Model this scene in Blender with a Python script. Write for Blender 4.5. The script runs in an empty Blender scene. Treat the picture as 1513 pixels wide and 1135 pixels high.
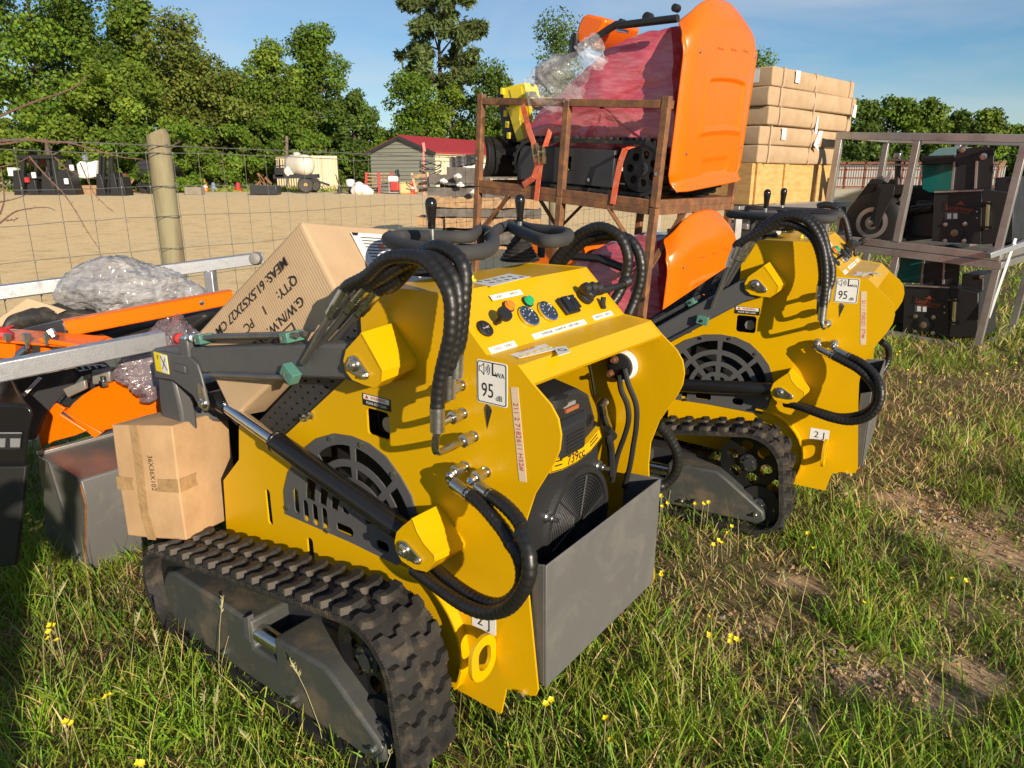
import bpy, bmesh, math, random
import numpy as np
from mathutils import Vector, Matrix, noise
from mathutils.geometry import tessellate_polygon, convex_hull_2d
S = bpy.context.scene
COL = S.collection
R = random.Random(7)

# ------------------------------------------------------------------ camera
CF, CX, CY, HOR, CH = 1049.0, 756.5, 567.5, 262.0, 1.55
TH = math.atan((CY - HOR) / CF)
cam_d = bpy.data.cameras.new('camera')
cam_d.sensor_width = 36.0
cam_d.lens = CF / 1513.0 * 36.0
cam_d.clip_start = 0.05
cam_d.clip_end = 3000
cam = bpy.data.objects.new('camera', cam_d)
cam.location = (0, 0, CH)
cam.rotation_euler = (math.pi / 2 - TH, 0, 0)
COL.objects.link(cam)
S.camera = cam

# ------------------------------------------------------------------ sky, sun, exposure
SUN = Vector((0.471, -0.845, 0.312)).normalized()
SUN_EL = math.asin(SUN.z)
SUN_AZ = math.atan2(SUN.x, SUN.y)
W = bpy.data.worlds.new('World')
S.world = W
W.use_nodes = True
nt = W.node_tree
nt.nodes.clear()
out = nt.nodes.new('ShaderNodeOutputWorld')
bg = nt.nodes.new('ShaderNodeBackground')
sky = nt.nodes.new('ShaderNodeTexSky')
sky.sky_type = 'NISHITA'
sky.sun_disc = False
sky.sun_elevation = SUN_EL
sky.sun_rotation = SUN_AZ
sky.air_density = 1.0
sky.dust_density = 0.15
sky.ozone_density = 3.5
bg.inputs['Strength'].default_value = 0.085
hs = nt.nodes.new('ShaderNodeHueSaturation')
hs.inputs['Saturation'].default_value = 1.18
# thin high cirrus, blended over the sky by direction
tc = nt.nodes.new('ShaderNodeTexCoord')
mp = nt.nodes.new('ShaderNodeMapping')
mp.inputs['Scale'].default_value = (1.3, 1.3, 7.0)
mp.inputs['Location'].default_value = (0.35, 0.1, 0.2)
nz = nt.nodes.new('ShaderNodeTexNoise')
nz.inputs['Scale'].default_value = 1.7
nz.inputs['Detail'].default_value = 6
nz.inputs['Roughness'].default_value = 0.55
nz.inputs['Distortion'].default_value = 0.5
rp = nt.nodes.new('ShaderNodeValToRGB')
rp.color_ramp.elements[0].position = 0.36
rp.color_ramp.elements[1].position = 0.80
rp.color_ramp.elements[1].color = (0.62, 0.62, 0.62, 1)
mx = nt.nodes.new('ShaderNodeMix')
mx.data_type = 'RGBA'
mx.inputs['B'].default_value = (6.0, 6.2, 6.6, 1)
nt.links.new(tc.outputs['Generated'], mp.inputs['Vector'])
nt.links.new(mp.outputs['Vector'], nz.inputs['Vector'])
nt.links.new(nz.outputs['Fac'], rp.inputs['Fac'])
nt.links.new(rp.outputs['Color'], mx.inputs['Factor'])
nt.links.new(sky.outputs['Color'], hs.inputs['Color'])
nt.links.new(hs.outputs['Color'], mx.inputs['A'])
nt.links.new(mx.outputs['Result'], bg.inputs['Color'])
nt.links.new(bg.outputs['Background'], out.inputs['Surface'])
sl = bpy.data.lights.new('sun', 'SUN')
sl.energy = 5.0
sl.angle = math.radians(0.53)
sl.color = (1.0, 0.85, 0.66)
sun = bpy.data.objects.new('sun', sl)
sun.rotation_euler = SUN.to_track_quat('Z', 'Y').to_euler()
sun.location = SUN * 50
COL.objects.link(sun)
S.view_settings.view_transform = 'Standard'
S.view_settings.look = 'None'
S.view_settings.exposure = 0.42
S.view_settings.gamma = 1.0
S.view_settings.use_curve_mapping = False
S.render.engine = 'CYCLES'
S.cycles.use_denoising = True
S.cycles.max_bounces = 8
S.cycles.transparent_max_bounces = 12

# ------------------------------------------------------------------ points on rays of the photograph, at known depth
def ray(x, y):
    u = (x - CX) / CF
    v = (CY - y) / CF
    return Vector((u, math.cos(TH) + math.sin(TH) * v, math.cos(TH) * v - math.sin(TH)))
CAM = Vector((0, 0, CH))
def at_y(x, y, Y):
    r = ray(x, y)
    return CAM + r * (Y / r.y)
def at_z(x, y, z):
    r = ray(x, y)
    return CAM + r * ((z - CH) / r.z)
def at_plane(x, y, p, n):
    r = ray(x, y)
    return CAM + r * ((Vector(p) - CAM).dot(n) / r.dot(n))
FW = Vector((-0.7965, 0.6046, 0))
LT = Vector((0.6046, 0.7965, 0))
def m_b(x, y, b):
    p = at_plane(x, y, LT * b, LT)
    return (p.dot(FW), b, p.z)
def m_a(x, y, a):
    p = at_plane(x, y, FW * a, FW)
    return (a, p.dot(LT), p.z)
def m_z(x, y, z):
    p = at_z(x, y, z)
    return (p.dot(FW), p.dot(LT), z)
def m_p(x, y, p0, n):
    P = FW * p0[0] + LT * p0[1] + Vector((0, 0, p0[2]))
    N = FW * n[0] + LT * n[1] + Vector((0, 0, n[2]))
    p = at_plane(x, y, P, N)
    return (p.dot(FW), p.dot(LT), p.z)
def zoom(ox, oy, s):
    return lambda x, y: (ox + x * s, oy + y * s)
Z1 = zoom(180, 280, .33047); Z2 = zoom(600, 300, .29081); Z3 = zoom(580, 600, .29081)
Z4 = zoom(180, 560, .33047); Z5 = zoom(180, 760, .33047); Z6 = zoom(930, 280, .2776); Z7 = zoom(930, 480, .2776)
H1 = zoom(480, 320, .18506); E2 = zoom(740, 480, .18506); F3 = zoom(600, 600, .16162); T4 = zoom(640, 860, .18504)

# ------------------------------------------------------------------ materials
MATS = {}
def mat(name, col, rough=.5, metal=0., vary=.12, scale=6., bump=0., bscale=60., coat=0., col2=None, lo=.4, hi=.65,
        detail=5, spec=.5, stretch=None, trans=0., alpha=1., emit=0., rvar=.0, vcol=False):
    if name in MATS: return MATS[name]
    m = bpy.data.materials.new(name)
    m.use_nodes = True
    n = m.node_tree
    p = n.nodes['Principled BSDF']
    p.inputs['Roughness'].default_value = rough
    p.inputs['Metallic'].default_value = metal
    p.inputs['Specular IOR Level'].default_value = spec
    p.inputs['Coat Weight'].default_value = coat
    p.inputs['Coat Roughness'].default_value = .12
    p.inputs['Transmission Weight'].default_value = trans
    p.inputs['Alpha'].default_value = alpha
    if emit:
        p.inputs['Emission Color'].default_value = (*col, 1)
        p.inputs['Emission Strength'].default_value = emit
    if col2 is None:
        col2 = tuple(max(0, c * (1 - vary)) for c in col)
        lo, hi = .3, .7
    t = n.nodes.new('ShaderNodeTexCoord')
    mpn = n.nodes.new('ShaderNodeMapping')
    if stretch: mpn.inputs['Scale'].default_value = stretch
    n.links.new(t.outputs['Object'], mpn.inputs['Vector'])
    a = n.nodes.new('ShaderNodeTexNoise')
    a.inputs['Scale'].default_value = scale
    a.inputs['Detail'].default_value = detail
    a.inputs['Roughness'].default_value = .62
    n.links.new(mpn.outputs['Vector'], a.inputs['Vector'])
    r = n.nodes.new('ShaderNodeValToRGB')
    r.color_ramp.elements[0].position = lo
    r.color_ramp.elements[1].position = hi
    r.color_ramp.elements[0].color = (*col, 1)
    r.color_ramp.elements[1].color = (*col2, 1)
    n.links.new(a.outputs['Fac'], r.inputs['Fac'])
    src = r.outputs['Color']
    if vcol:
        at = n.nodes.new('ShaderNodeAttribute')
        at.attribute_name = 'tint'
        mm = n.nodes.new('ShaderNodeMix')
        mm.data_type = 'RGBA'
        mm.blend_type = 'MULTIPLY'
        mm.inputs['Factor'].default_value = 1
        n.links.new(src, mm.inputs['A'])
        n.links.new(at.outputs['Color'], mm.inputs['B'])
        src = mm.outputs['Result']
    n.links.new(src, p.inputs['Base Color'])
    if rvar:
        mr = n.nodes.new('ShaderNodeMapRange')
        mr.inputs['From Min'].default_value = .3
        mr.inputs['From Max'].default_value = .7
        mr.inputs['To Min'].default_value = max(.02, rough - rvar)
        mr.inputs['To Max'].default_value = min(1, rough + rvar)
        n.links.new(a.outputs['Fac'], mr.inputs['Value'])
        n.links.new(mr.outputs['Result'], p.inputs['Roughness'])
    if bump:
        b = n.nodes.new('ShaderNodeTexNoise')
        b.inputs['Scale'].default_value = bscale
        b.inputs['Detail'].default_value = 4
        n.links.new(mpn.outputs['Vector'], b.inputs['Vector'])
        bn = n.nodes.new('ShaderNodeBump')
        bn.inputs['Strength'].default_value = bump
        bn.inputs['Distance'].default_value = .01
        n.links.new(b.outputs['Fac'], bn.inputs['Height'])
        n.links.new(bn.outputs['Normal'], p.inputs['Normal'])
    MATS[name] = m
    return m
YEL = mat('yellow_paint', (.67, .385, .0004), .34, vary=.06, scale=5, bump=.05, bscale=120, coat=.10, rvar=.07, spec=.35)
def smudge(m, col, scale, lo, hi, amt):
    """handling dirt with a shape of its own over a paint"""
    n = m.node_tree; p = n.nodes['Principled BSDF']; src = p.inputs['Base Color'].links[0].from_socket
    t = n.nodes.new('ShaderNodeTexCoord'); a = n.nodes.new('ShaderNodeTexNoise'); a.inputs['Scale'].default_value = scale; a.inputs['Detail'].default_value = 9; a.inputs['Roughness'].default_value = .72; a.inputs['Distortion'].default_value = .8
    n.links.new(t.outputs['Object'], a.inputs['Vector'])
    r = n.nodes.new('ShaderNodeMapRange'); r.inputs['From Min'].default_value = lo; r.inputs['From Max'].default_value = hi; r.inputs['To Max'].default_value = amt; n.links.new(a.outputs['Fac'], r.inputs['Value'])
    x = n.nodes.new('ShaderNodeMix'); x.data_type = 'RGBA'; x.inputs['B'].default_value = (*col, 1); n.links.new(r.outputs['Result'], x.inputs['Factor']); n.links.new(src, x.inputs['A']); n.links.new(x.outputs['Result'], p.inputs['Base Color'])
smudge(YEL, (.40, .27, .08), 3.2, .58, .80, .22); smudge(YEL, (.12, .09, .05), 42, .70, .80, .35)
GRY = mat('grey_paint', (.092, .094, .098), .42, vary=.2, scale=5, bump=.06, bscale=90, rvar=.1)
DGR = mat('dark_grey_paint', (.035, .036, .042), .4, vary=.25, scale=5, bump=.05, rvar=.1)
BLK = mat('black_plastic', (.018, .018, .019), .5, vary=.3, scale=9, bump=.04, rvar=.12)
BLKG = mat('gloss_black_paint', (.012, .012, .013), .22, vary=.3, scale=5, rvar=.08)
HOS = mat('hose_wrap', (.015, .0145, .014), .44, vary=.4, scale=30, bump=.1, rvar=.1)
FOAM = mat('foam_grip', (.045, .045, .046), .85, vary=.2, scale=12, bump=.15, bscale=300)
RUB = mat('rubber', (.022, .0215, .021), .6, col2=(.105, .082, .056), lo=.52, hi=.76, scale=14, bump=.15, bscale=90, rvar=.12)
ZNC = mat('zinc_plate', (.60, .61, .60), .3, metal=1., vary=.25, scale=30, bump=.03, rvar=.1)
STL = mat('bright_steel', (.55, .56, .57), .22, metal=1., vary=.2, scale=20, stretch=(1, 1, 1), rvar=.08)
TUBE = mat('painted_tube', (.20, .195, .18), .32, metal=.7, vary=.3, scale=14, rvar=.1)
CHR = mat('chrome', (.75, .75, .77), .12, metal=1., vary=.08)
DFRM = mat('dusty_frame_paint', (.052, .056, .054), .5, col2=(.15, .115, .075), scale=7, lo=.5, hi=.75, bump=.08, bscale=90, rvar=.1)
RPL = mat('sunlit_grey_paint', (.125, .126, .124), .42, vary=.08, scale=3, bump=.05, bscale=90, rvar=.06)  # lighter copy of the grey paint, for plate and bucket faces in sun
smudge(RPL, (.24, .22, .19), 5, .52, .75, .5); smudge(RPL, (.05, .05, .05), 60, .70, .78, .5)
GALV = mat('galvanised_steel', (.54, .56, .60), .42, metal=.7, col2=(.30, .31, .33), scale=22, lo=.35, hi=.7, bump=.08, bscale=200, rvar=.15, stretch=(1, 1, 1))
GRNB = mat('green_clamp', (.10, .27, .22), .4, vary=.2, trans=.2)
COP = mat('copper_lug', (.32, .15, .08), .5, metal=.6)
WHT = mat('white_sticker', (.78, .78, .75), .4, vary=.08, scale=12)
INK = mat('black_ink', (.012, .012, .012), .6)
RED = mat('red_ink', (.55, .03, .03), .6)
TAPE = mat('masking_tape', (.70, .56, .40), .7, vary=.12, scale=60, stretch=(1, 1, 6))
ORL = mat('amber_lens', (.85, .22, .01), .2, coat=.5)
GRL = mat('green_lens', (.01, .42, .16), .2, coat=.5)
GLS = mat('gauge_face', (.02, .028, .05), .08, coat=1.)
ORG = mat('orange_paint', (.86, .150, .0008), .28, vary=.05, scale=4, coat=.15, rvar=.05, bump=.03, bscale=60)
ENG = mat('engine_plastic', (.021, .021, .022), .48, vary=.2, scale=20, bump=.12, bscale=300, rvar=.1)
CARD = mat('cardboard', (.49, .315, .165), .8, col2=(.40, .25, .125), scale=9, lo=.35, hi=.7, bump=.1, bscale=40, stretch=(1, 1, 1))
CARD2 = mat('pale_cardboard', (.62, .44, .28), .8, col2=(.52, .36, .22), scale=5, lo=.35, hi=.7, bump=.08, bscale=30)
PTAPE = mat('packing_tape', (.42, .27, .13), .22, vary=.3, scale=25, bump=.3, bscale=60)
RUST = mat('rusty_steel', (.165, .082, .045), .7, metal=.15, col2=(.34, .15, .055), scale=14, lo=.42, hi=.72, bump=.3, bscale=70)
YPL = mat('yellow_plastic', (.85, .66, .01), .35, vary=.08, coat=.3)
TYRE = mat('black_tyre', (.013, .013, .013), .6, vary=.3, scale=20, bump=.1)
SCARD = mat('stack_card', (.47, .335, .205), .8, col2=(.39, .27, .155), scale=6, lo=.35, hi=.7, bump=.12, bscale=25)
REDW = mat('red_wrap', (.56, .075, .115), .25, col2=(.66, .23, .27), scale=4, lo=.42, hi=.72, bump=.55, bscale=9, coat=.8, stretch=(1, 6, 6))
CLR = mat('clear_film', (.82, .84, .88), .12, vary=.05, alpha=.16, bump=.9, bscale=26, coat=.8)
GFILM = mat('grey_film', (.34, .34, .355), .16, col2=(.62, .62, .62), scale=14, lo=.45, hi=.75, bump=1., bscale=46, coat=1., alpha=.6, stretch=(1, 1, 3))
STRP = mat('orange_strap', (.80, .12, .03), .7, col2=(.78, .25, .16), scale=20, lo=.4, hi=.7, bump=.2, bscale=200)
LUM = mat('weathered_timber', (.20, .165, .13), .9, col2=(.10, .083, .07), scale=9, bump=.4, bscale=50, stretch=(1, 1, 1))
LUM2 = mat('split_timber', (.42, .27, .14), .9, col2=(.24, .15, .08), scale=12, lo=.35, hi=.7, bump=.4, bscale=50)
POST = mat('treated_post', (.26, .235, .135), .85, col2=(.17, .115, .065), scale=7, lo=.45, hi=.62, bump=.4, bscale=30, stretch=(1, 1, .16))
WIRE = mat('fence_wire', (.22, .215, .19), .5, metal=.4, vary=.3)
PLY = mat('plywood', (.62, .38, .14), .7, col2=(.50, .28, .09), scale=6, bump=.1, stretch=(1, 1, 5))
STG = mat('mill_steel', (.40, .385, .37), .36, metal=.6, col2=(.24, .15, .135), scale=3, lo=.5, hi=.75, bump=.08, rvar=.12)
GRN = mat('teal_paint', (.005, .16, .145), .3, vary=.1, coat=.4)
LBL = mat('paper_label', (.74, .74, .72), .6, vary=.1)
TWIG = mat('twig_bark', (.20, .11, .08), .85, vary=.4, scale=40)
DCA = mat('dull_alloy', (.40, .38, .34), .5, metal=.6, vary=.3, scale=20)

# ------------------------------------------------------------------ mesh builder
WM = {}
def rotv(ax, ang): return Matrix.Rotation(ang, 3, ax)
class MB:
    def __init__(s, f=None):
        s.v = []; s.f = []; s.m = []; s.mi = 0; s.tf = f
    def add(s, vs, fs):
        o = len(s.v)
        for p in vs:
            s.v.append(Vector(s.tf(*p)) if s.tf else Vector(p))
        for q in fs:
            s.f.append([i + o for i in q]); s.m.append(s.mi)
        return s
    def ext(s, pts, vec):
        n = len(pts); vec = Vector(vec)
        a = [Vector(p) for p in pts]; b = [p + vec for p in a]
        return s.add(a + b, [list(range(n))[::-1], [n + i for i in range(n)]] + [[i, (i + 1) % n, n + (i + 1) % n, n + i] for i in range(n)])
    def box(s, c, d, M=None):
        c = Vector(c); vs = []
        for i in (-.5, .5):
            for j in (-.5, .5):
                for k in (-.5, .5):
                    q = Vector((i * d[0], j * d[1], k * d[2]))
                    vs.append(c + (M @ q if M else q))
        return s.add(vs, [(0, 1, 3, 2), (4, 6, 7, 5), (0, 4, 5, 1), (2, 3, 7, 6), (0, 2, 6, 4), (1, 5, 7, 3)])
    def bar(s, p, q, w, h, up=(0, 0, 1)):
        p = Vector(p); q = Vector(q); d = (q - p).normalized()
        u = Vector(up); x = d.cross(u)
        if x.length < 1e-4: x = d.cross(Vector((1, 0, 0)))
        x.normalize(); y = x.cross(d).normalized()
        vs = []
        for e in (p, q):
            for i, j in ((-1, -1), (1, -1), (1, 1), (-1, 1)):
                vs.append(e + x * (i * w / 2) + y * (j * h / 2))
        return s.add(vs, [(3, 2, 1, 0), (4, 5, 6, 7)] + [(i, (i + 1) % 4, 4 + (i + 1) % 4, 4 + i) for i in range(4)])
    def tube(s, pts, r, n=10, closed=False, caps=True):
        P = [Vector(p) for p in pts]; m = len(P)
        if not hasattr(r, '__len__'): r = [r] * m
        ref = None; vs = []
        for i in range(m):
            if closed: d = P[(i + 1) % m] - P[i - 1]
            else: d = P[min(i + 1, m - 1)] - P[max(i - 1, 0)]
            if d.length < 1e-9: d = Vector((0, 0, 1))
            d.normalize()
            if ref is None:
                ref = d.orthogonal().normalized()
            ref = (ref - d * ref.dot(d))
            if ref.length < 1e-6: ref = d.orthogonal()
            ref.normalize(); b = d.cross(ref)
            for k in range(n):
                t = 2 * math.pi * k / n
                vs.append(P[i] + (ref * math.cos(t) + b * math.sin(t)) * r[i])
        fs = []
        for i in range(m if closed else m - 1):
            j = (i + 1) % m
            for k in range(n):
                fs.append((i * n + k, i * n + (k + 1) % n, j * n + (k + 1) % n, j * n + k))
        if caps and not closed:
            fs.append(list(range(n))[::-1]); fs.append([(m - 1) * n + k for k in range(n)])
        return s.add(vs, fs)
    def lathe(s, c, ax, prof, n=20):
        c = Vector(c); ax = Vector(ax).normalized()
        return s.tube2([c + ax * h for r, h in prof], [r for r, h in prof], ax, n)
    def tube2(s, P, rr, ax, n):
        x = ax.orthogonal().normalized(); y = ax.cross(x); vs = []
        for p, r in zip(P, rr):
            for k in range(n):
                t = 2 * math.pi * k / n
                vs.append(p + (x * math.cos(t) + y * math.sin(t)) * max(r, 1e-5))
        m = len(P)
        fs = [(i * n + k, i * n + (k + 1) % n, (i + 1) * n + (k + 1) % n, (i + 1) * n + k) for i in range(m - 1) for k in range(n)]
        fs += [list(range(n))[::-1], [(m - 1) * n + k for k in range(n)]]
        return s.add(vs, fs)
    def cyl(s, p, q, r, n=16):
        return s.tube([p, q], r, n)
    def plate(s, outer, holes, vec):
        """outer / holes: lists of 3D points in one plane; vec: thickness"""
        loops = [[Vector(p) for p in outer]] + [[Vector(p) for p in h] for h in holes]
        tri = tessellate_polygon(loops)
        flat = [p for l in loops for p in l]; n = len(flat); vec = Vector(vec)
        fs = [list(t) for t in tri] + [[i + n for i in t][::-1] for t in tri]
        o = 0
        for l in loops:
            k = len(l)
            fs += [[o + i, o + (i + 1) % k, n + o + (i + 1) % k, n + o + i] for i in range(k)]
            o += k
        return s.add(flat + [p + vec for p in flat], fs)
    def grid(s, P, nu, nv, thick=None):
        s.add(P, [(i * nv + j, i * nv + j + 1, (i + 1) * nv + j + 1, (i + 1) * nv + j) for i in range(nu - 1) for j in range(nv - 1)])
        return s
    def mesh(s, name, mats, smooth=35, inv=None, fix=True):
        me = bpy.data.meshes.new(name)
        vs = [inv @ p for p in s.v] if inv is not None else s.v
        me.from_pydata([tuple(p) for p in vs], [], s.f)
        for mm in (mats if isinstance(mats, (list, tuple)) else [mats]): me.materials.append(mm)
        if any(s.m): me.polygons.foreach_set('material_index', s.m)
        if fix:
            bm = bmesh.new(); bm.from_mesh(me)
            bmesh.ops.recalc_face_normals(bm, faces=bm.faces)
            bm.to_mesh(me); bm.free()
        if smooth:
            me.polygons.foreach_set('use_smooth', [True] * len(me.polygons))
            me.set_sharp_from_angle(angle=math.radians(smooth))
        me.update()
        return me
    def build(s, name, mats, parent=None, local=False, smooth=35, bevel=0, solid=0, fix=True, label=None, origin=None):
        inv = None
        if parent is not None and not local: inv = WM[parent.name].inverted()
        if origin is not None:
            t = Matrix.Translation(-Vector(origin))
            inv = t @ inv if inv is not None else t
        me = s.mesh(name, mats, smooth, inv, fix)
        o = bpy.data.objects.new(name, me)
        COL.objects.link(o)
        WM[o.name] = Matrix.Identity(4)
        if parent is not None:
            o.parent = parent
            WM[o.name] = WM[parent.name].copy()
        if origin is not None: o.location = origin
        if solid:
            md = o.modifiers.new('thickness', 'SOLIDIFY'); md.thickness = solid; md.offset = 0
        if bevel:
            md = o.modifiers.new('edge', 'BEVEL'); md.width = bevel; md.segments = 2; md.limit_method = 'ANGLE'
            md.angle_limit = math.radians(40); md.harden_normals = False
        if label: o['label'] = label
        return o
def thing(name, label, cat, loc=(0, 0, 0), M=None, group=None):
    o = bpy.data.objects.new(name, None)
    o.empty_display_size = .1
    COL.objects.link(o)
    mw = M if M is not None else Matrix.Translation(Vector(loc))
    o.matrix_basis = mw
    WM[o.name] = mw.copy()
    o['label'] = label; o['category'] = cat
    if group: o['group'] = group
    return o
def tag(o, label, cat, group=None, kind=None):
    if label: o['label'] = label
    if cat: o['category'] = cat
    if group: o['group'] = group
    if kind: o['kind'] = kind
    return o
def copy_tree(o, parent=None):
    c = o.copy(); COL.objects.link(c); c.parent = parent
    WM[c.name] = WM.get(o.name, Matrix.Identity(4)).copy()
    for ch in list(o.children): copy_tree(ch, c)
    return c
FONTS = {}
def text_mesh(body, mats, thick=.0004, bold=0.):
    key = (body, mats.name, bold)
    if key in FONTS: return FONTS[key]
    cu = bpy.data.curves.new('lettering', 'FONT')
    cu.body = body; cu.size = 1; cu.align_x = 'CENTER'; cu.align_y = 'CENTER'; cu.resolution_u = 3; cu.offset = bold
    ob = bpy.data.objects.new('lettering', cu)
    COL.objects.link(ob)
    me = bpy.data.meshes.new_from_object(ob.evaluated_get(bpy.context.evaluated_depsgraph_get()))
    bpy.data.objects.remove(ob)
    me.name = 'lettering'
    me.materials.clear(); me.materials.append(mats)
    FONTS[key] = me
    return me
def text(body, c, xd, yd, size, mats, parent, local=False, squash=1., bold=0.):
    """letters centred on c, reading along xd, up along yd"""
    me = text_mesh(body, mats, bold=bold)
    o = bpy.data.objects.new('lettering', me)
    COL.objects.link(o)
    xd = Vector(xd).normalized(); yd = Vector(yd); yd = (yd - xd * yd.dot(xd)).normalized(); n = xd.cross(yd)
    M = Matrix((xd * size * squash, yd * size, n * size)).transposed().to_4x4()
    M.translation = Vector(c)
    if parent is not None:
        o.parent = parent
        if not local: M = WM[parent.name].inverted() @ M
    o.matrix_basis = M
    WM[o.name] = Matrix.Identity(4)
    return o
def smooth_path(pts, n=8, closed=False):
    P = [Vector(p) for p in pts]; m = len(P); o = []
    for i in range(m if closed else m - 1):
        if closed: a, b, c, d = P[i - 1], P[i], P[(i + 1) % m], P[(i + 2) % m]
        else: a, b, c, d = P[max(i - 1, 0)], P[i], P[i + 1], P[min(i + 2, m - 1)]
        for k in range(n):
            t = k / n
            o.append(.5 * ((2 * b) + (c - a) * t + (2 * a - 5 * b + 4 * c - d) * t * t + (3 * b - a - 3 * c + d) * t ** 3))
    if not closed: o.append(P[-1])
    return o
def resample(P, step, closed=False):
    P = [Vector(p) for p in P]
    if closed: P = P + [P[0]]
    L = [0]
    for i in range(1, len(P)): L.append(L[-1] + (P[i] - P[i - 1]).length)
    n = max(2, round(L[-1] / step)); o = []; j = 0
    for k in range(n if closed else n + 1):
        t = L[-1] * k / n
        while j < len(L) - 2 and L[j + 1] < t: j += 1
        w = (t - L[j]) / max(1e-9, L[j + 1] - L[j])
        o.append(P[j].lerp(P[j + 1], w))
    return o
def wrapped_hose(mb, pts, r, pitch=.017, n=10):
    P = resample(smooth_path(pts, 10), pitch / 4)
    rr = []
    for i in range(len(P)):
        t = (i % 4)
        rr.append(r * (1.03, 1.03, 1.01, .955)[t])
    mb.tube(P, rr, n)
def arc(c, r, a0, a1, n):
    return [(c[0] + r * math.cos(math.radians(a0 + (a1 - a0) * i / n)), c[1] + r * math.sin(math.radians(a0 + (a1 - a0) * i / n))) for i in range(n + 1)]
# ------------------------------------------------------------------ the compact tracked loaders
def A(a, b, z): return (1.5 - a, b - 1.5, z)
def AV(p): return Vector(A(*p))
def pose(O, F, L):
    M = Matrix(((-F.x, L.x, 0, 0), (-F.y, L.y, 0, 0), (0, 0, 1, 0), (0, 0, 0, 1)))
    M.translation = O + 1.5 * F + 1.5 * L
    return M
POSE1 = pose(Vector((0, 0, 0)), FW, LT)
_y2 = math.radians(31.0)
F2 = Vector((-math.cos(_y2), math.sin(_y2), 0)); L2 = Vector((math.sin(_y2), math.cos(_y2), 0))
O2 = Vector((1.1745, 3.025, 0)) - 1.2 * F2 - 1.2 * L2
POSE2 = pose(O2, F2, L2)
def n_b(x, y, b):
    p = at_plane(x, y, O2 + L2 * b, L2) - O2
    return (p.dot(F2), b, p.z)
B0, B1 = 1.2, 1.83          # near and far side plates
def az(pts, b): return [(a, b, z) for a, z in pts]
def rrect(ca, cz, w, h, r, n=4):
    o = []
    for sx, sz, a0 in ((1, 1, 0), (-1, 1, 90), (-1, -1, 180), (1, -1, 270)):
        o += arc((ca + sx * (w / 2 - r), cz + sz * (h / 2 - r)), r, a0, a0 + 90, n)
    return o
loader = thing('mini_loader', 'large yellow tracked mini loader with a tilted carton lying on its front', 'mini loader', M=POSE1, group='yellow tracked mini loaders')
LW = loader
OUT = [(2.185, .334), (2.164, .543), (2.05, .649), (2.027, .774), (1.80, .783), (1.764, .806), (1.478, 1.024), (1.402, 1.083), (1.400, 1.20),
       (1.388, 1.245), (1.365, 1.277), (1.33, 1.291), (1.115, 1.293), (.982, 1.166), (.895, 1.157), (.857, 1.122), (.808, 1.083), (.788, 1.055),
       (.780, 1.02), (.783, .985), (.797, .95), (.847, .864), (.871, .79), (.874, .72), (.866, .63), (.832, .345), (.838, .325), (.855, .317), (.93, .300), (.947, .214), (1.12, .214),
       (1.21, .30), (1.6, .32)]
GC = (1.462, .603)
GO = [(1.811, .524), (1.806, .607), (1.775, .676), (1.70, .765), (1.618, .824), (1.54, .856), (1.465, .865), (1.395, .860), (1.33, .838), (1.278, .795),
      (1.24, .75), (1.218, .69), (1.212, .62), (1.225, .56), (1.25, .52), (1.5, .528)]
hole_g = [(GC[0] + (a - GC[0]) * .88, GC[1] + .01 + (z - GC[1]) * .88) for a, z in GO]
hole_sq = rrect(1.356, .923, .086, .076, .012)
hole_sl = rrect(1.904, .519, .026, .128, .013)
hole_sl2 = rrect(1.70, .425, .03, .10, .013)
for b, sgn in ((B0, 1), (B1, 1)):
    mb = MB(A)
    mb.plate(az(OUT, b), [az(h, b) for h in ((hole_g, hole_sq, hole_sl, hole_sl2) if b == B0 else ((hole_g,)))], (0, 0, 0))
    mb = MB()
    mb.plate([A(*p) for p in az(OUT, b)], [[A(*p) for p in az(h, b)] for h in ((hole_g, hole_sq, hole_sl, hole_sl2) if b == B0 else (hole_g,))], (0, .006, 0))
    mb.build('side_panel', YEL, loader, local=True)
# the bent sheet over the top: cover top, console slope, shelf, lip
def bent(prof, b0, b1, t, name, m):
    mb = MB(A)
    n = len(prof)
    for i in range(n - 1):
        (a0, z0), (a1, z1) = prof[i], prof[i + 1]
        d = Vector((a1 - a0, z1 - z0)).normalized(); nn = Vector((d.y, -d.x)) * t
        if nn.y > 0: nn = -nn
        mb.add([(a0, b0, z0), (a1, b0, z1), (a1, b1, z1), (a0, b1, z0)], [(0, 1, 2, 3)])
    mb.add([], [])
    return mb.build(name, m, loader, local=True, solid=0)
mb = MB(A)
HOOD = [(1.398, 1.185), (1.386, 1.243), (1.363, 1.275), (1.33, 1.289), (1.115, 1.291), (.982, 1.164), (.895, 1.155), (.857, 1.120)]
inner = [(a + (.006 if i < 2 else 0) - (.012 if a > 1.35 else 0), z - .008) for i, (a, z) in enumerate(HOOD)]
mb.ext([(a, B0 + .007, z) for a, z in HOOD + inner[::-1]], (0, 0, 0)) if False else None
ring = [Vector(A(a, B0 + .0065, z)) for a, z in HOOD + [(a + .006, z - .009) for a, z in HOOD[::-1]]]
mb = MB(); mb.ext(ring, (0, B1 - B0 - .007, 0))
hood = mb.build('hood', YEL, loader, local=True, smooth=20)
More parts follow.
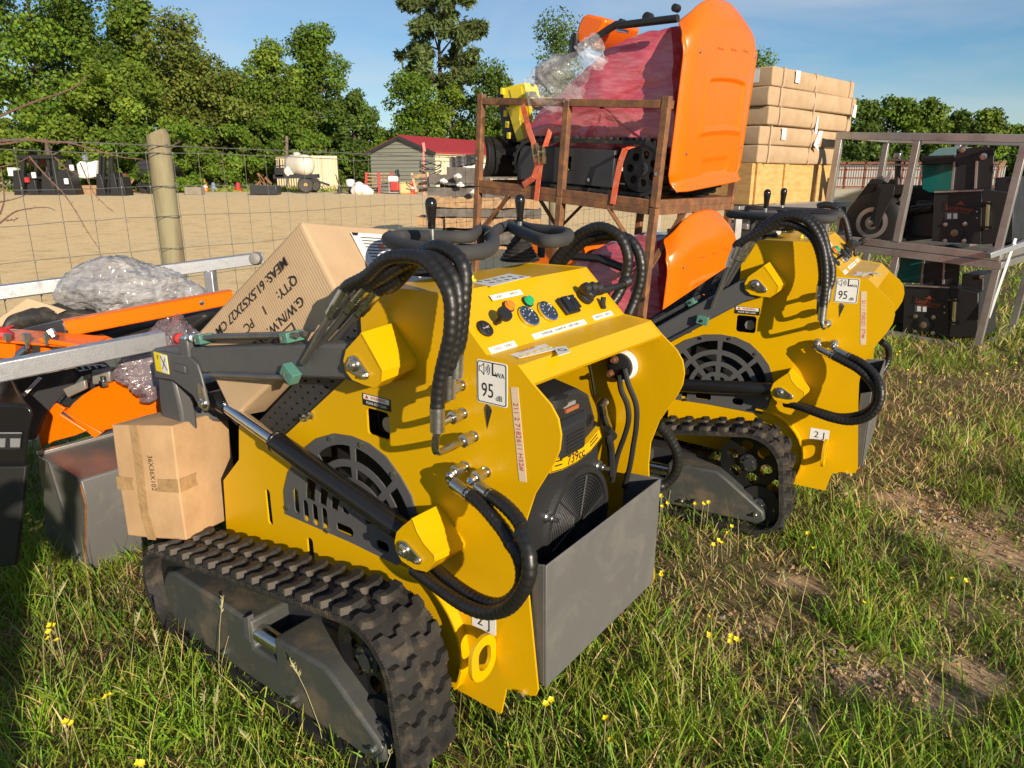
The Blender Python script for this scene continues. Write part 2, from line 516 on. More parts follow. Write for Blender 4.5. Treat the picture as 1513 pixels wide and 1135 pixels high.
# front slope cover, perforated grey sheet
cov0, cov1 = Vector((1.392, B0 + .030, 1.222)), Vector((2.03, B0 + .030, .728))
slots = []
cd = (cov1 - cov0); CL = cd.length; cd.normalize(); CB = B1 - B0 - .054
def cpt(u, v): return Vector(A(*(cov0 + cd * u + Vector((0, v, 0)))))
for i in range(12):
    for j in range(9):
        u = .07 + i * .048; v = .035 + j * .033 + (.016 if i % 2 else 0)
        slots.append([cpt(u - .006, v - .011), cpt(u + .006, v - .011), cpt(u + .006, v + .011), cpt(u - .006, v + .011)])
mb = MB(); mb.plate([cpt(0, 0), cpt(CL, 0), cpt(CL, CB), cpt(0, CB)], slots, Vector(A(0, 0, 0)) - Vector(A(-.003, 0, .005)))
mb.build('perforated_cover', DGR, loader, local=True)
# perforated guards standing between the side panels and the sloping cover
GP = [(1.401, 1.06), (1.401, 1.218), (1.854, .866), (2.03, .729), (2.05, .70), (2.02, .66), (1.80, .70), (1.70, .75)]
gs = []
gd_ = Vector((1.854 - 1.401, .866 - 1.218)).normalized(); gn_ = Vector((gd_.y, -gd_.x))
if gn_.y > 0: gn_ = -gn_
for i in range(17):
    for j in range(5):
        c = Vector((1.401, 1.218)) + gd_ * (.035 + .036 * i + (.018 if j % 2 else 0)) + gn_ * (.018 + .030 * j)
        if c.x > 1.99 or c.x < 1.42 or c.y < 1.13 - (c.x - 1.40) * .70 - .09: continue
        gs.append(rrect(c.x, c.y, .017, .006, .0028, 2))
for b in (B0 + .014, B1 - .018):
    mb = MB(); mb.plate([A(a, b, z) for a, z in GP], [[A(a, b, z) for a, z in h] for h in gs], (0, .004, 0)); mb.build('perforated_guard', DGR, loader, local=True)
# grille
def band(r0, r1, a0, a1, n=8):
    o = arc(GC, r1, a0, a1, n) + arc(GC, r0, a1, a0, n)
    return o
gh = []
for r0, r1 in ((.19, .232), (.135, .168), (.085, .115), (.04, .066)):
    for k in range(4):
        g = math.degrees(.009 / r0)
        gh.append(band(r0, r1, k * 45 + g, k * 45 + 45 - g, 6))
for i, a in enumerate((1.745, 1.70, 1.655, 1.61)):
    gh.append(rrect(a, .568 + (.0 if i else .02), .026, .075 + .01 * (i == 0), .012, 3))
gh.append(rrect(1.52, .562, .075, .03, .013, 3)); gh.append(rrect(1.36, .562, .05, .03, .013, 3))
mb = MB(); mb.plate([A(a, B0 - .005, z) for a, z in GO], [[A(a, B0 - .005, z) for a, z in h] for h in gh], (0, .0045, 0))
gr = mb.build('fan_grille', GRY, loader, local=True)
for a, z in ((1.552, .838), (1.30, .795), (1.795, .55), (1.60, .533), (1.232, .60), (1.255, .545), (1.42, .851)):
    mb = MB(A); mb.cyl((a, B0 - .011, z), (a, B0 - .004, z), .0075, 6); mb.build('bolt', ZNC, gr, local=True)
# dark interior: black box added behind the grille in place of shade, exhaust stub behind the square opening
mb = MB(A); mb.box((1.50, 1.38, .62), (.6, .20, .44)); mb.build('dark_bay_box', BLK, loader, local=True, bevel=.006)
mb = MB(A); mb.lathe((1.345, 1.225, .915), (0, 1, 0), [(.018, 0), (.022, 0), (.022, .08), (.018, .08)], 16); mb.build('exhaust_stub', DCA, loader, local=True)
mb = MB(A); mb.box((1.36, 1.36, .93), (.2, .16, .16)); mb.build('muffler', BLK, loader, local=True, bevel=.02)
mb = MB(A); mb.box((1.15, 1.515, .55), (.04, .60, .68)); mb.build('bulkhead', BLK, loader, local=True)
mb = MB(A); mb.box((1.55, 1.515, .34), (1.2, .60, .03)); mb.build('belly_pan', DGR, loader, local=True)
# stickers
def sticker(name, a, z, w, h, m=WHT, b=B0 - .0012, r=.006):
    mb = MB(); mb.ext([A(x, b, y) for x, y in rrect(a, z, w, h, r)], (0, .001, 0))
    return mb.build(name, m, loader, local=True)
XR, ZU = (1, 0, 0), (0, 0, 1)
s = sticker('noise_sticker', .967, 1.103, .088, .102)
mb = MB()
o_, i_ = rrect(.967, 1.103, .083, .097, .006), rrect(.967, 1.103, .0795, .0935, .005)
mb.plate([A(x, B0 - .0020, y) for x, y in o_], [[A(x, B0 - .0020, y) for x, y in i_]], (0, .0007, 0))
# loudspeaker pictogram
def ink(pts): mb.ext([A(x, B0 - .0020, y) for x, y in pts], (0, .0007, 0))
def outline(pts, w=.0012):
    for p, q in zip(pts, pts[1:] + pts[:1]):
        mb.bar(A(p[0], B0 - .0017, p[1]), A(q[0], B0 - .0017, q[1]), .0007, w, (0, 1, 0)) if False else mb.bar(A(p[0], B0 - .0017, p[1]), A(q[0], B0 - .0017, q[1]), w, .0007, (0, 1, 0))
outline([(1.003, 1.128), (1.003, 1.139), (.997, 1.139), (.989, 1.147), (.989, 1.120), (.997, 1.128)])
for rr in (.006, .011, .016):
    q = [(.988 - x, 1.1335 + y) for x, y in arc((0, 0), rr, -50, 50, 6)]
    for p0, p1 in zip(q, q[1:]): mb.bar(A(p0[0], B0 - .0017, p0[1]), A(p1[0], B0 - .0017, p1[1]), .0012, .0007, (0, 1, 0))
mb.build('pictogram', INK, s, local=True)
text('L', A(.960, B0 - .002, 1.134), XR, ZU, .040, INK, s, True, .8, .012)
text('WA', A(.943, B0 - .002, 1.124), XR, ZU, .017, INK, s, True, .9)
text('95', A(.979, B0 - .002, 1.083), XR, ZU, .048, INK, s, True, .78)
text('dB', A(.946, B0 - .002, 1.070), XR, ZU, .018, INK, s, True)
s = sticker('warning_sticker', 1.357, .983, .108, .033, INK, r=.002)
mb = MB(); mb.ext([A(x, B0 - .002, y) for x, y in rrect(1.357, .991, .098, .014, .001)], (0, .0007, 0)); mb.build('white_strip', WHT, s, local=True)
text('WARNING', A(1.348, B0 - .0026, .991), XR, ZU, .0125, RED, s, True, .95)
text('PLEASE KEEP CLEAR', A(1.357, B0 - .002, .9755), XR, ZU, .0098, WHT, s, True, .9, .01)
mb = MB(); mb.ext([A(x, B0 - .0027, y) for x, y in ((1.398, .987), (1.386, .987), (1.392, .997))], (0, .0007, 0)); mb.build('warning_triangle', RED, s, local=True)
s = sticker('lifting_sticker', 1.0, .468, .078, .052, WHT, r=.003)
text('2', A(1.012, B0 - .002, .466), XR, ZU, .04, INK, s, True); text('J', A(.982, B0 - .002, .466), XR, ZU, .04, INK, s, True)
# console items
C0, CN = (.982, 1.5, 1.164), (-.133, 0, .127)
CNL = Vector((.133, 0, .127)).normalized(); CUP = Vector((-.127, 0, .133)).normalized(); CR = Vector((0, 1, 0))
def sp(x, y, off=0): return AV(m_p(*Z2(x, y), C0, CN)) + CNL * off
def cbox(name, px, w, h, d, m, bevel=.002, parent=None, off=0, tilt=0):
    c = sp(*px, d / 2 + off); Mx = Matrix((CR, CUP, CNL)).transposed()
    if tilt: Mx = Mx @ Matrix.Rotation(tilt, 3, 'Z')
    mb = MB(); mb.box(c, (w, h, d), Mx)
    return mb.build(name, m, parent or loader, local=True, bevel=bevel)
def ccyl(name, px, prof, m, n=24, parent=None):
    mb = MB(); mb.lathe(sp(*px), CNL, prof, n)
    return mb.build(name, m, parent or loader, local=True)
for px in ((620, 580), (717, 555)):
    g = ccyl('gauge', px, [(.031, 0), (.031, .007), (.027, .0085), (.0265, .006), (0, .006)], CHR)
    ccyl('gauge_face', px, [(.0263, .006), (.0263, .0066), (0, .0066)], GLS, parent=g)
    mb = MB()
    c = sp(*px, .0072)
    for k in range(9):
        t = math.radians(-40 + k * 32.5); d = CR * math.cos(t) + CUP * math.sin(t)
        mb.bar(c + d * .018, c + d * .0225, .0012, .0005, CNL)
    mb.bar(c - CR * .004, c + CR * .010 + CUP * .006, .001, .0005, CNL)
    mb.build('dial_marks', WHT, g, local=True)
for px, m, nm in (((520, 527), ORL, 'amber_lamp'), ((618, 502), GRL, 'green_lamp')):
    p_ = ccyl(nm, px, [(.014, 0), (.014, .005), (.0125, .006), (.0115, .013), (0, .0145)], m)
    ccyl('collar', px, [(.0165, 0), (.0165, .003), (.0142, .0035)], BLK, parent=p_)
ccyl('choke_knob', (455, 612), [(.006, 0), (.006, .028), (.018, .030), (.020, .036), (.019, .043), (0, .0445)], BLK)
k = ccyl('ignition_switch', (400, 640), [(.022, 0), (.022, .004), (.019, .006), (0, .006)], BLK)
cbox('key_plate', (385, 628), .016, .012, .012, BLK, parent=k); cbox('key_plate', (413, 655), .016, .012, .010, BLK, parent=k)
text('START', sp(400, 640, .0068), CR, CUP, .008, WHT, k, True)
sw = cbox('rocker_switch', (820, 527), .066, .052, .010, BLK, .003)
cbox('rocker', (806, 524), .028, .044, .007, BLKG, .002, sw, .010); cbox('rocker', (838, 517), .028, .044, .007, BLKG, .002, sw, .010)
text('D', sp(806, 504, .0178), CR, CUP, .011, WHT, sw, True); text('-', sp(834, 496, .0178), CR, CUP, .016, WHT, sw, True)
ks = ccyl('socket_cap', (905, 478), [(.026, 0), (.026, .012), (.022, .014), (.022, .03), (.018, .034), (0, .034)], BLK)
mb = MB()
for i, px in enumerate(((880, 470), (912, 466), (940, 468))):
    mb.lathe(sp(*px, .03), CR * .8 + CNL * .3, [(.010, -.014), (.017, -.01), (.018, .006), (.014, .01), (.008, .013)], 14)
mb.build('dust_cap', BLK, ks, local=True)
mb = MB(); mb.tube([sp(950, 480, .03), sp(985, 475, .035), sp(1015, 470, .04), sp(1050, 463, .045)], [.009, .012, .009, .008], 10); mb.build('choke_lever', BLK, ks, local=True)
mb = MB(); mb.lathe(sp(1050, 462, .046), CR * .8 + CNL * .5, [(.008, -.02), (.009, 0), (.015, .003), (.016, .022), (.011, .028)], 16); mb.build('gas_cap', BLK, ks, local=True)
mb = MB(); mb.tube([sp(980, 500, .02), sp(990, 520, .008), sp(1000, 540, .004)], .008, 8); mb.build('cable_boot', BLK, ks, local=True)
for px, w, h, body in (((512, 468), .125, .016, 'LIGHT             SWITCH'), ((785, 640), .245, .016, 'OILPRESSURE     HOURMETER     LAMP  HORN'), ((1000, 572), .105, .016, 'THROTTLE     SWITCH'), ((492, 733), .098, .017, 'COOLT   CHOKE')):
    l = cbox('label_strip', px, w, h, .0006, LBL, 0)
    text(body, sp(*px, .0012), CR, CUP, .0095, INK, l, True, .9)
# flat sticker on the top, sticker on the shelf
def topz(x, y): return AV(m_z(*Z2(x, y), 1.2912))
q = [topz(335, 405), topz(430, 425), topz(632, 375), topz(520, 360)]
mb = MB(); mb.ext(q, (0, 0, .0008)); st = mb.build('instruction_sticker', WHT, loader, local=True)
c = sum(q, Vector()) / 4
for i in range(-2, 3):
    for j in (-1, 1):
        mb = MB(); mb.box(c + CR * (i * .032 + .005 * j) + Vector((j * .016, 0, .0012)), (.012, .015, .0004), Matrix.Rotation(.5 * i, 3, 'Z')); mb.build('pictogram', GRY, st, local=True)
def shz(x, y): return AV(m_z(*Z2(x, y), 1.1605))
q = [shz(510, 765), shz(575, 790), shz(760, 745), shz(690, 708)]
mb = MB(); mb.ext(q, (0, 0, .0008)); st = mb.build('hazard_sticker', WHT, loader, local=True)
c = sum(q, Vector()) / 4
text('DANGER', c + Vector((-.012, .0, .0014)), CR, (-1, 0, 0), .016, RED, st, True); 
mb = MB()
for i in range(-2, 3):
    p = c + CR * (i * .028) + Vector((.012, 0, .001)); mb.ext([p + Vector((.007, -.008, 0)), p + Vector((.007, .008, 0)), p + Vector((-.007, 0, 0))], (0, 0, .0005))
mb.build('hazard_triangles', YPL, st, local=True)
q = [shz(750, 735), shz(775, 778), shz(835, 758), shz(812, 728)]
mb = MB(); mb.ext(q, (0, 0, .0012)); st = mb.build('pictogram_sticker', WHT, loader, local=True)
c = sum(q, Vector()) / 4
mb = MB(); mb.plate([c + Vector((.011 * math.cos(t), .011 * math.sin(t), .0014)) for t in np.linspace(0, 6.28, 12, False)], [[c + Vector((.008 * math.cos(t), .008 * math.sin(t), .0014)) for t in np.linspace(0, 6.28, 12, False)]], (0, 0, .0004)); mb.build('pictogram', INK, st, local=True)
# joystick boots with levers
for px, kpx in (((640, 405), (648, 330)), ((768, 385), (775, 322))):
    base = Vector(m_z(px[0], px[1], 1.292))
    prof = [(.062, 0), (.066, .004)]
    h = .004
    for k in range(6):
        r = .060 - k * .0065
        prof += [(r, h + .001), (r + .003, h + .005), (r - .001, h + .0095)]; h += .0105
    prof += [(.024, h + .003), (.016, h + .012), (0, h + .012)]
    mb = MB(A); mb.lathe(base, (0, 0, 1), prof, 28); bt = mb.build('lever_boot', RUB, loader, local=True, smooth=60)
    top = base + Vector((0, 0, h + .01)); up = base + Vector((0.0, 0.0, .135))
    mb = MB(A); mb.tube([top, up], .0075, 10); lv = mb.build('lever', ZNC, loader, local=True)
    mb = MB(A); mb.lathe(up - Vector((0, 0, .012)), (0, 0, 1), [(.009, 0), (.0105, .002), (.011, .02), (.0155, .055), (.0165, .066), (.014, .077), (.007, .083), (0, .084)], 16); mb.build('lever_knob', BLKG, lv, local=True, smooth=60)
# foam covered hand bars: two loops and the stem that joins them
HZ = 1.385
def hb(*P): return [m_z(x, y, HZ) for x, y in P]
mb = MB(A); mb.tube(smooth_path(hb((573, 353), (590, 361), (640, 371), (690, 374), (722, 368), (729, 355), (724, 344), (708, 341), (692, 350), (640, 350), (592, 349)), 6, True), .0185, 12, closed=True); mb.build('hand_bar', FOAM, loader, local=True, smooth=60)
mb = MB(A); mb.tube(smooth_path(hb((752, 333), (775, 345), (805, 356), (833, 354), (839, 346), (822, 342), (785, 338), (764, 332)), 6, True), .0185, 12, closed=True); mb.build('hand_bar', FOAM, loader, local=True, smooth=60)
mb = MB(A); mb.tube(smooth_path(hb((724, 350), (738, 338), (755, 333)), 6), .0180, 12); mb.build('hand_bar_link', FOAM, loader, local=True, smooth=60)
for px in ((710, 340), (800, 338)):
    p = Vector(m_z(*px, HZ)); mb = MB(A); mb.tube([p, (p.x, p.y, 1.29)], .013, 12); mb.build('hand_bar_post', FOAM, loader, local=True)
p = Vector(m_z(697, 415, 1.292)); mb = MB(A); mb.tube([p, p + Vector((0, 0, .07))], .004, 8); mb.build('dipstick', STL, loader, local=True)
mb = MB(A); mb.lathe(p, (0, 0, 1), [(.012, 0), (.012, .004), (.006, .006), (.006, .014)], 10); mb.build('dipstick_seat', YPL, loader, local=True)
# rear tray plate
ap = .815
mb = MB(A)
RP = [(ap, 1.212, .352), (ap, 1.205, .69), (ap, 1.80, .70), (ap, 1.79, .36)]
mb.ext(RP, (.006, 0, 0)); mb.ext([(ap + .006, 1.211, .352), (ap + .006, 1.2055, .69), (ap + .05, 1.213, .675), (ap + .05, 1.218, .36)], (0, .006, 0))
mb.ext([(ap + .006, 1.785, .36), (ap + .006, 1.795, .70), (ap + .12, 1.795, .69), (ap + .12, 1.785, .36)], (0, .006, 0))
mb.build('rear_plate', RPL, loader, local=True, bevel=.005)
mb = MB(A); mb.box((.95, 1.515, .36), (.24, .60, .02)); mb.build('engine_tray', BLK, loader, local=True)
# engine
mat('dull_orange', (.34, .10, .03), .6); mat('dull_grey', (.24, .24, .23), .6)
mb = MB(A)
sh = [(1.235, 1.02), (1.31, 1.075), (1.42, 1.075), (1.57, 1.00), (1.64, .90), (1.645, .80), (1.60, .62), (1.56, .48), (1.24, .48), (1.225, .8)]
mb.ext([(.985, b, z) for b, z in sh], (.15, 0, 0)); mb.build('engine_body', ENG, loader, local=True, bevel=.012)
mb = MB(A)
up = [(1.225, 1.035), (1.26, 1.062), (1.41, 1.058), (1.462, 1.03), (1.496, .96), (1.49, .905), (1.42, .875), (1.30, .872), (1.235, .90)]
c_ = Vector((.87, 1.36, .96))
back = [(.984, c_.y + (b - c_.y) * 1.22, c_.z + (z - c_.z) * 1.18) for b, z in up]
fr = [(.868, b, z) for b, z in up]; n = len(up)
mb.add(fr + back, [list(range(n))] + [(i, (i + 1) % n, n + (i + 1) % n, n + i) for i in range(n)])
eu = mb.build('engine_cowl', ENG, loader, local=True, bevel=.008)
mb = MB(A); mb.add([(.868, 1.285, 1.0), (.868, 1.445, 1.0), (.868, 1.43, .895), (.868, 1.305, .895), (.848, 1.312, .985), (.848, 1.42, .985), (.846, 1.412, .915), (.846, 1.322, .915)], [(0, 1, 2, 3), (4, 5, 6, 7), (0, 1, 5, 4), (1, 2, 6, 5), (2, 3, 7, 6), (3, 0, 4, 7)]); mb.build('cowl_panel', ENG, eu, local=True, bevel=.004)
mb = MB(A)
for i in range(5): mb.box((.8455, 1.367, .925 + i * .0095), (.004, .075, .004))
mb.build('cowl_ribs', ENG, eu, local=True)
for b, z in ((1.272, .938), (1.468, .962)):
    mb = MB(A); mb.lathe((.868, b, z), (-1, 0, 0), [(.016, 0), (.016, .004), (.011, .003), (.010, -.0)], 14); mb.build('cowl_bolt', BLK, eu, local=True)
mb = MB(A); mb.lathe((.905, 1.33, 1.055), (0, 0, 1), [(.05, -.02), (.05, .0), (.035, .006), (0, .008)], 20); mb.build('oil_cap', ENG, eu, local=True)
mb = MB(A); mb.box((.864, 1.375, 1.018), (.006, .055, .010)); mb.build('cowl_badge', MATS['dull_orange'], eu, local=True); mb = MB(A); mb.box((.864, 1.362, 1.032), (.006, .05, .009)); mb.build('cowl_badge', MATS['dull_grey'], eu, local=True)
# lower shroud with fan
FC = (.915, 1.475, .665)
mb = MB(A)
lo = [(1.245, .895)] + [(1.275, .887), (1.33, .876), (1.395, .874), (1.46, .884), (1.512, .905)] + [(1.58, .90), (1.60, .75), (1.575, .52), (1.3, .50), (1.235, .60)]
mb.ext([(.905, b, z) for b, z in lo], (.079, 0, 0)); es = mb.build('fan_shroud', ENG, loader, local=True, bevel=.014)
mb = MB(A)
bnd = [(1.275, .886), (1.33, .877), (1.395, .875), (1.46, .884), (1.512, .905)]
bn2 = [(1.498, .937), (1.447, .918), (1.39, .909), (1.335, .911), (1.288, .919)]
mb.ext([(.856, b, z) for b, z in bnd + bn2], (.012, 0, 0)); bd = mb.build('displacement_badge', YEL, loader, local=True)
mb = MB(A); mb.ext([(.8675, b, z) for b, z in [(1.270, .880), (1.33, .871), (1.395, .869), (1.462, .878), (1.518, .90), (1.502, .943), (1.447, .924), (1.39, .915), (1.335, .917), (1.284, .925)]], (.06, 0, 0)); mb.build('badge_back', ENG, bd, local=True)
mb = MB(A)
_o = bnd + bn2; _c = (1.395, .9)
_i = [(_c[0] + (b - _c[0]) * .97, z + (.003 if k < 5 else -.003)) for k, (b, z) in enumerate(_o)]; _o2 = [(_c[0] + (b - _c[0]) * .985, z + (.0012 if k < 5 else -.0012)) for k, (b, z) in enumerate(_o)]
mb.plate([(.8552, b, z) for b, z in _o2], [[(.8552, b, z) for b, z in _i]], (.0, 0, 0)); mb.build('badge_outline', INK, bd, local=True, fix=False)
text('739cc', A(.8552, 1.388, .8925), CR, (0, 0, 1), .034, INK, bd, True, 1, .01)
mb = MB(A)
for b0, b1, z0, z1 in ((1.293, 1.325, .898, .893), (1.295, 1.325, .909, .904), (1.455, 1.49, .899, .912), (1.452, 1.486, .908, .922)): mb.bar((.8555, b0, z0), (.8555, b1, z1), .003, .001, (1, 0, 0))
mb.build('badge_stripes', INK, bd, local=True)
mb = MB(A)
for r in np.linspace(.028, .128, 13):
    mb.tube([(.898, FC[1] + r * math.cos(t), FC[2] + r * math.sin(t)) for t in np.linspace(0, 2 * math.pi, 32, False)], .0022, 5, closed=True)
for t in np.linspace(0, 2 * math.pi, 6, False): mb.tube([(.897, FC[1] + .02 * math.cos(t), FC[2] + .02 * math.sin(t)), (.897, FC[1] + .13 * math.cos(t + .25), FC[2] + .13 * math.sin(t + .25))], .003, 5)
mb.build('fan_guard', ENG, es, local=True)
mb = MB(A); mb.lathe((.905, FC[1], FC[2]), (-1, 0, 0), [(.158, 0), (.152, .012), (.138, .012), (.134, 0)], 40); mb.build('guard_rim', ENG, es, local=True, smooth=50)
mb = MB(A); mb.lathe((.903, FC[1], FC[2]), (-1, 0, 0), [(.133, 0), (0, .001)], 30); mb.build('fan_recess', INK, es, local=True)
for b, z in ((1.335, .735), (1.58, .79)):
    mb = MB(A); mb.lathe((.905, b, z), (-1, 0, 0), [(.017, 0), (.017, .006), (.011, .007), (.010, .02), (.006, .021), (.006, .035), (0, .035)], 12); mb.build('stud', ZNC, es, local=True)
# hydraulic block behind engine, cut-off switch with two cables
mb = MB(A)
mb.tube([m_a(*E2(x, y), 1.0) for x, y in ((825, 610), (800, 640), (815, 720), (850, 820))], .016, 10); mb.build('hydraulic_fitting', ZNC, loader, local=True)
mb = MB(A); mb.tube(smooth_path([m_a(*E2(x, y), 1.0) for x, y in ((700, 300), (725, 420), (745, 560))], 5), .005, 6); mb.build('throttle_cable', STL, loader, local=True)
mb = MB(A); mb.tube(smooth_path([m_a(*E2(x, y), .96) for x, y in ((850, 830), (900, 890), (860, 900), (880, 1000), (885, 1200))], 5), .012, 8); mb.build('fuel_hose', BLK, loader, local=True)
sc = Vector(m_b(*E2(985, 320), B1 - .002))
mb = MB(A); mb.lathe(sc, (0, -1, 0), [(.046, 0), (.046, .018), (.040, .022), (.040, .012)], 24); cs = mb.build('cutoff_switch', WHT, loader, local=True)
mb = MB(A); mb.lathe(sc - Vector((0, .012, 0)), (0, -1, 0), [(.0405, 0), (.040, .020), (.032, .024), (0, .024)], 24); mb.build('switch_cap', BLK, cs, local=True)
for dx, dz in ((.012, .022), (.022, -.022)):
    p = sc + Vector((dx, -.034, dz)); mb = MB(A); mb.lathe(p, (0, -1, 0), [(.012, 0), (.012, .008), (.007, .009), (.007, .02)], 8); mb.build('terminal', COP, cs, local=True)
for P in (((985, 350), (1020, 480), (1080, 640), (1082, 800), (1060, 950), (1030, 1130), (985, 1300)), ((945, 400), (960, 520), (1010, 640), (1020, 760), (990, 880), (930, 1050), (890, 1250))):
    mb = MB(A); mb.tube(smooth_path([m_b(*E2(x, y), B1 - .05 - .0 * i) for i, (x, y) in enumerate(P)], 6), .0085, 8); mb.build('battery_cable', BLK, loader, local=True)
# brackets with pins on the side plate
def bracket(face, flg_near, flg_far, b, pin, small, name):
    mb = MB(); f = [AV(m_b(*p, b)) for p in face]
    mb.ext(f, (0, .008, 0))
    o = mb.build(name, YEL, loader, local=True, bevel=.002)
    mb = MB(); q = [AV(m_b(*p, b)) for p in flg_near]; r = [AV(m_b(*p, B0)) for p in flg_far]
    n = len(q); ins = Vector((-.006, 0, -.003))
    mb.add(q + r + [p + ins for p in q] + [p + ins for p in r], [])
    fs = []
    for i in range(n - 1): fs += [(i, i + 1, n + i + 1, n + i), (2 * n + i, 3 * n + i, 3 * n + i + 1, 2 * n + i + 1)]
    fs += [(0, n, 3 * n, 2 * n), (n - 1, 3 * n - 1, 4 * n - 1, 2 * n - 1)]
    for i in range(n - 1): fs += [(i, 2 * n + i, 2 * n + i + 1, i + 1), (n + i, n + i + 1, 3 * n + i + 1, 3 * n + i)]
    mb.f += [list(x) for x in fs]; mb.m += [0] * len(fs)
    mb.build('flange', YEL, o, local=True, bevel=.002)
    pc = AV(m_b(*pin, b)); sc_ = AV(m_b(*small, b))
    d = Vector((sc_.x - pc.x, 0, sc_.z - pc.z)); L_ = d.length; d.normalize(); e = Vector((-d.z, 0, d.x))
    pts = []
    a0 = math.acos(min(1, (.023 - .011) / L_))
    for k in range(15): 
        t = a0 + (2 * math.pi - 2 * a0) * k / 14; pts.append(pc + d * (.023 * math.cos(t)) + e * (.023 * math.sin(t)))
    for k in range(8):
        t = -a0 + 2 * a0 * k / 7; pts.append(sc_ + d * (.011 * math.cos(t)) + e * (.011 * math.sin(t)))
    mb = MB(); mb.ext([p - Vector((0, .0065, 0)) for p in pts], (0, .006, 0)); w = mb.build('pin_washer', ZNC, o, local=True, bevel=.001)
    mb = MB(); mb.lathe(pc - Vector((0, .006, 0)), (0, -1, 0), [(.017, 0), (.017, .004), (.0125, .006), (.0115, .013), (.006, .0135), (.0055, .008), (0, .008)], 16); mb.build('pivot_pin', ZNC, o, local=True)
    mb = MB(); mb.lathe(sc_ - Vector((0, .006, 0)), (0, -1, 0), [(.0085, 0), (.0085, .006), (.004, .006), (.004, .012)], 6); mb.build('bolt', ZNC, o, local=True)
    mb = MB(); mb.cyl(pc, pc + Vector((0, B0 - b, 0)), .015, 14); mb.build('pivot_shaft', STL, o, local=True)
    return pc
BP = 1.098
PLO = bracket([Z3(*p) for p in ((18, 640), (45, 612), (100, 570), (125, 640), (160, 700), (213, 760), (215, 790), (172, 845), (110, 832), (45, 790), (14, 735), (8, 690))],
        [Z3(*p) for p in ((100, 570), (125, 640), (160, 700), (213, 760), (215, 790), (172, 845))], [Z3(*p) for p in ((235, 500), (280, 560), (330, 632), (370, 695), (366, 720), (330, 748))], BP, Z3(66, 728), Z3(134, 780), 'cylinder_bracket')
PUP = bracket([Z1(*p) for p in ((1000, 715), (1070, 640), (1110, 710), (1165, 810), (1160, 860), (1130, 890), (1080, 876), (1030, 855), (998, 815), (988, 765))],
        [Z1(*p) for p in ((1070, 640), (1110, 710), (1165, 810), (1160, 860), (1130, 890))], [Z1(*p) for p in ((1215, 595), (1262, 670), (1322, 762), (1312, 800), (1240, 850))], BP, Z1(1045, 782), Z1(1095, 828), 'arm_bracket')
# hydraulic fittings on the side plate
def fitting(px, L_=.05):
    p = AV(m_b(*px, B0)); y = Vector((0, -1, 0))
    mb = MB(); mb.lathe(p, y, [(.0135, 0), (.0135, .004), (.010, .005), (.010, .018), (.0145, .018), (.0145, .026), (.0095, .027), (.0095, L_)], 12)
    mb.lathe(p + y * .026, y, [(.0165, 0), (.0165, .018), (.012, .020)], 6)
    mb.build('hose_fitting', ZNC, loader, local=True)
    return p + y * L_
FU = [fitting(F3(*q)) for q in ((630, 275), (530, 65))] + [fitting((683, 569))]
FL = [fitting(F3(*q), .045) for q in ((550, 550), (740, 600))]
mb = MB(A)
for q in ((825, 1020), (850, 1010)):
    mb.lathe(m_b(*Z1(*q), B0), (0, -1, 0), [(.012, 0), (.012, .008), (.006, .009), (.006, .02)], 6)
mb.build('nuts', ZNC, loader, local=True)
mb = MB(A); mb.lathe(m_b(771, 1026, B0), (0, -1, 0), [(.012, 0), (.012, .01), (.0, .011)], 6); mb.build('tray_bolt', ZNC, loader, local=True)
# towing loop, fender strip
def loopy(w, h, n=8): 
    return [(.5 * w - h * 0 + 0, 0)]
mb = MB()
c0 = Vector((.968, 0, .408))
def lp(s0, s1, t0, t1, r):
    o = []
    for sy, sz, a0 in ((1, 1, 0), (-1, 1, 90), (-1, -1, 180), (1, -1, 270)):
        o += arc(((s0 + s1) / 2 + sy * ((s1 - s0) / 2 - r), (t0 + t1) / 2 + sz * ((t1 - t0) / 2 - r)), r, a0, a0 + 90, 5)
    return o
oo = [A(.972, b, z) for b, z in lp(1.104, 1.199, .345, .467, .046)]
ii = [A(.972, b, z) for b, z in lp(1.130, 1.178, .372, .440, .023)]
mb.plate(oo, [ii], (.012, 0, 0)); mb.build('towing_loop', YEL, loader, local=True, bevel=.002)
mb = MB(); fr_ = arc((1.255, .345), .205, 100, 215, 14)
ring = [A(a, 1.168, z) for a, z in [(2 * 1.255 - x, y) for x, y in fr_]]
fr_ = [(1.255 - .205 * math.cos(math.radians(t)), .345 + .205 * math.sin(math.radians(t))) for t in np.linspace(-30, 95, 14)]
fr2 = [(1.255 - .199 * math.cos(math.radians(t)), .345 + .199 * math.sin(math.radians(t))) for t in np.linspace(95, -30, 14)]
mb.ext([A(a, 1.168, z) for a, z in fr_ + fr2], (0, .0315, 0)); mb.build('fender_strip', YEL, loader, local=True)
# ---- tracks
TB0, TB1 = .965, 1.155
circ = []
for c, r in (((2.19, .20), .165), ((1.25, .345), .160), ((1.19, .155), .122)):
    circ += [Vector((c[0] + r * math.cos(t), c[1] + r * math.sin(t))) for t in np.linspace(0, 2 * math.pi, 60, False)]
hull = [circ[i] for i in convex_hull_2d([tuple(p) for p in circ])]
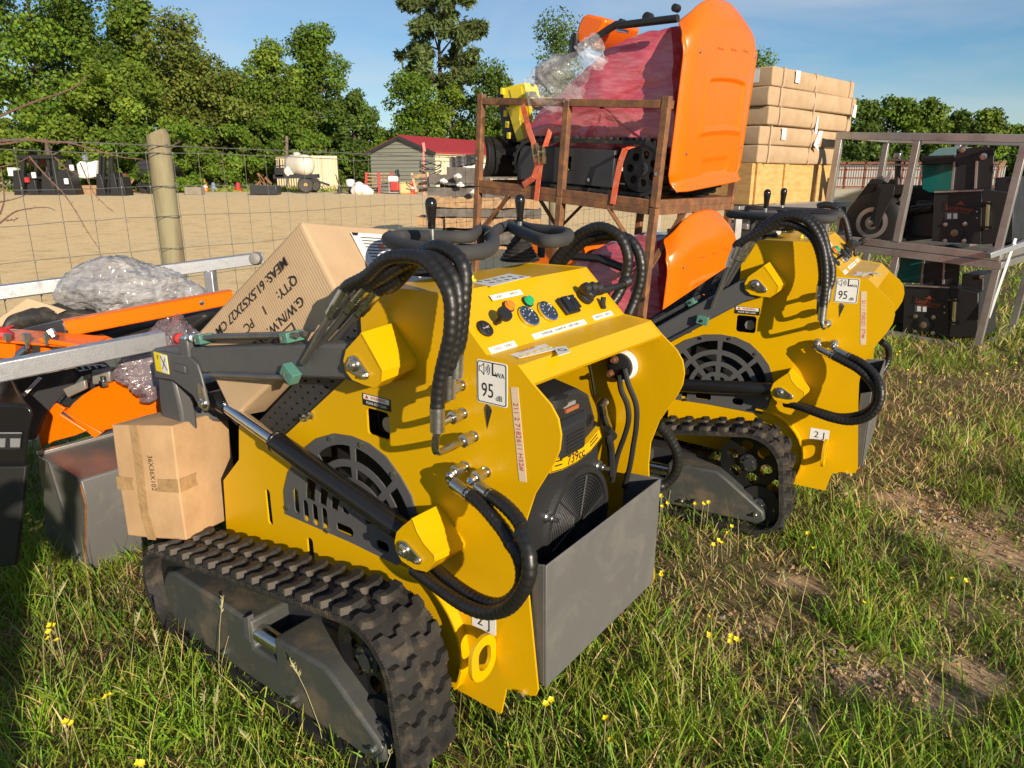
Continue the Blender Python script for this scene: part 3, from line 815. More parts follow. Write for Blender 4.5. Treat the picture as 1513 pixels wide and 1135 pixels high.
# slack: the upper run sags a little
P = resample([Vector((p.x, 0, p.y)) for p in hull], .0392, True)
def sag(p):
    return p
P = [(q.x, q.z) for q in P]
n = len(P)
if n % 2: P = P[:-1]; n -= 1
nor = []
cenx = sum(p[0] for p in P) / n; cenz = sum(p[1] for p in P) / n
for i in range(n):
    d = Vector((P[(i + 1) % n][0] - P[i - 1][0], P[(i + 1) % n][1] - P[i - 1][1])).normalized()
    nn = Vector((d.y, -d.x))
    if nn.dot(Vector((P[i][0] - cenx, P[i][1] - cenz))) < 0: nn = -nn
    nor.append((nn, d))
# one lug with a hooked outline, tapering outwards; lengths along the track (s), across (b), out (h)
def lug_mesh(flip):
    base = [(-.026, -.046), (.010, -.046), (.024, -.018), (.024, .030), (.014, .044), (-.020, .044), (-.020, .022), (-.002, .014), (-.004, -.010), (-.026, -.022)]
    if flip: base = [(s, -b) for s, b in base][::-1]
    top = [(s * .80 - .001, b * .88) for s, b in base]
    mb = MB(); k = len(base)
    mb.add([(s, b, -.004) for s, b in base] + [(s, b, .018) for s, b in top], [list(range(k))[::-1], [k + i for i in range(k)]] + [(i, (i + 1) % k, k + (i + 1) % k, k + i) for i in range(k)])
    return mb.mesh('tread_lug', RUB, 0)
LUGS = (lug_mesh(False), lug_mesh(True))
def track(b0, lugs=True):
    mb = MB(); outr = [A(p[0] - q[0].x * .006, b0, p[1] - q[0].y * .006) for p, q in zip(P, nor)]; inn = [A(p[0] - q[0].x * .024, b0, p[1] - q[0].y * .024) for p, q in zip(P, nor)]
    mb.plate(outr, [inn], (0, TB1 - TB0, 0))
    # edge ribs and inner drive teeth belong to the belt
    t = mb.build('track', RUB, loader, local=True, smooth=30)
    mb = MB()
    for i in range(0, n, 2):
        q, d = nor[i]; c = Vector(A(P[i][0] - q.x * .030, b0 + .095, P[i][1] - q.y * .030)); X = Vector((-d.x, 0, d.y)); Z = Vector((-q.x, 0, q.y)); Mx = Matrix((X, Vector((0, 1, 0)), Z)).transposed()
        mb.box(c, (.026, .05, .03), Mx)
    mb.build('drive_teeth', RUB, t, local=True)['kind'] = 'stuff'
    mb = MB()
    for i in range(n):
        q, d = nor[i]; X = Vector((-d.x, 0, d.y)); Z = Vector((-q.x, 0, q.y)); Mx = Matrix((X, Vector((0, 1, 0)), Z)).transposed()
        for k in (-.008, 0, .008):
            for bb in (.0015, TB1 - TB0 - .0015):
                mb.box(Vector(A(P[i][0] - q.x * .010, b0 + bb, P[i][1] - q.y * .010)) + X * k, (.003, .006, .012), Mx)
    mb.build('edge_ribs', RUB, t, local=True)['kind'] = 'stuff'
    for i in range(n):
        q, d = nor[i]
        X = Vector((-d.x, 0, d.y)); Z = Vector((-q.x, 0, q.y)); Y = Z.cross(X)
        side = i % 2
        c = Vector(A(P[i][0] - q.x * .006, b0 + (.048 if side == 0 else .143), P[i][1] - q.y * .006))
        o = bpy.data.objects.new('tread_lug', LUGS[side]); COL.objects.link(o); o.parent = t
        M = Matrix((X, Y, Z)).transposed().to_4x4(); M.translation = c
        o.matrix_basis = M; WM[o.name] = Matrix.Identity(4)
    return t
track(TB0); track(B1 + .045)
def wheel(name, c, r, b0, b1, m, holes=0, hub=.04):
    mb = MB()
    cc = A(c[0], b0, c[1])
    o_ = [A(c[0] + r * math.cos(t), b0, c[1] + r * math.sin(t)) for t in np.linspace(0, 2 * math.pi, 40, False)]
    hs = []
    for k in range(holes):
        t = 2 * math.pi * k / holes + .3
        hs.append([A(c[0] + r * .60 * math.cos(t) + r * .2 * math.cos(s), b0, c[1] + r * .60 * math.sin(t) + r * .2 * math.sin(s)) for s in np.linspace(0, 2 * math.pi, 16, False)])
    mb.plate(o_, hs, (0, b1 - b0, 0))
    w = mb.build(name, m, loader, local=True, bevel=.003)
    mb = MB(); mb.lathe(A(c[0], b0 - .001, c[1]), (0, -1, 0), [(hub, 0), (hub, .012), (hub * .6, .014), (hub * .55, .022), (0, .022)], 18); mb.build('hub', DGR, w, local=True)
    mb = MB()
    for k in range(5):
        t = 2 * math.pi * k / 5; p = A(c[0] + hub * .75 * math.cos(t), b0 - .012, c[1] + hub * .75 * math.sin(t)); mb.lathe(p, (0, -1, 0), [(.006, 0), (.006, .006), (0, .006)], 6)
    mb.build('hub_bolts', ZNC, w, local=True)
for off in (0, B1 + .045 - TB0):
    wheel('drive_sprocket', (1.25, .345), .128, 1.035 + off, 1.06 + off, BLKG, 6)
    wheel('rear_idler', (1.19, .155), .092, 1.02 + off, 1.10 + off, BLK)
    wheel('front_idler', (2.19, .20), .135, 1.02 + off, 1.10 + off, BLK)
    for a in (1.4, 1.62, 1.84, 2.02): wheel('track_roller', (a, .085), .048, 1.01 + off, 1.11 + off, BLK, 0, .02)
    # frame: bevelled box with a slot for the tensioner
    FR = [(2.235, .20), (2.225, .245), (2.19, .285), (2.14, .298), (1.715, .290), (1.712, .20), (1.60, .20), (1.60, .288), (1.372, .292), (1.335, .27), (1.16, .15), (1.15, .11), (1.18, .085), (2.13, .075), (2.19, .10), (2.225, .15)]
    mb = MB(); mb.ext([A(a, .978 + off, z) for a, z in FR], (0, .15, 0)); tf_ = mb.build('track_frame', DFRM, loader, local=True, bevel=.010)
    mb = MB(A); mb.cyl((1.72, 1.01 + off, .235), (1.60, 1.01 + off, .235), .028, 14); mb.build('tensioner', STL, tf_, local=True)
    mb = MB(A); mb.ext([(1.722, .9765 + off, .305), (1.745, .9765 + off, .292), (1.748, .9765 + off, .225), (1.722, .9765 + off, .215)], (0, .02, 0)); mb.build('tensioner_cover', GRY, tf_, local=True)
    for a in (1.87, 1.52, 1.19):
        mb = MB(A); mb.lathe((a, .978 + off, .115 if a > 1.3 else .13), (0, -1, 0), [(.012, 0), (.012, .008), (.007, .009), (.007, .018)], 6); mb.build('roller_bolt', ZNC, tf_, local=True)
    mb = MB(A); mb.box((1.7, 1.16 + off * .93, .25), (.5, .10, .10)); mb.build('frame_mount', DGR, loader, local=True)
# ---- copy the fixed parts for the second loader, then the parts whose pose differs
loader2 = copy_tree(loader)
loader2.matrix_basis = POSE2
WM[loader2.name] = POSE2.copy()
loader2['label'] = 'yellow tracked mini loader standing between the rusty crates and the grass, bare arms lowered'
def arms(root, ang, hub_px=(300, 575)):
    piv = Vector((PUP.x, 0, PUP.z)); Rm = Matrix.Rotation(ang, 3, 'Y')
    def rt(p):
        q = AV(p); y = q.y; q = q - Vector((piv.x, 0, piv.z)); q = Rm @ q; q.y = y
        return q + Vector((piv.x, 0, piv.z))
    class RB(MB):
        def __init__(s): super().__init__(lambda a, b, z: rt((a, b, z)))
    for b0, b1 in ((1.112, 1.188), (1.85, 1.926)):
        mb = RB(); mb.ext([(1.30, b0, 1.055), (1.31, b0, 1.135), (1.37, b0, 1.153), (2.345, b0, 1.003), (2.37, b0, .985), (2.362, b0, .918), (1.37, b0, 1.062)], (0, b1 - b0, 0))
        ar = mb.build('lift_arm', GRY, root, local=True, bevel=.008)
        mb = RB(); mb.ext([(2.36, b0 + .01, .93), (2.27, b0 + .01, .94), (2.24, b0 + .01, .80), (2.25, b0 + .01, .62), (2.37, b0 + .01, .60), (2.38, b0 + .01, .80)], (0, b1 - b0 - .02, 0)); mb.build('arm_leg', GRY, ar, local=True, bevel=.01)
        s0 = b0 - .010
        mb = RB(); mb.ext([(2.335, s0, 1.0), (2.10, s0, 1.012), (2.06, s0, .995), (2.045, s0, .96), (2.025, s0, .87), (2.04, s0, .845), (2.075, s0, .85), (2.11, s0, .885), (2.22, s0, .915), (2.34, s0, .905)], (0, .009, 0)); hp = mb.build('arm_plate', GRY, ar, local=True, bevel=.003)
        mb = RB(); mb.ext([(a, s0 - .0085, z) for a, z in rrect(2.16, .968, .075, .024, .005)], (0, .008, 0)); mb.build('plate_boss', GRY, hp, local=True, bevel=.002)
        mb = RB(); mb.ext([(a, s0 - .005, z) for a, z in arc((2.042, .873), .024, 180, 360, 8) + arc((2.05, .925), .013, 0, 180, 6)], (0, .0045, 0)); mb.build('pin_washer', ZNC, hp, local=True)
        mb = RB(); mb.lathe((2.042, s0 - .004, .873), (0, -1, 0), [(.016, 0), (.016, .005), (.011, .007), (.011, .013), (.0, .013)], 14); mb.build('pivot_pin', ZNC, hp, local=True)
        if b0 < 1.5:
            mb = RB(); mb.ext([(a, s0 - .0012, z) for a, z in rrect(2.28, .965, .085, .066, .003)], (0, .001, 0)); st = mb.build('hazard_sticker', YPL, hp, local=True)
            mb = RB(); mb.ext([(a, s0 - .002, z) for a, z in rrect(2.26, .965, .042, .06, .002)], (0, .0008, 0)); mb.build('white_panel', WHT, st, local=True)
            mb = RB(); mb.bar((2.28, s0 - .0023, .99), (2.245, s0 - .0023, .945), .004, .0006, (0, 1, 0)); mb.bar((2.275, s0 - .0023, .945), (2.25, s0 - .0023, .985), .003, .0006, (0, 1, 0)); mb.bar((2.30, s0 - .0015, .99), (2.30, s0 - .0015, .975), .004, .0006, (0, 1, 0)); mb.build('pictogram', INK, st, local=True)
    mb = RB(); mb.cyl((2.31, 1.18, .74), (2.31, 1.86, .74), .04, 18); mb.build('cross_tube', GRY, root, local=True)
    mb = RB(); mb.box((1.72, 1.52, 1.03), (.09, .66, .05)); mb.build('cross_brace', GRY, root, local=True)
    mb = RB(); mb.ext([(2.40, 1.15, .42), (2.44, 1.15, .44), (2.44, 1.15, .80), (2.36, 1.15, .84), (2.34, 1.15, .76), (2.38, 1.15, .70)], (0, .72, 0)); mb.build('attach_plate', DGR, root, local=True, bevel=.004)
    # pipes along the arm, clamps, ferrules
    tz = lambda a: 1.173 - .148 * (a - 1.40)
    mb = RB()
    mb.tube([(1.56, 1.118, tz(1.56)), (2.07, 1.118, tz(2.07))], .0085, 10); mb.tube([(1.56, 1.145, tz(1.56)), (2.10, 1.145, tz(2.10))], .0085, 10)
    mb.tube([(1.58, 1.098, 1.035), (1.66, 1.098, 1.022), (1.98, 1.102, .975)], .009, 10)
    mb.build('hydraulic_pipe', TUBE, root, local=True)
    ends = []
    for k, (bb, p0, p1) in enumerate(((1.098, (448, 536), (489, 466)), (1.118, (482, 497), (514, 458)), (1.145, (503, 492), (530, 462)))):
        st = m_b(*p0, bb); d = (Vector(m_b(*p1, bb)) - Vector(st)) / .72
        mb = RB(); mb.tube([Vector(st) - (d.normalized() * .05 if k else d * 0), Vector(st) + d * .9], .0088, 10); pp = mb.build('riser_pipe', TUBE, root, local=True)
        u = Vector(st) + d * .72; dn = d.normalized()
        mb = RB()
        def tl(p0, h0, r0, nn):  # straight sleeve
            mb.tube([p0, p0 + dn * h0], r0, nn)
        tl(u, .022, .0155, 6); tl(u + dn * .024, .018, .0165, 6); tl(u + dn * .042, .052, .0158, 14)
        mb.build('hose_ferrule', ZNC, pp, local=True)
        ends.append(rt(tuple(u + dn * .09))); ends.append(rt(tuple(u + dn * .105)))
    for c, d in (((1.575, 1.098, 1.047), (.050, .030, .036)), ((1.60, 1.13, tz(1.6) - .004), (.035, .058, .028)), ((2.04, 1.13, tz(2.04) - .004), (.035, .058, .028))):
        mb = RB(); mb.box(c, d, Matrix.Rotation(.15 if c[1] > 1.1 else -.6, 3, 'Y')); cl = mb.build('pipe_clamp', GRNB, root, local=True, bevel=.002)
        mb = RB(); mb.lathe((c[0], c[1] - d[1] / 2, c[2]), (0, -1, 0), [(.007, 0), (.007, .005), (0, .005)], 6); mb.build('clamp_bolt', ZNC, cl, local=True)
    mb = RB()
    for bb in (1.118, 1.145):
        mb.lathe((2.085, bb, tz(2.085)), (1, 0, -.15), [(.010, 0), (.014, .002), (.014, .02), (.009, .022), (.009, .035), (.013, .036), (.013, .06), (.010, .062), (.010, .08)], 8)
    mb.build('coupler', ZNC, root, local=True)
    mb = RB(); mb.lathe((2.165, 1.118, tz(2.165)), (1, 0, -.15), [(.014, 0), (.017, .004), (.017, .022), (.013, .03), (.008, .031)], 12); mb.build('coupler_cap', RED, root, local=True)
    mb = RB(); mb.box((2.13, 1.14, 1.03), (.05, .075, .07)); mb.build('coupler_bracket', GRY, root, local=True, bevel=.006)
    # lift cylinders
    for yo in (0, B1 - B0 + (BP - B0) * -2 + .0):
        h = rt((2.042, 1.135, .873)); lo_ = Vector((PLO.x, -.355, PLO.z))
        if yo: h.y = 1.135 - 1.5 + .77; lo_.y = -.355 + .77
        h.y = lo_.y
        d = (h - lo_); Ld = d.length; dn = d / Ld
        mb = MB(); blen = min(.70 * Ld, .60)
        mb.tube([lo_ + dn * .03, lo_ + dn * .05, lo_ + dn * (blen - .012), lo_ + dn * (blen - .01), lo_ + dn * blen], [.024, .0305, .0305, .033, .031], 20)
        cy = mb.build('lift_cylinder', BLKG, root, local=True)
        mb = MB(); mb.tube([lo_ + dn * blen, h - dn * .035], .0205, 16); mb.build('cylinder_rod', CHR, cy, local=True)
        mb = MB(); mb.tube([h - dn * .06, h - dn * .03], [.026, .028], 14); mb.lathe(h - Vector((0, .022, 0)), (0, 1, 0), [(.03, 0), (.03, .044)], 16); mb.build('cylinder_eye', BLKG, cy, local=True)
        mb = MB(); mb.lathe(lo_ - Vector((0, .022, 0)), (0, 1, 0), [(.03, 0), (.03, .044)], 16); mb.build('cylinder_eye', BLKG, cy, local=True)
    return ends
def hoses(root, ends, paths, low, far, f):
    """paths: traced centre lines on the photograph at given b; the last point runs into a side plate fitting"""
    for k, (pp, b0, b1) in enumerate(paths):
        q = [AV(f(x, y, b0 + (b1 - b0) * i / (len(pp) - 1))) for i, (x, y) in enumerate(pp)]
        e0, e1 = ends[2 * k], ends[2 * k + 1]
        q = [e0, e1] + q
        mb = MB(); wrapped_hose(mb, q, .0158); h = mb.build('hydraulic_hose', HOS, root, local=True, smooth=50)
        fe = FU[k]; last = q[-1]; d = (q[-1] - q[-2]).normalized()
        bend = Vector((last.x, fe.y if k else last.y, fe.z))
        mb = MB(); mb.tube([last - d * .01, last + Vector((0, 0, -.045))], .0165, 14); low_ = last + Vector((0, 0, -.045))
        mb.build('hose_ferrule', ZNC, h, local=True)
        w = Vector((fe.x, low_.y, fe.z))
        mb = MB(); mb.tube(smooth_path([low_, (low_.x * .5 + w.x * .5, low_.y, max(fe.z + .012, low_.z - .02)), (w.x, low_.y + .012, fe.z), fe], 6), .0088, 10); mb.build('elbow_pipe', STL, h, local=True)
    for k, pp in enumerate(low):
        q = [AV(f(x, y, b)) for x, y, b in pp]
        s = FL[k]; d0 = (q[0] - s)
        e1 = s + Vector((-.004, -.022, -.012)); 
        mb = MB(); wrapped_hose(mb, q, .0158); h = mb.build('hydraulic_hose', HOS, root, local=True, smooth=50)
        d = (q[1] - q[0]).normalized()
        mb = MB(); mb.tube([q[0] - d * .055, q[0] + d * .012], .0158, 14); mb.build('hose_ferrule', ZNC, h, local=True)
        mb = MB(); mb.tube(smooth_path([s, s + Vector((0, -.014, -.003)), q[0] - d * .075, q[0] - d * .05], 6), .0095, 10); mb.build('elbow_pipe', STL, h, local=True)
    for pp in far:
        q = [AV(f(x, y, b)) for x, y, b in pp]
        mb = MB(); wrapped_hose(mb, q, .0158); mb.build('hydraulic_hose', HOS, root, local=True, smooth=50)
def tape(root, body):
    mb = MB(); w = .0105; p0 = Vector((.904, 1.105)); p1 = Vector((.879, .886)); d = (p1 - p0).normalized(); e = Vector((-d.y, d.x)) * w
    L_ = []; R_ = []
    rr = random.Random(len(body))
    for i in range(9):
        c = p0.lerp(p1, i / 8); L_.append(c + e * rr.uniform(.93, 1.03)); R_.append(c - e * rr.uniform(.93, 1.03))
    mb.ext([A(p.x, B0 - .0012, p.y) for p in L_ + R_[::-1]], (0, .001, 0)); t = mb.build('tape_strip', TAPE, root, local=True)
    c = p0.lerp(p1, .52)
    text(body, A(c.x, B0 - .0018, c.y), (-d.x, 0, d.y), (e.x, 0, -e.y), .0185, RED, t, True, 1.0, .0)
ARM2 = math.radians(-25)
e1 = arms(loader, 0.0)
e2 = arms(loader2, ARM2)
hp = [([H1(*p) for p in ((330, 480), (480, 350), (640, 315), (800, 350), (900, 450), (970, 560), (1005, 680), (1010, 800), (1000, 950), (965, 1100), (930, 1250), (905, 1420), (895, 1560))], 1.09, 1.06),
      ([H1(*p) for p in ((480, 470), (620, 385), (760, 330), (880, 340), (980, 420), (1040, 520), (1065, 650), (1065, 800), (1050, 950), (1020, 1150), (980, 1290))], 1.11, 1.09),
      ([H1(*p) for p in ((540, 550), (660, 430), (760, 310), (880, 245), (990, 270), (1080, 350), (1115, 460), (1115, 600), (1100, 780), (1080, 980), (1040, 1120))], 1.14, 1.10)]
lowp = ([(*F3(x, y), b) for x, y, b in ((560, 800, 1.125), (680, 890, 1.11), (790, 1010, 1.09), (900, 1150, 1.07), (960, 1260, 1.06))] + [(*Z3(x, y), b) for x, y, b in ((632, 740, 1.05), (660, 830, 1.05), (650, 920, 1.06), (600, 985, 1.06), (530, 1010, 1.07), (440, 985, 1.08), (340, 925, 1.10), (240, 845, 1.13), (190, 800, 1.15))],
        [(*F3(x, y), b) for x, y, b in ((765, 810, 1.125), (880, 890, 1.10), (1000, 1010, 1.08), (1070, 1130, 1.06))] + [(*Z3(x, y), b) for x, y, b in ((655, 640, 1.05), (690, 740, 1.03), (695, 850, 1.02), (655, 950, 1.02), (580, 1030, 1.03), (470, 1050, 1.04), (350, 1005, 1.05), (220, 915, 1.08), (110, 835, 1.12))])
farp = [[(*Z2(x, y), b) for x, y, b in ((745, 312, 1.90), (800, 240, 1.90), (880, 160, 1.90), (985, 122, 1.90), (1080, 165, 1.90), (1125, 260, 1.90), (1120, 360, 1.90), (1080, 460, 1.88), (1045, 510, 1.86))],
        [(*Z2(x, y), b) for x, y, b in ((770, 330, 1.93), (830, 260, 1.93), (920, 190, 1.93), (1040, 165, 1.93), (1140, 190, 1.93), (1190, 280, 1.93), (1192, 390, 1.93), (1160, 500, 1.92), (1130, 570, 1.90))],
        [(*Z3(x, y), b) for x, y, b in ((1345, 90, 1.88), (1400, 150, 1.92), (1445, 240, 1.95), (1440, 330, 1.96), (1380, 400, 1.95), (1300, 410, 1.90), (1230, 400, 1.87))]]
hoses(loader, e1, hp, lowp, farp, m_b)
M2b = zoom(1080, 300, .18506)
hp2 = [([M2b(*p) for p in ((240, 225), (350, 140), (480, 105), (600, 140), (680, 235), (735, 370), (755, 520), (755, 650), (742, 780), (735, 850))], 1.10, 1.06),
       ([M2b(*p) for p in ((290, 215), (400, 165), (520, 185), (630, 250), (690, 350), (722, 480), (730, 600), (715, 680))], 1.11, 1.10),
       ([M2b(*p) for p in ((290, 160), (420, 95), (560, 95), (680, 160), (740, 260), (775, 400), (805, 520), (800, 620), (770, 700))], 1.14, 1.08)]
low2 = ([(*Z7(x, y), b) for x, y, b in ((1070, 160, 1.125), (1140, 195, 1.11), (1220, 240, 1.09), (1290, 310, 1.07), (1315, 380, 1.05), (1290, 440, 1.05), (1220, 480, 1.06), (1120, 490, 1.07), (1020, 465, 1.08), (900, 425, 1.12), (850, 415, 1.15))],
        [(*Z7(x, y), b) for x, y, b in ((1160, 165, 1.125), (1240, 205, 1.10), (1310, 270, 1.07), (1338, 350, 1.04), (1325, 430, 1.03), (1270, 490, 1.03), (1180, 515, 1.04), (1080, 500, 1.05), (980, 465, 1.07), (880, 430, 1.10), (830, 420, 1.13))])
far2 = [[(*M2b(x, y), b) for x, y, b in ((690, 30, 1.90), (760, 15, 1.90), (840, 40, 1.90), (900, 120, 1.90), (930, 220, 1.90), (945, 320, 1.88), (930, 380, 1.86))],
        [(*Z7(x, y), b) for x, y, b in ((1340, 90, 1.86), (1375, 120, 1.9), (1378, 180, 1.92), (1350, 240, 1.9), (1300, 300, 1.86))]]
hoses(loader2, e2, hp2, low2, far2, n_b)
tape(loader, '211 2 7182611 H52#')
tape(loader2, '211 1 7282221 5T4#')
# ------------------------------------------------------------------ ground
def gh_(x, y):
    return .0175 * min(max(0.0, y - 9), 52.0)
rng = np.random.default_rng(5)
def np_mesh(name, V, faces_n, F, mats, tint=None, smooth=False):
    """V (n,3), F flat index array of polygons with faces_n corners each"""
    me = bpy.data.meshes.new(name)
    me.vertices.add(len(V)); me.vertices.foreach_set('co', V.astype(np.float32).ravel())
    me.loops.add(len(F)); me.loops.foreach_set('vertex_index', F.astype(np.int32))
    k = len(faces_n); st = np.concatenate([[0], np.cumsum(faces_n)[:-1]])
    me.polygons.add(k); me.polygons.foreach_set('loop_start', st.astype(np.int32)); me.polygons.foreach_set('loop_total', np.asarray(faces_n, np.int32))
    if smooth: me.polygons.foreach_set('use_smooth', np.ones(k, bool))
    me.materials.append(mats)
    me.update(calc_edges=True)
    if tint is not None:
        a = me.attributes.new('tint', 'FLOAT_COLOR', 'POINT')
        a.data.foreach_set('color', np.concatenate([tint, np.ones((len(tint), 1))], 1).astype(np.float32).ravel())
    me.validate()
    o = bpy.data.objects.new(name, me); COL.objects.link(o); WM[o.name] = Matrix.Identity(4)
    return o
def fence_side(x, y): return (x + 2.05) * .866 - (y - 4.2) * .5
def ground_material():
    m = bpy.data.materials.new('ground'); m.use_nodes = True
    n = m.node_tree; L = n.links; p = n.nodes['Principled BSDF']; p.inputs['Roughness'].default_value = 1.; p.inputs['Specular IOR Level'].default_value = .15
    g = n.nodes.new('ShaderNodeNewGeometry')
    sp_ = n.nodes.new('ShaderNodeSeparateXYZ'); L.new(g.outputs['Position'], sp_.inputs[0])
    def noise_(sc, det=6, rough=.6):
        t = n.nodes.new('ShaderNodeTexNoise'); t.inputs['Scale'].default_value = sc; t.inputs['Detail'].default_value = det; t.inputs['Roughness'].default_value = rough
        L.new(g.outputs['Position'], t.inputs['Vector']); return t.outputs['Fac']
    def mth(op, a, b):
        t = n.nodes.new('ShaderNodeMath'); t.operation = op
        for i, v in enumerate((a, b)):
            if hasattr(v, 'default_value'): L.new(v, t.inputs[i])
            else: t.inputs[i].default_value = v
        return t.outputs[0]
    def ramp(f, *st):
        t = n.nodes.new('ShaderNodeValToRGB'); e = t.color_ramp.elements
        while len(e) < len(st): e.new(.5)
        for q, (pos, c) in zip(e, st): q.position = pos; q.color = (*c, 1)
        L.new(f, t.inputs['Fac']); return t.outputs['Color']
    def mixc(f, a, b):
        t = n.nodes.new('ShaderNodeMix'); t.data_type = 'RGBA'; L.new(f, t.inputs['Factor']); L.new(a, t.inputs['A']); L.new(b, t.inputs['B']); return t.outputs['Result']
    s = mth('SUBTRACT', mth('MULTIPLY', mth('ADD', sp_.outputs['X'], 2.05), .866), mth('MULTIPLY', mth('SUBTRACT', sp_.outputs['Y'], 4.2), .5))
    s2 = mth('ADD', s, mth('MULTIPLY', mth('SUBTRACT', noise_(1.3), .5), 1.6))
    grav = n.nodes.new('ShaderNodeMapRange'); grav.inputs['From Min'].default_value = -.4; grav.inputs['From Max'].default_value = -.9; L.new(s2, grav.inputs['Value'])
    # gravel: tan fines with pale and dark stones, greyer in bands
    fine0 = ramp(noise_(13, 9, .82), (.29, (.34, .23, .10)), (.42, (.84, .60, .29)), (.58, (.94, .70, .38)), (.70, (.94, .80, .56)))
    shade = ramp(noise_(2.2, 7, .72), (.34, (.74, .70, .64)), (.48, (.97, .96, .94)), (.62, (1, 1, 1)))
    mm_ = n.nodes.new('ShaderNodeMix'); mm_.data_type = 'RGBA'; mm_.blend_type = 'MULTIPLY'; mm_.inputs['Factor'].default_value = 1; L.new(fine0, mm_.inputs['A']); L.new(shade, mm_.inputs['B']); fine = mm_.outputs['Result']
    grey = ramp(noise_(26, 4, .7), (.3, (.30, .27, .18)), (.5, (.70, .61, .42)), (.7, (.80, .72, .54)))
    band = ramp(noise_(.22, 3), (.55, (0, 0, 0)), (.70, (.4, .4, .4)))
    near_v = n.nodes.new('ShaderNodeMapRange'); near_v.inputs['From Min'].default_value = -1.9; near_v.inputs['From Max'].default_value = -1.0; L.new(s2, near_v.inputs['Value'])
    far_v = n.nodes.new('ShaderNodeMapRange'); far_v.inputs['From Min'].default_value = 33; far_v.inputs['From Max'].default_value = 45; far_v.inputs['To Max'].default_value = .55; L.new(sp_.outputs['Y'], far_v.inputs['Value'])
    gcol = mixc(mth('MAXIMUM', mth('MAXIMUM', band, near_v.outputs['Result']), far_v.outputs['Result']), fine, grey)
    soil = ramp(noise_(9, 6, .7), (.30, (.06, .05, .022)), (.50, (.13, .10, .045)), (.68, (.24, .18, .09)))
    dirt = ramp(noise_(30, 5, .7), (.3, (.32, .20, .10)), (.5, (.55, .37, .20)), (.7, (.68, .50, .30)))
    dm = n.nodes.new('ShaderNodeAttribute'); dm.attribute_name = 'tint'
    sc_ = n.nodes.new('ShaderNodeSeparateColor'); L.new(dm.outputs['Color'], sc_.inputs[0])
    dn = mth('ADD', mth('ADD', sc_.outputs[0], mth('MULTIPLY', mth('SUBTRACT', noise_(6), .5), 1.3)), mth('MULTIPLY', mth('SUBTRACT', noise_(26, 4), .5), .8))
    dr = n.nodes.new('ShaderNodeMapRange'); dr.inputs['From Min'].default_value = .35; dr.inputs['From Max'].default_value = .75; L.new(dn, dr.inputs['Value'])
    L.new(mixc(grav.outputs['Result'], mixc(dr.outputs['Result'], soil, dirt), gcol), p.inputs['Base Color'])
    b = n.nodes.new('ShaderNodeBump'); b.inputs['Strength'].default_value = .45; b.inputs['Distance'].default_value = .03
    L.new(noise_(52, 6, .8), b.inputs['Height']); L.new(b.outputs['Normal'], p.inputs['Normal'])
    return m
# bare earth patches traced on the photograph's ground
BARE = []
for x, y, rx in ((1430, 790, .30), (1335, 738, .22), (1505, 825, .3), (1480, 760, .18), (1390, 765, .16), (1270, 1010, .15), (1300, 985, .14), (1240, 1000, .1), (1440, 900, .2), (1180, 865, .14), (1390, 1050, .15), (1150, 700, .2), (1200, 1080, .1), (1345, 1000, .1), (1460, 1010, .12), (1120, 930, .1), (1420, 980, .1)):
    q = at_z(x, y, 0); BARE.append((q.x, q.y, rx))
def bare(x, y):
    o = np.zeros_like(x)
    for bx, by, r in BARE:
        o = np.maximum(o, np.exp(-(((x - bx) / r) ** 2 + ((y - by) / (r * .7)) ** 2)))
    return o
xs = np.concatenate([[-1500, -600, -250, -120], np.arange(-70, -8, 4), np.arange(-8, 8.01, .1), np.arange(12, 71, 4), [120, 250, 600, 1500]])
ys = np.concatenate([[-60, -20, -8, -3], np.arange(-1, 11, .1), np.arange(11, 30, 1.0), np.arange(30, 100, 4), [140, 250, 500, 1000, 2000]])
X, Y = np.meshgrid(xs, ys); Z = .0175 * np.clip(Y - 9, 0, 52)
nearm = (np.abs(X) < 8) & (Y > -1) & (Y < 11)
Z = Z + np.where(nearm, .012 * np.sin(X * 3.1 + 1.3 * np.sin(Y * 2.3)) * np.sin(Y * 2.7 + X) + .008 * np.sin(X * 7.3 + Y * 5.1), 0)
V = np.stack([X, Y, Z], -1).reshape(-1, 3); ny, nx = X.shape
i = np.arange(ny - 1)[:, None] * nx + np.arange(nx - 1)[None]
F = np.stack([i, i + 1, i + nx + 1, i + nx], -1).reshape(-1)
bt = bare(V[:, 0], V[:, 1]); tint = np.stack([bt, bt, bt], 1)
gr_ = np_mesh('ground', V, np.full((ny - 1) * (nx - 1), 4), F, ground_material(), tint, True)
gr_['kind'] = 'structure'
# ------------------------------------------------------------------ grass
GM = mat('grass_blades', (1, 1, 1), .62, vary=.0, vcol=True, spec=.3)
_p = GM.node_tree.nodes['Principled BSDF']
_o = GM.node_tree.nodes['Material Output']
_t = GM.node_tree.nodes.new('ShaderNodeBsdfTranslucent'); _m = GM.node_tree.nodes.new('ShaderNodeMixShader'); _m.inputs[0].default_value = .35
GM.node_tree.links.new(_p.inputs['Base Color'].links[0].from_socket, _t.inputs['Color'])
GM.node_tree.links.new(_p.outputs[0], _m.inputs[1]); GM.node_tree.links.new(_t.outputs[0], _m.inputs[2]); GM.node_tree.links.new(_m.outputs[0], _o.inputs['Surface'])
def vnoise(x, y, sc, seed):
    r_ = np.random.default_rng(seed); T = r_.random((64, 64))
    u = x * sc; v = y * sc; i = np.floor(u).astype(int); j = np.floor(v).astype(int); a = u - i; b = v - j
    a = a * a * (3 - 2 * a); b = b * b * (3 - 2 * b)
    g = lambda p, q: T[p % 64, q % 64]
    return (g(i, j) * (1 - a) + g(i + 1, j) * a) * (1 - b) + (g(i, j + 1) * (1 - a) + g(i + 1, j + 1) * a) * b
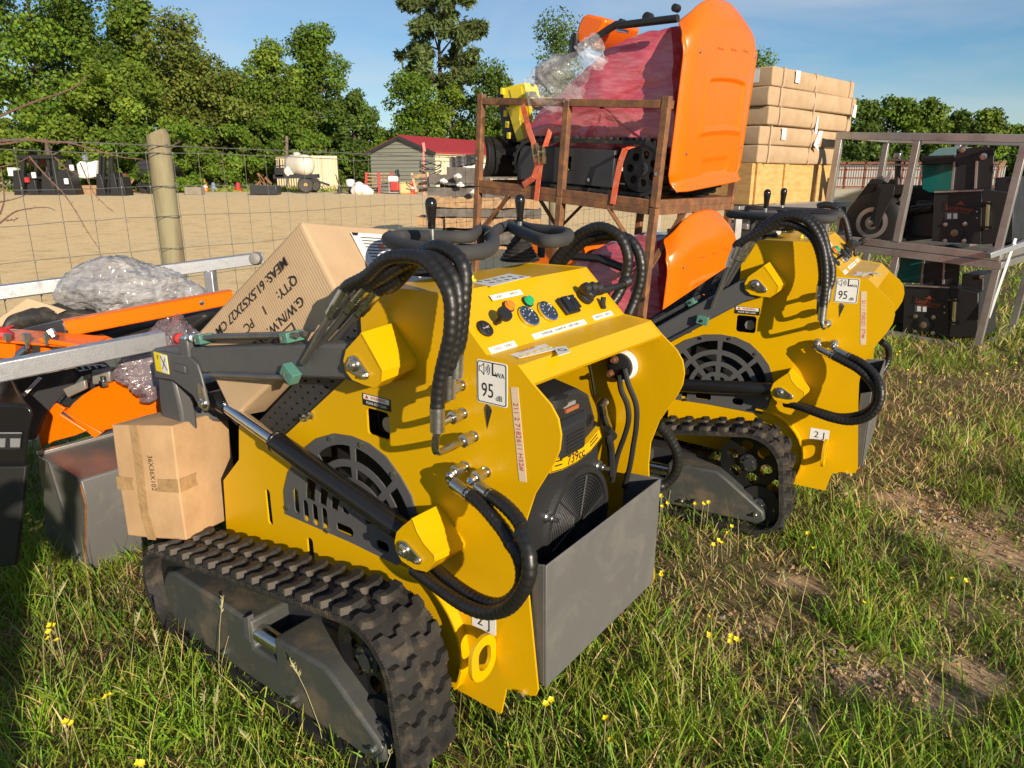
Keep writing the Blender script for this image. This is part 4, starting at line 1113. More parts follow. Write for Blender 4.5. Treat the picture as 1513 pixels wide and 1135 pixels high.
def blades(x, y, h, w, lean, col, seed):
    r_ = np.random.default_rng(seed); n = len(x)
    az_ = r_.random(n) * 2 * np.pi; la = r_.random(n) * 2 * np.pi
    dx, dy = np.cos(az_) * w / 2, np.sin(az_) * w / 2
    lx, ly = np.cos(la) * lean * h, np.sin(la) * lean * h
    z0 = .0175 * np.clip(y - 9, 0, 52) - .01
    V = np.zeros((n, 7, 3))
    up = np.sqrt(np.clip(1 - (lean * .8) ** 2, .06, 1))
    for k, (t, ww) in enumerate(((0, 1.), (.42, .9), (.78, .6))):
        cx_ = x + lx * t ** 1.7; cy_ = y + ly * t ** 1.7; cz = z0 + h * up * (t - .12 * lean * t * t)
        V[:, 2 * k] = np.stack([cx_ - dx * ww, cy_ - dy * ww, cz], -1); V[:, 2 * k + 1] = np.stack([cx_ + dx * ww, cy_ + dy * ww, cz], -1)
    V[:, 6] = np.stack([x + lx, y + ly, z0 + h * up * (1 - .16 * lean)], -1)
    b = (np.arange(n) * 7)[:, None]
    F = np.concatenate([b + np.array([0, 1, 3, 2]), b + np.array([2, 3, 5, 4]), b + np.array([4, 5, 6])], 1).reshape(-1)
    fn = np.tile([4, 4, 3], n)
    T = np.repeat(col[:, None, :], 7, 1)
    return V.reshape(-1, 3), fn, F, T.reshape(-1, 3)
def scatter(N, rmin, rmax, amin, amax, p=1.0, seed=1):
    """points in a wedge seen from the camera, denser close by"""
    r_ = np.random.default_rng(seed)
    t = r_.random(N); r0 = (rmin ** (2 - p) + t * (rmax ** (2 - p) - rmin ** (2 - p))) ** (1 / (2 - p))
    a = np.radians(amin + r_.random(N) * (amax - amin))
    return r0 * np.sin(a), r0 * np.cos(a)
def colors(x, y, dry, r_):
    n = len(x)
    g = np.stack([.17 + .13 * r_.random(n), .26 + .16 * r_.random(n), .022 + .025 * r_.random(n)], 1)
    d = np.stack([.52 + .18 * r_.random(n), .40 + .14 * r_.random(n), .17 + .09 * r_.random(n)], 1)
    c = np.where((r_.random(n) < dry)[:, None], d, g)
    return c * (.65 + .6 * vnoise(x, y, 2.3, 4))[:, None]
# low turf, dead thatch, green tufts, tall stems
parts = []
x, y = scatter(150000, .75, 9.5, -58, 60, 1.25, 11)
keep = (fence_side(x, y) > -.75 + .5 * (vnoise(x, y, 2, 3) - .5)) & (rng.random(len(x)) > bare(x, y) * (.55 + .9 * vnoise(x, y, 6, 17)))
x, y = x[keep], y[keep]; r_ = np.random.default_rng(2)
lush = np.clip(vnoise(x, y, 1.5, 8) * 1.5 - .35 + .35 * (x < -.2), 0, 1)
dry = np.clip(.50 + .22 * (x > .35) - .60 * lush + .25 * (vnoise(x, y, 3.7, 9) - .5), .06, .9)
h = (.022 + .045 * r_.random(len(x)) + .05 * lush * r_.random(len(x))) * (1 + .06 * np.hypot(x, y))
parts.append(blades(x, y, h, .0026 + .003 * r_.random(len(x)) + .0004 * np.hypot(x, y), .25 + .9 * r_.random(len(x)), colors(x, y, dry, r_), 21))
x, y = scatter(56000, .75, 7.5, -58, 60, 1.4, 12)
keep = (fence_side(x, y) > -.7) & (rng.random(len(x)) > bare(x, y) * .55); x, y = x[keep], y[keep]; r_ = np.random.default_rng(3)
parts.append(blades(x, y, .03 + .06 * r_.random(len(x)), .0018 + .002 * r_.random(len(x)), .95 + .25 * r_.random(len(x)), colors(x, y, np.full(len(x), .9), r_) * .9, 22))
# tufts
cxs, cys = scatter(1150, .85, 8, -58, 60, 1.3, 13)
pr_ = vnoise(cxs, cys, 1.5, 8) + .25 * (cxs < -.2)
keep = (pr_ > .42) & (fence_side(cxs, cys) > -.6) & (rng.random(len(cxs)) > bare(cxs, cys) * 1.3); cxs, cys = cxs[keep], cys[keep]
for q in ((1040, 1090), (1080, 1060), (1060, 1020), (1000, 1090), (1300, 960), (1330, 975), (1290, 930), (990, 970), (1150, 980), (1240, 930), (60, 900), (120, 920), (180, 940), (220, 1000), (90, 850), (150, 860), (280, 1020), (300, 1090), (380, 1110), (210, 930), (40, 830), (330, 1060), (1480, 930), (1000, 820), (1190, 800), (1100, 1120), (830, 1110), (900, 1120)):
    p_ = at_z(q[0], q[1], 0); cxs = np.append(cxs, p_.x); cys = np.append(cys, p_.y)
k = 60; r_ = np.random.default_rng(4)
x = (cxs[:, None] + .045 * r_.normal(size=(len(cxs), k)) * (1 + .1 * np.hypot(cxs, cys))[:, None]).ravel(); y = (cys[:, None] + .045 * r_.normal(size=(len(cxs), k)) * (1 + .1 * np.hypot(cxs, cys))[:, None]).ravel()
hs = np.repeat(.06 + .12 * r_.random(len(cxs)), k)
parts.append(blades(x, y, hs * (.5 + .7 * r_.random(len(x))), .0036 + .0035 * r_.random(len(x)), .2 + .75 * r_.random(len(x)), colors(x, y, np.full(len(x), .09), r_) * np.repeat(.8 + .5 * r_.random(len(cxs)), k)[:, None], 23))
# tall stems
x, y = scatter(3000, .8, 7.5, -58, 60, 1.4, 14); keep = (fence_side(x, y) > -.6) & (rng.random(len(x)) > bare(x, y)); x, y = x[keep], y[keep]; r_ = np.random.default_rng(6)
parts.append(blades(x, y, .14 + .16 * r_.random(len(x)), .0016 + .0012 * r_.random(len(x)), .15 + .45 * r_.random(len(x)), colors(x, y, np.full(len(x), .3), r_) * 1.1, 24))
# verge beyond, thinner
x, y = scatter(36000, 7, 28, 0, 60, 1.3, 15); r_ = np.random.default_rng(7)
keep = fence_side(x, y) > -.6; x, y = x[keep], y[keep]
parts.append(blades(x, y, .06 + .1 * r_.random(len(x)), .012 + .012 * r_.random(len(x)), .3 + .7 * r_.random(len(x)), colors(x, y, np.full(len(x), .3), r_), 25))
x = rng.random(9000) * 46 - 42; y = 46.5 + rng.random(9000) ** 1.5 * 9; r_ = np.random.default_rng(8)
x = x + .0 * y; keep = (x > -44) & ((x < -9.3) | (y > 49)); x, y = x[keep], y[keep]
parts.append(blades(x, y, .10 + .45 * r_.random(len(x)) ** 2, .06 + .05 * r_.random(len(x)), .3 + .7 * r_.random(len(x)), colors(x, y, np.full(len(x), .25), r_), 26))
o_ = 0; Vs = []; Fs = []; Ns = []; Ts = []
for v, fn, f, t in parts:
    Vs.append(v); Ns.append(fn); Fs.append(f + o_); Ts.append(t); o_ += len(v)
grs = np_mesh('grass', np.concatenate(Vs), np.concatenate(Ns), np.concatenate(Fs), GM, np.concatenate(Ts))
tag(grs, None, None, kind='stuff')
# seed heads and buttercups
mb = MB(); r_ = random.Random(3)
for _ in range(34):
    if _ < 16: a = math.radians(r_.uniform(-38, -4)); d = r_.uniform(1.3, 2.6)
    else: a = math.radians(r_.uniform(4, 38)); d = r_.uniform(1.3, 6)
    x0, y0 = d * math.sin(a), d * math.cos(a)
    if fence_side(x0, y0) < -.4: continue
    lx, ly, h = r_.uniform(-.10, .10), r_.uniform(-.08, .08), r_.uniform(.18, .38)
    P_ = [(x0 + lx * t * t, y0 + ly * t * t, h * t) for t in (0, .35, .7, .86, .9, .95, 1.0)]
    mb.tube(P_, [.0013, .0012, .001, .001, .0035, .004, .0008], 5)
    for k in range(9):
        t = .84 + .018 * k; q = Vector((x0 + lx * t * t, y0 + ly * t * t, h * t)); e = Vector((r_.uniform(-1, 1), r_.uniform(-1, 1), .9)).normalized() * .014
        mb.tube([q, q + e * .5, q + e], [.001, .0022, .0004], 4)
tag(mb.build('grass_seed_heads', mat('seed_head', (.36, .34, .16), .8, vary=.3, scale=40)), None, None, kind='stuff')
mb = MB(); r_ = random.Random(9)
for (px, py, nn) in ((70, 935, 3), (85, 945, 2), (145, 1035, 2), (152, 1040, 1), (210, 1120, 2), (40, 770, 3), (52, 780, 3), (8, 790, 2), (985, 740, 5), (1040, 750, 4), (1050, 800, 3), (1070, 790, 3), (1205, 798, 2), (1060, 935, 3), (1080, 945, 3), (1290, 890, 1), (1412, 865, 2), (980, 850, 2), (815, 1045, 2), (1330, 520, 3), (1350, 560, 3), (1490, 540, 4), (1460, 520, 3), (1390, 620, 3), (1470, 560, 2), (107, 1078, 2), (890, 1090, 2)):
    for _ in range(nn):
        q = at_z(px + r_.uniform(-14, 14), py + r_.uniform(-8, 8), .12); h = r_.uniform(.08, .17); q.z = h
        mb.mi = 1; mb.tube([(q.x + r_.uniform(-.02, .02), q.y, 0), (q.x, q.y, h)], .0012, 4); mb.mi = 0
        tl_ = Vector((r_.uniform(-.5, .5), r_.uniform(-.9, .2), 1)).normalized(); u = tl_.orthogonal().normalized(); v = tl_.cross(u)
        for k in range(5):
            a = 2 * math.pi * k / 5; d = u * math.cos(a) + v * math.sin(a); e = u * -math.sin(a) + v * math.cos(a)
            mb.add([q, q + d * .006 + e * .0045 + tl_ * .003, q + d * .0105 + tl_ * .005, q + d * .006 - e * .0045 + tl_ * .003], [(0, 1, 2, 3)])
tag(mb.build('buttercups', [YPL, MATS['seed_head']], smooth=0, fix=False), None, None, kind='stuff')
# clods, pebbles and dead leaves on the worn earth
mb = MB(); r_ = random.Random(12)
for _ in range(1500):
    bx, by, br_ = BARE[r_.randrange(len(BARE))]; a = r_.uniform(0, 6.28); d = br_ * 1.5 * math.sqrt(r_.random()); q = Vector((bx + d * math.cos(a), by + d * .8 * math.sin(a), .004)); s_ = r_.uniform(.003, .010) * (1 if r_.random() < .9 else 1.8)
    mb.mi = 0 if r_.random() < .94 else 1
    k = 6; ring = [q + Vector((math.cos(t) * s_ * r_.uniform(.7, 1.2), math.sin(t) * s_ * r_.uniform(.7, 1.2), -.004)) for t in np.linspace(0, 6.28, k, False)]
    top = [q + (p - q) * .55 + Vector((0, 0, s_ * r_.uniform(.4, .9))) for p in ring]
    mb.add(ring + top, [(i, (i + 1) % k, k + (i + 1) % k, k + i) for i in range(k)] + [tuple(k + i for i in range(k))])
tag(mb.build('soil_clods', [mat('clod_earth', (.44, .30, .17), .95, vary=.4, scale=30), mat('grey_pebble', (.34, .31, .27), .8, vary=.4, scale=30)], smooth=50, fix=False), None, None, kind='stuff')
# ------------------------------------------------------------------ trees
LEAF = mat('tree_leaves', (1, 1, 1), .6, vary=0, vcol=True, spec=.25)
_n = LEAF.node_tree; _p = _n.nodes['Principled BSDF']; _t = _n.nodes.new('ShaderNodeBsdfTranslucent'); _m = _n.nodes.new('ShaderNodeMixShader'); _m.inputs[0].default_value = .28
_n.links.new(_p.inputs['Base Color'].links[0].from_socket, _t.inputs['Color']); _n.links.new(_p.outputs[0], _m.inputs[1]); _n.links.new(_t.outputs[0], _m.inputs[2]); _n.links.new(_m.outputs[0], _n.nodes['Material Output'].inputs['Surface'])
BARK = mat('tree_bark', (.13, .10, .075), .9, vary=.4, scale=3, bump=.5, bscale=12)
def tree(x, y, H, wd, base, label, shape='round', tone=(.06, .105, .018), seed=0, leaf=.25, nl=7000, lobes=34, cat='tree', open_=.0, trunk_r=.2, depth=None):
    lobes = int(lobes * 1.7); z0 = gh_(x, y); r_ = np.random.default_rng(seed)
    t = thing('pine_tree' if shape == 'pine' else 'leafy_tree', label, cat, (x, y, z0), group=None)
    rad = wd / 2; dep = (depth or wd) / 2
    # lobes through the crown envelope
    L_ = []
    for k in range(lobes):
        u = (k + .5) / lobes if shape != 'pine' else r_.random()
        zz = base + (H - base) * u
        if shape == 'cone': prof = .25 + .85 * (1 - u) ** .8
        elif shape == 'pine': prof = .62 + .38 * math.sin(math.pi * min(1, u * .75 + .1))
        elif shape == 'wall': prof = .75 + .35 * math.sin(math.pi * u) - .5 * max(0, u - .7)
        else: prof = math.sqrt(max(.08, 1 - (2 * u - .85) ** 2 / 1.4))
        a = r_.random() * 2 * np.pi; q = prof * math.sqrt(r_.random()) * (1.02 if shape != 'pine' else 1)
        s = (H - base) / lobes ** .5 * (.45 + .75 * r_.random() ** 1.5) * (.62 if shape == 'pine' else 1)
        L_.append((math.cos(a) * q * (rad - s * .5), math.sin(a) * q * (dep - s * .5), zz - s * .25 * u, s))
    L_ = np.array(L_)
    nl = int(nl * 2.0); w = L_[:, 3] ** 2; idx = r_.choice(len(L_), nl, p=w / w.sum())
    d = r_.normal(size=(nl, 3)); d /= np.linalg.norm(d, axis=1)[:, None]
    rr = (.45 + .60 * r_.random(nl) ** .6)
    C = L_[idx, :3] + d * rr[:, None] * L_[idx, 3][:, None] * np.array([1, 1, .72])
    C += .10 * r_.normal(size=C.shape) * leaf * 4
    keep = (C[:, 2] > base * .5 - .1); C = C[keep]; d = d[keep]; nl = len(C)
    nv = d * .55 + r_.normal(size=(nl, 3)) * .7 + np.array([0, 0, .35]); nv /= np.linalg.norm(nv, axis=1)[:, None]
    a = np.cross(nv, r_.normal(size=(nl, 3))); a /= np.linalg.norm(a, axis=1)[:, None]; b = np.cross(nv, a)
    s = leaf * (.55 + .8 * r_.random(nl))[:, None] * .5
    as_ = a * s * (1.0 if shape != 'pine' else 1.5); bs = b * s * (.72 if shape != 'pine' else .4)
    V = np.stack([C - as_, C - as_ * .2 + bs, C + as_, C + as_ * .1 - bs], 1).reshape(-1, 3)
    V[2::4] -= nv * s * .35
    F = np.arange(4 * nl)
    lt = (.7 + .6 * r_.random(len(L_)))[idx[keep]] * (.8 + .4 * r_.random(nl))
    T = np.array(tone)[None] * lt[:, None] * np.stack([.85 + .4 * r_.random(nl), np.ones(nl), .8 + .5 * r_.random(nl)], 1)
    cr = np_mesh('crown', V, np.full(nl, 4), F, LEAF, np.repeat(T, 4, 0)); cr.parent = t
    mb = MB(); rnd = random.Random(seed)
    mb.tube([(0, 0, -.2), (rnd.uniform(-.1, .1), 0, H * .3), (rnd.uniform(-.3, .3), 0, H * .62), (rnd.uniform(-.3, .3), 0, H * .9)], [trunk_r * 1.25, trunk_r, trunk_r * .65, trunk_r * .15], 9)
    for k in range(14 if shape == 'pine' else 9):
        l = L_[rnd.randrange(len(L_))]; h0 = max(H * .22, l[2] - rnd.uniform(.5, 2.2)); h0 = min(h0, H * .85)
        mb.tube([(0, 0, h0), (l[0] * .5, l[1] * .5, h0 * .45 + l[2] * .55), (l[0], l[1], l[2])], [trunk_r * .4, trunk_r * .25, .02], 6)
    tr = mb.build('trunk', BARK, t, local=True)
    return t
def tree_at(px, top, wpx, Yd, label, base=.4, **kw):
    """px, top, wpx: centre, top and width in the photograph; Yd: distance"""
    q = at_y(px, top, Yd); g = gh_(q.x, Yd); wd = wpx / CF * Yd * 1.0
    tree(q.x, Yd, q.z - g, wd, base, label, **kw)
G1, G2, G3, G4 = (.105, .185, .018), (.15, .235, .026), (.08, .14, .020), (.14, .185, .030)
tree_at(10, -150, 260, 52, 'tallest broad green tree at the edge of the picture behind the fence', seed=1, tone=G1, nl=20000, lobes=60)
tree_at(95, 5, 150, 55, 'broad dark green tree just beside the tallest tree', seed=2, tone=G3, nl=9000, lobes=44)
tree_at(188, -5, 74, 60, 'slim pale tree with loose top showing sky, standing above its neighbours', seed=3, tone=G2, nl=3600, lobes=26, base=6, leaf=.36)
tree_at(258, 26, 120, 57, 'rounded olive tree with brownish tips above the wooden fence post', seed=4, tone=G4, nl=7500, lobes=36)
tree_at(170, 95, 150, 50, 'bushy green tree low in front of the slim pale tree', seed=5, tone=G2, nl=8000, lobes=38, shape='wall')
tree_at(310, 92, 150, 58, 'yellowish green bushy tree behind the fence post', seed=6, tone=G4, nl=8500, lobes=40, shape='wall')
tree_at(375, 125, 110, 59, 'dark green bushy tree behind the water tank trailer', seed=7, tone=G1, nl=6000, lobes=32, shape='wall')
tree_at(403, 66, 84, 60, 'light green tree with loose crown beside the pointed tree', seed=8, tone=G2, nl=4200, lobes=26, base=3)
tree_at(462, 40, 130, 64, 'tall pointed green tree behind the cream container', seed=9, tone=G1, nl=11000, lobes=50, shape='cone')
tree_at(520, 135, 105, 60, 'dark sloping tree between the pointed tree and the shed', seed=10, tone=G3, nl=6000, lobes=32, shape='cone')
tree_at(478, 195, 150, 60, 'low shrubby tree directly behind the cream container', seed=11, tone=G1, nl=5000, lobes=26, shape='wall')
tree_at(60, 175, 180, 47, 'low shrubby tree behind the black implements in the yard', seed=12, tone=G2, nl=6000, lobes=30, shape='wall')
tree_at(240, 185, 180, 47, 'low shrubby tree behind the dark trailer in the yard', seed=13, tone=G1, nl=6000, lobes=30, shape='wall')
tree_at(140, 120, 120, 62, 'dark green tree filling the gap behind the slim pale tree', seed=50, tone=G3, nl=5000, lobes=30)
tree_at(225, 110, 110, 63, 'deep green tree filling the gap before the rounded olive tree', seed=51, tone=G1, nl=5000, lobes=30)
tree_at(345, 105, 90, 65, 'green tree standing back between the bushy trees and the loose crowned tree', seed=52, tone=G3, nl=4500, lobes=28)
tree_at(550, 190, 70, 62, 'small tree at the foot of the sloping tree beside the shed', seed=53, tone=G1, nl=3500, lobes=24, shape='wall')
tree_at(585, 195, 70, 66, 'low tree directly behind the shed gable', seed=54, tone=G3, nl=3500, lobes=24, shape='wall')
tree_at(30, 120, 150, 60, 'green tree filling in behind the tallest tree', seed=55, tone=G1, nl=5500, lobes=30)
tree_at(285, 75, 90, 66, 'green tree standing behind the rounded olive tree', seed=56, tone=G3, nl=5000, lobes=30)
tree_at(430, 120, 110, 67, 'deep green tree filling in behind the pointed tree', seed=57, tone=G3, nl=5000, lobes=30)
tree_at(400, 180, 150, 57, 'low shrubby tree between the dark trailer and the container', seed=58, tone=G1, nl=6000, lobes=28, shape='wall')
tree_at(610, 112, 95, 62, 'dense green tree rising behind the ridge of the red roof', seed=14, tone=G1, nl=6500, lobes=36)
tree_at(668, 128, 100, 64, 'green tree beneath the tall pine behind the red roof', seed=15, tone=G2, nl=6000, lobes=34)
tree_at(647, -14, 124, 66, 'tall pine with bare limbs rising above the red roofed shed', seed=16, shape='pine', tone=(.115, .165, .05), nl=8000, lobes=46, base=8.2, leaf=.42, trunk_r=.26)
tree_at(724, 98, 80, 62, 'dark green tree beside the yellow boom of the upper excavator', seed=17, tone=G3, nl=5500, lobes=32)
tree_at(757, 175, 90, 60, 'low green tree behind the dozer blade of the upper excavator', seed=18, tone=G1, nl=4000, lobes=26, shape='wall')
tree_at(822, 28, 76, 70, 'dark tree peeking out behind the orange engine cover', seed=19, tone=G3, nl=5000, lobes=32)
tree_at(1120, 82, 60, 70, 'tree top showing between the orange canopy and the cartons', seed=20, tone=G1, nl=3500, lobes=24)
for k, (px, top, w_, lab) in enumerate(((1272, 150, 70, 'dark tree against the cartons in the far row on the horizon'), (1325, 145, 80, 'tallest tree of the far row, above the steel crate'), (1378, 150, 70, 'pale green tree of the far row above the middle crate post'), (1425, 166, 70, 'rounded tree of the far row above the teal hood'), (1462, 165, 50, 'narrow light green tree of the far row'), (1502, 188, 60, 'lowest tree of the far row, last before open sky'))):
    tree_at(px, top, w_, 92, lab, seed=30 + k, tone=(G3, G1, G2, G3, G2, G1)[k], nl=4200, lobes=30, leaf=.42)
tree_at(1300, 215, 150, 84, 'low dark thicket seen through the upper steel crate', seed=40, tone=G3, nl=4500, lobes=26, shape='wall', leaf=.45)
tree_at(1440, 222, 160, 86, 'low dark thicket behind the teal mower hood', seed=41, tone=G3, nl=4500, lobes=26, shape='wall', leaf=.45)
# ------------------------------------------------------------------ fence
PXF = at_y(244, 290, 4.2).x
fence = thing('wire_fence', 'woven wire fence with round wooden posts along the gravel yard', 'fence', (-2.05, 4.2, 0))
fd = Vector((.5, .866, 0))
def fpt(s, z): return Vector((PXF, 4.2, 0)) + fd * s + Vector((0, 0, z + gh_(0, 4.2 + .866 * s)))
def post_at(s, top, r, name='post'):
    mb = MB(); c = fpt(s, 0); rr = random.Random(int(s * 10)); zs = [-.3, 0, .4, .8, 1.2, 1.5, top - .012, top]
    mb.tube([(c.x + rr.uniform(-.006, .006), c.y, z) for z in zs], [r * 1.06, r * 1.05, r * 1.03, r * 1.02, r, r * .99, r * .985, r * .93], 18)
    return mb.build(name, POST, fence)
ztop = at_y(238, 197, 4.2).z
post_at(0, ztop, .062); post_at(4.95, 1.86, .066); post_at(-4.4, 1.85, .066); post_at(9.9, 1.86, .066)
zr = [at_y(240, yy, 4.2).z for yy in (227, 276, 320, 366, 408)] + [.62, .44, .28, .12]
S0, S1 = -2.6, 11
rr = random.Random(4)
for k, z in enumerate(zr):
    mb = MB(); P_ = [fpt(s, z + .006 * math.sin(s * 3.1 + k) + rr.uniform(-.003, .003)) - Vector((.06 * .866, -.06 * .5, 0)) * -1 for s in np.arange(S0, S1, .165)]
    mb.tube(P_, .0016 if k else .0024, 5); mb.build('line_wire', WIRE, fence)
for k, s in enumerate(np.arange(S0, S1, .165)):
    mb = MB(); j = rr.uniform(-.02, .02); off = Vector((.052, -.03, 0))
    mb.tube([fpt(s + j * (1 - i / 4) , z) + off for i, z in enumerate((.10, .5, .9, 1.25, zr[0]))], .0016, 4)
    for z in zr[:5]: mb.tube([fpt(s, z - .005) + off, fpt(s, z) + off * 1.04, fpt(s, z + .005) + off], .0035, 5)
    mb.build('stay_wire', WIRE, fence)
zb = at_y(240, 216, 4.2).z
for ph in (0, math.pi):
    mb = MB(); mb.tube([fpt(s, zb + .0022 * math.sin(s * 90 + ph)) + Vector((.058 + .002 * math.cos(s * 90 + ph), -.033, 0)) for s in np.arange(S0, S1, .02)], .0017, 4)
    if ph == 0:
        for s in np.arange(S0, S1, .13):
            q = fpt(s, zb) + Vector((.058, -.033, 0)); mb.tube([q + Vector((-.012, 0, -.012)), q, q + Vector((.012, 0, .012))], .0014, 4); mb.tube([q + Vector((.006, .01, -.012)), q, q + Vector((0, -.01, .013))], .0014, 4)
    mb.build('barbed_wire', WIRE, fence)
mb = MB()
for z in [zb] + zr[:6]:
    c = fpt(0, z); mb.tube([c + Vector((.069 * math.cos(t), .069 * math.sin(t), .004 * math.sin(3 * t))) for t in np.linspace(-2.6, .4, 12)], .0024, 5)
o = mb.build('tie_wires', WIRE, fence); o['kind'] = 'stuff'
# bramble stems over the wires
br = thing('bramble', 'bare brown bramble stems hanging over the fence wires', 'bramble', tuple(at_y(20, 300, 3.6)))
ZB = zoom(0, 190, .2115); ZT = zoom(0, 0, .2644)
for f_, P_, r0 in ((ZB, ((-60, 700), (0, 660), (50, 620), (110, 580), (200, 560), (320, 550), (385, 572)), .005), (ZB, ((205, 195), (250, 250), (340, 350), (440, 450), (530, 580), (600, 700), (690, 840)), .0042),
                   (ZB, ((-60, 95), (0, 90), (180, 75), (350, 92), (480, 100), (600, 130), (700, 160), (850, 200), (1000, 215)), .006), (ZB, ((-60, 100), (0, 110), (120, 95), (200, 80), (350, 100), (470, 98)), .006), (ZB, ((-40, 520), (0, 515), (110, 490), (210, 450)), .0036),
                   (ZB, ((-60, 290), (0, 270), (120, 240), (210, 195)), .0042), (ZB, ((0, 600), (30, 500), (20, 400), (10, 280)), .0045), (ZB, ((40, 640), (90, 640), (130, 625)), .004), (ZB, ((560, 240), (650, 440), (720, 520), (795, 585)), .003),
                   (ZT, ((-40, 665), (0, 650), (140, 590), (250, 550), (370, 510), (440, 470), (485, 432)), .006), (ZB, ((380, 200), (440, 260), (500, 300), (560, 330)), .003)):
    P2 = smooth_path([at_y(*f_(x, y), 3.55) for x, y in P_], 5)
    mb = MB(); mb.tube(P2, [r0 * (1 - .7 * i / len(P2)) for i in range(len(P2))], 6)
    rq = random.Random(len(P_) + int(r0 * 1e4))
    for i in range(2, len(P2) - 1, 2):
        e = Vector((rq.uniform(-1, 1), rq.uniform(-1, 1), rq.uniform(-1, 1))).normalized() * .014; mb.tube([P2[i], P2[i] + e], [.002, .0005], 4)
    mb.build('stem', TWIG, br)
# ------------------------------------------------------------------ cartons on the loader
def frame_box(name, label, cat, C_, Rm, dims, m, group=None, bulge=.0, seed=0, bev=.006):
    """carton: slightly bulged box; Rm columns are its axes, C_ its 0,0,0 corner"""
    M = Matrix(Rm).to_4x4(); M.translation = C_
    t = thing(name, label, cat, M=M, group=group)
    mb = MB(); k = 7; d = Vector(dims); rq = random.Random(seed)
    ph = [rq.uniform(0, 6) for _ in range(6)]
    def pt(u, v, w):
        p = Vector((u, v, w)); b = Vector(((2 * u - 1) * (1 - (2 * v - 1) ** 2) * (1 - (2 * w - 1) ** 2), (2 * v - 1) * (1 - (2 * u - 1) ** 2) * (1 - (2 * w - 1) ** 2), (2 * w - 1) * (1 - (2 * u - 1) ** 2) * (1 - (2 * v - 1) ** 2)))
        j = .25 * Vector((math.sin(9 * v + 7 * w + ph[0]), math.sin(8 * u + 6 * w + ph[1]), math.sin(7 * u + 9 * v + ph[2])))
        return Vector((p.x * d.x, p.y * d.y, p.z * d.z)) + (b + j * .35) * bulge
    g = [i / (k - 1) for i in range(k)]
    for ax in range(3):
        for e in (0, 1):
            mb.grid([pt(*{0: (e, u, v), 1: (u, e, v), 2: (u, v, e)}[ax]) for u in g for v in g], k, k)
    me = mb.mesh('carton', m, 0)
    bm = bmesh.new(); bm.from_mesh(me); bmesh.ops.remove_doubles(bm, verts=bm.verts, dist=1e-5); bmesh.ops.recalc_face_normals(bm, faces=bm.faces)
    bm.to_mesh(me); bm.free()
    me.polygons.foreach_set('use_smooth', [True] * len(me.polygons)); me.set_sharp_from_angle(angle=math.radians(30))
    o = bpy.data.objects.new('carton_body', me); COL.objects.link(o); o.parent = t; WM[o.name] = WM[t.name].copy()
    if bev:
        md = o.modifiers.new('edge', 'BEVEL'); md.width = bev; md.segments = 3; md.limit_method = 'ANGLE'; md.angle_limit = math.radians(40)
    return t
def patch(name, m, parent, pts, vec): mb = MB(); mb.ext(pts, vec); return mb.build(name, m, parent, local=True)
CORR = mat('corrugated_card', (.53, .375, .225), .8, col2=(.42, .29, .165), scale=5, lo=.3, hi=.75, bump=.0)
def add_flutes(m, sc, ax):
    n = m.node_tree; p = n.nodes['Principled BSDF']; w = n.nodes.new('ShaderNodeTexWave'); w.bands_direction = ax; w.inputs['Scale'].default_value = sc; w.inputs['Distortion'].default_value = .6; w.inputs['Detail Scale'].default_value = .6
    t = n.nodes.new('ShaderNodeTexCoord'); n.links.new(t.outputs['Object'], w.inputs['Vector'])
    b = n.nodes.new('ShaderNodeBump'); b.inputs['Strength'].default_value = .22; b.inputs['Distance'].default_value = .003; n.links.new(w.outputs['Fac'], b.inputs['Height']); n.links.new(b.outputs['Normal'], p.inputs['Normal'])
add_flutes(CORR, 34, 'Y')
# large carton: solved against its printed size, pushed out so that it lies between the lift arms
_s = 1.085
CB_o = CAM + (Vector((-.529, 1.82, 1.446)) - CAM) * _s
ex, ey, ez = Vector((.475, -.39, -.79)), Vector((-.70, .36, -.60)), Vector((.545, .845, -.105))
ey = ey.normalized(); ez = (ez - ey * ez.dot(ey)).normalized(); ex = ey.cross(ez)
big = frame_box('large_carton', 'large tilted carton with upside-down shipping print lying across the front of the near loader', 'carton', CB_o, Matrix((ex, ey, ez)).transposed(), (.275 * _s, .56 * _s, .57 * _s), CORR, bulge=.006, seed=1, bev=.010)
bd = (.275 * _s, .56 * _s, .57 * _s)
# print on the w=0 face; letters read down the slope, upside down
TXT = (0, 1, 0), (-1, 0, 0)
for body, u, v, sz in (('MEAS: 61.5X52X27 CM', .052, .275, .040), ("Q'TY:", .108, .135, .040), ('1', .108, .245, .040), ('PC', .108, .325, .040), ('G.W/N.W: 15.0/13.0 KGS', .164, .300, .040)):
    text(body, (u * _s, v * _s, -.0085), (0, 1, 0), (1, 0, 0), sz, INK, big, True, 1.0, .008)
for v in (.22, .30, .38):
    mb = MB(); mb.plate([(.205, v - .03, -.0065), (.265, v - .03, -.0065), (.265, v + .03, -.0065), (.205, v + .03, -.0065)], [[(.209, v - .026, -.0065), (.261, v - .026, -.0065), (.261, v + .026, -.0065), (.209, v + .026, -.0065)]], (0, 0, -.0007)); mb.build('care_mark_frame', INK, big, local=True)
mb = MB(); mb.ext([(.225 + .0 , .197, -.0066), (.237, .203, -.0066), (.241, .22, -.0066), (.237, .237, -.0066), (.225, .243, -.0066)], (0, 0, -.0007)); mb.ext([(.237, .219, -.0066), (.256, .219, -.0066), (.256, .2215, -.0066), (.237, .2215, -.0066)], (0, 0, -.0007)); mb.build('umbrella_mark', INK, big, local=True)
mb = MB()
for dv in (-.012, .012): mb.ext([(.222, .30 + dv - .003, -.0066), (.256, .30 + dv - .003, -.0066), (.256, .30 + dv + .003, -.0066), (.222, .30 + dv + .003, -.0066)], (0, 0, -.0007))
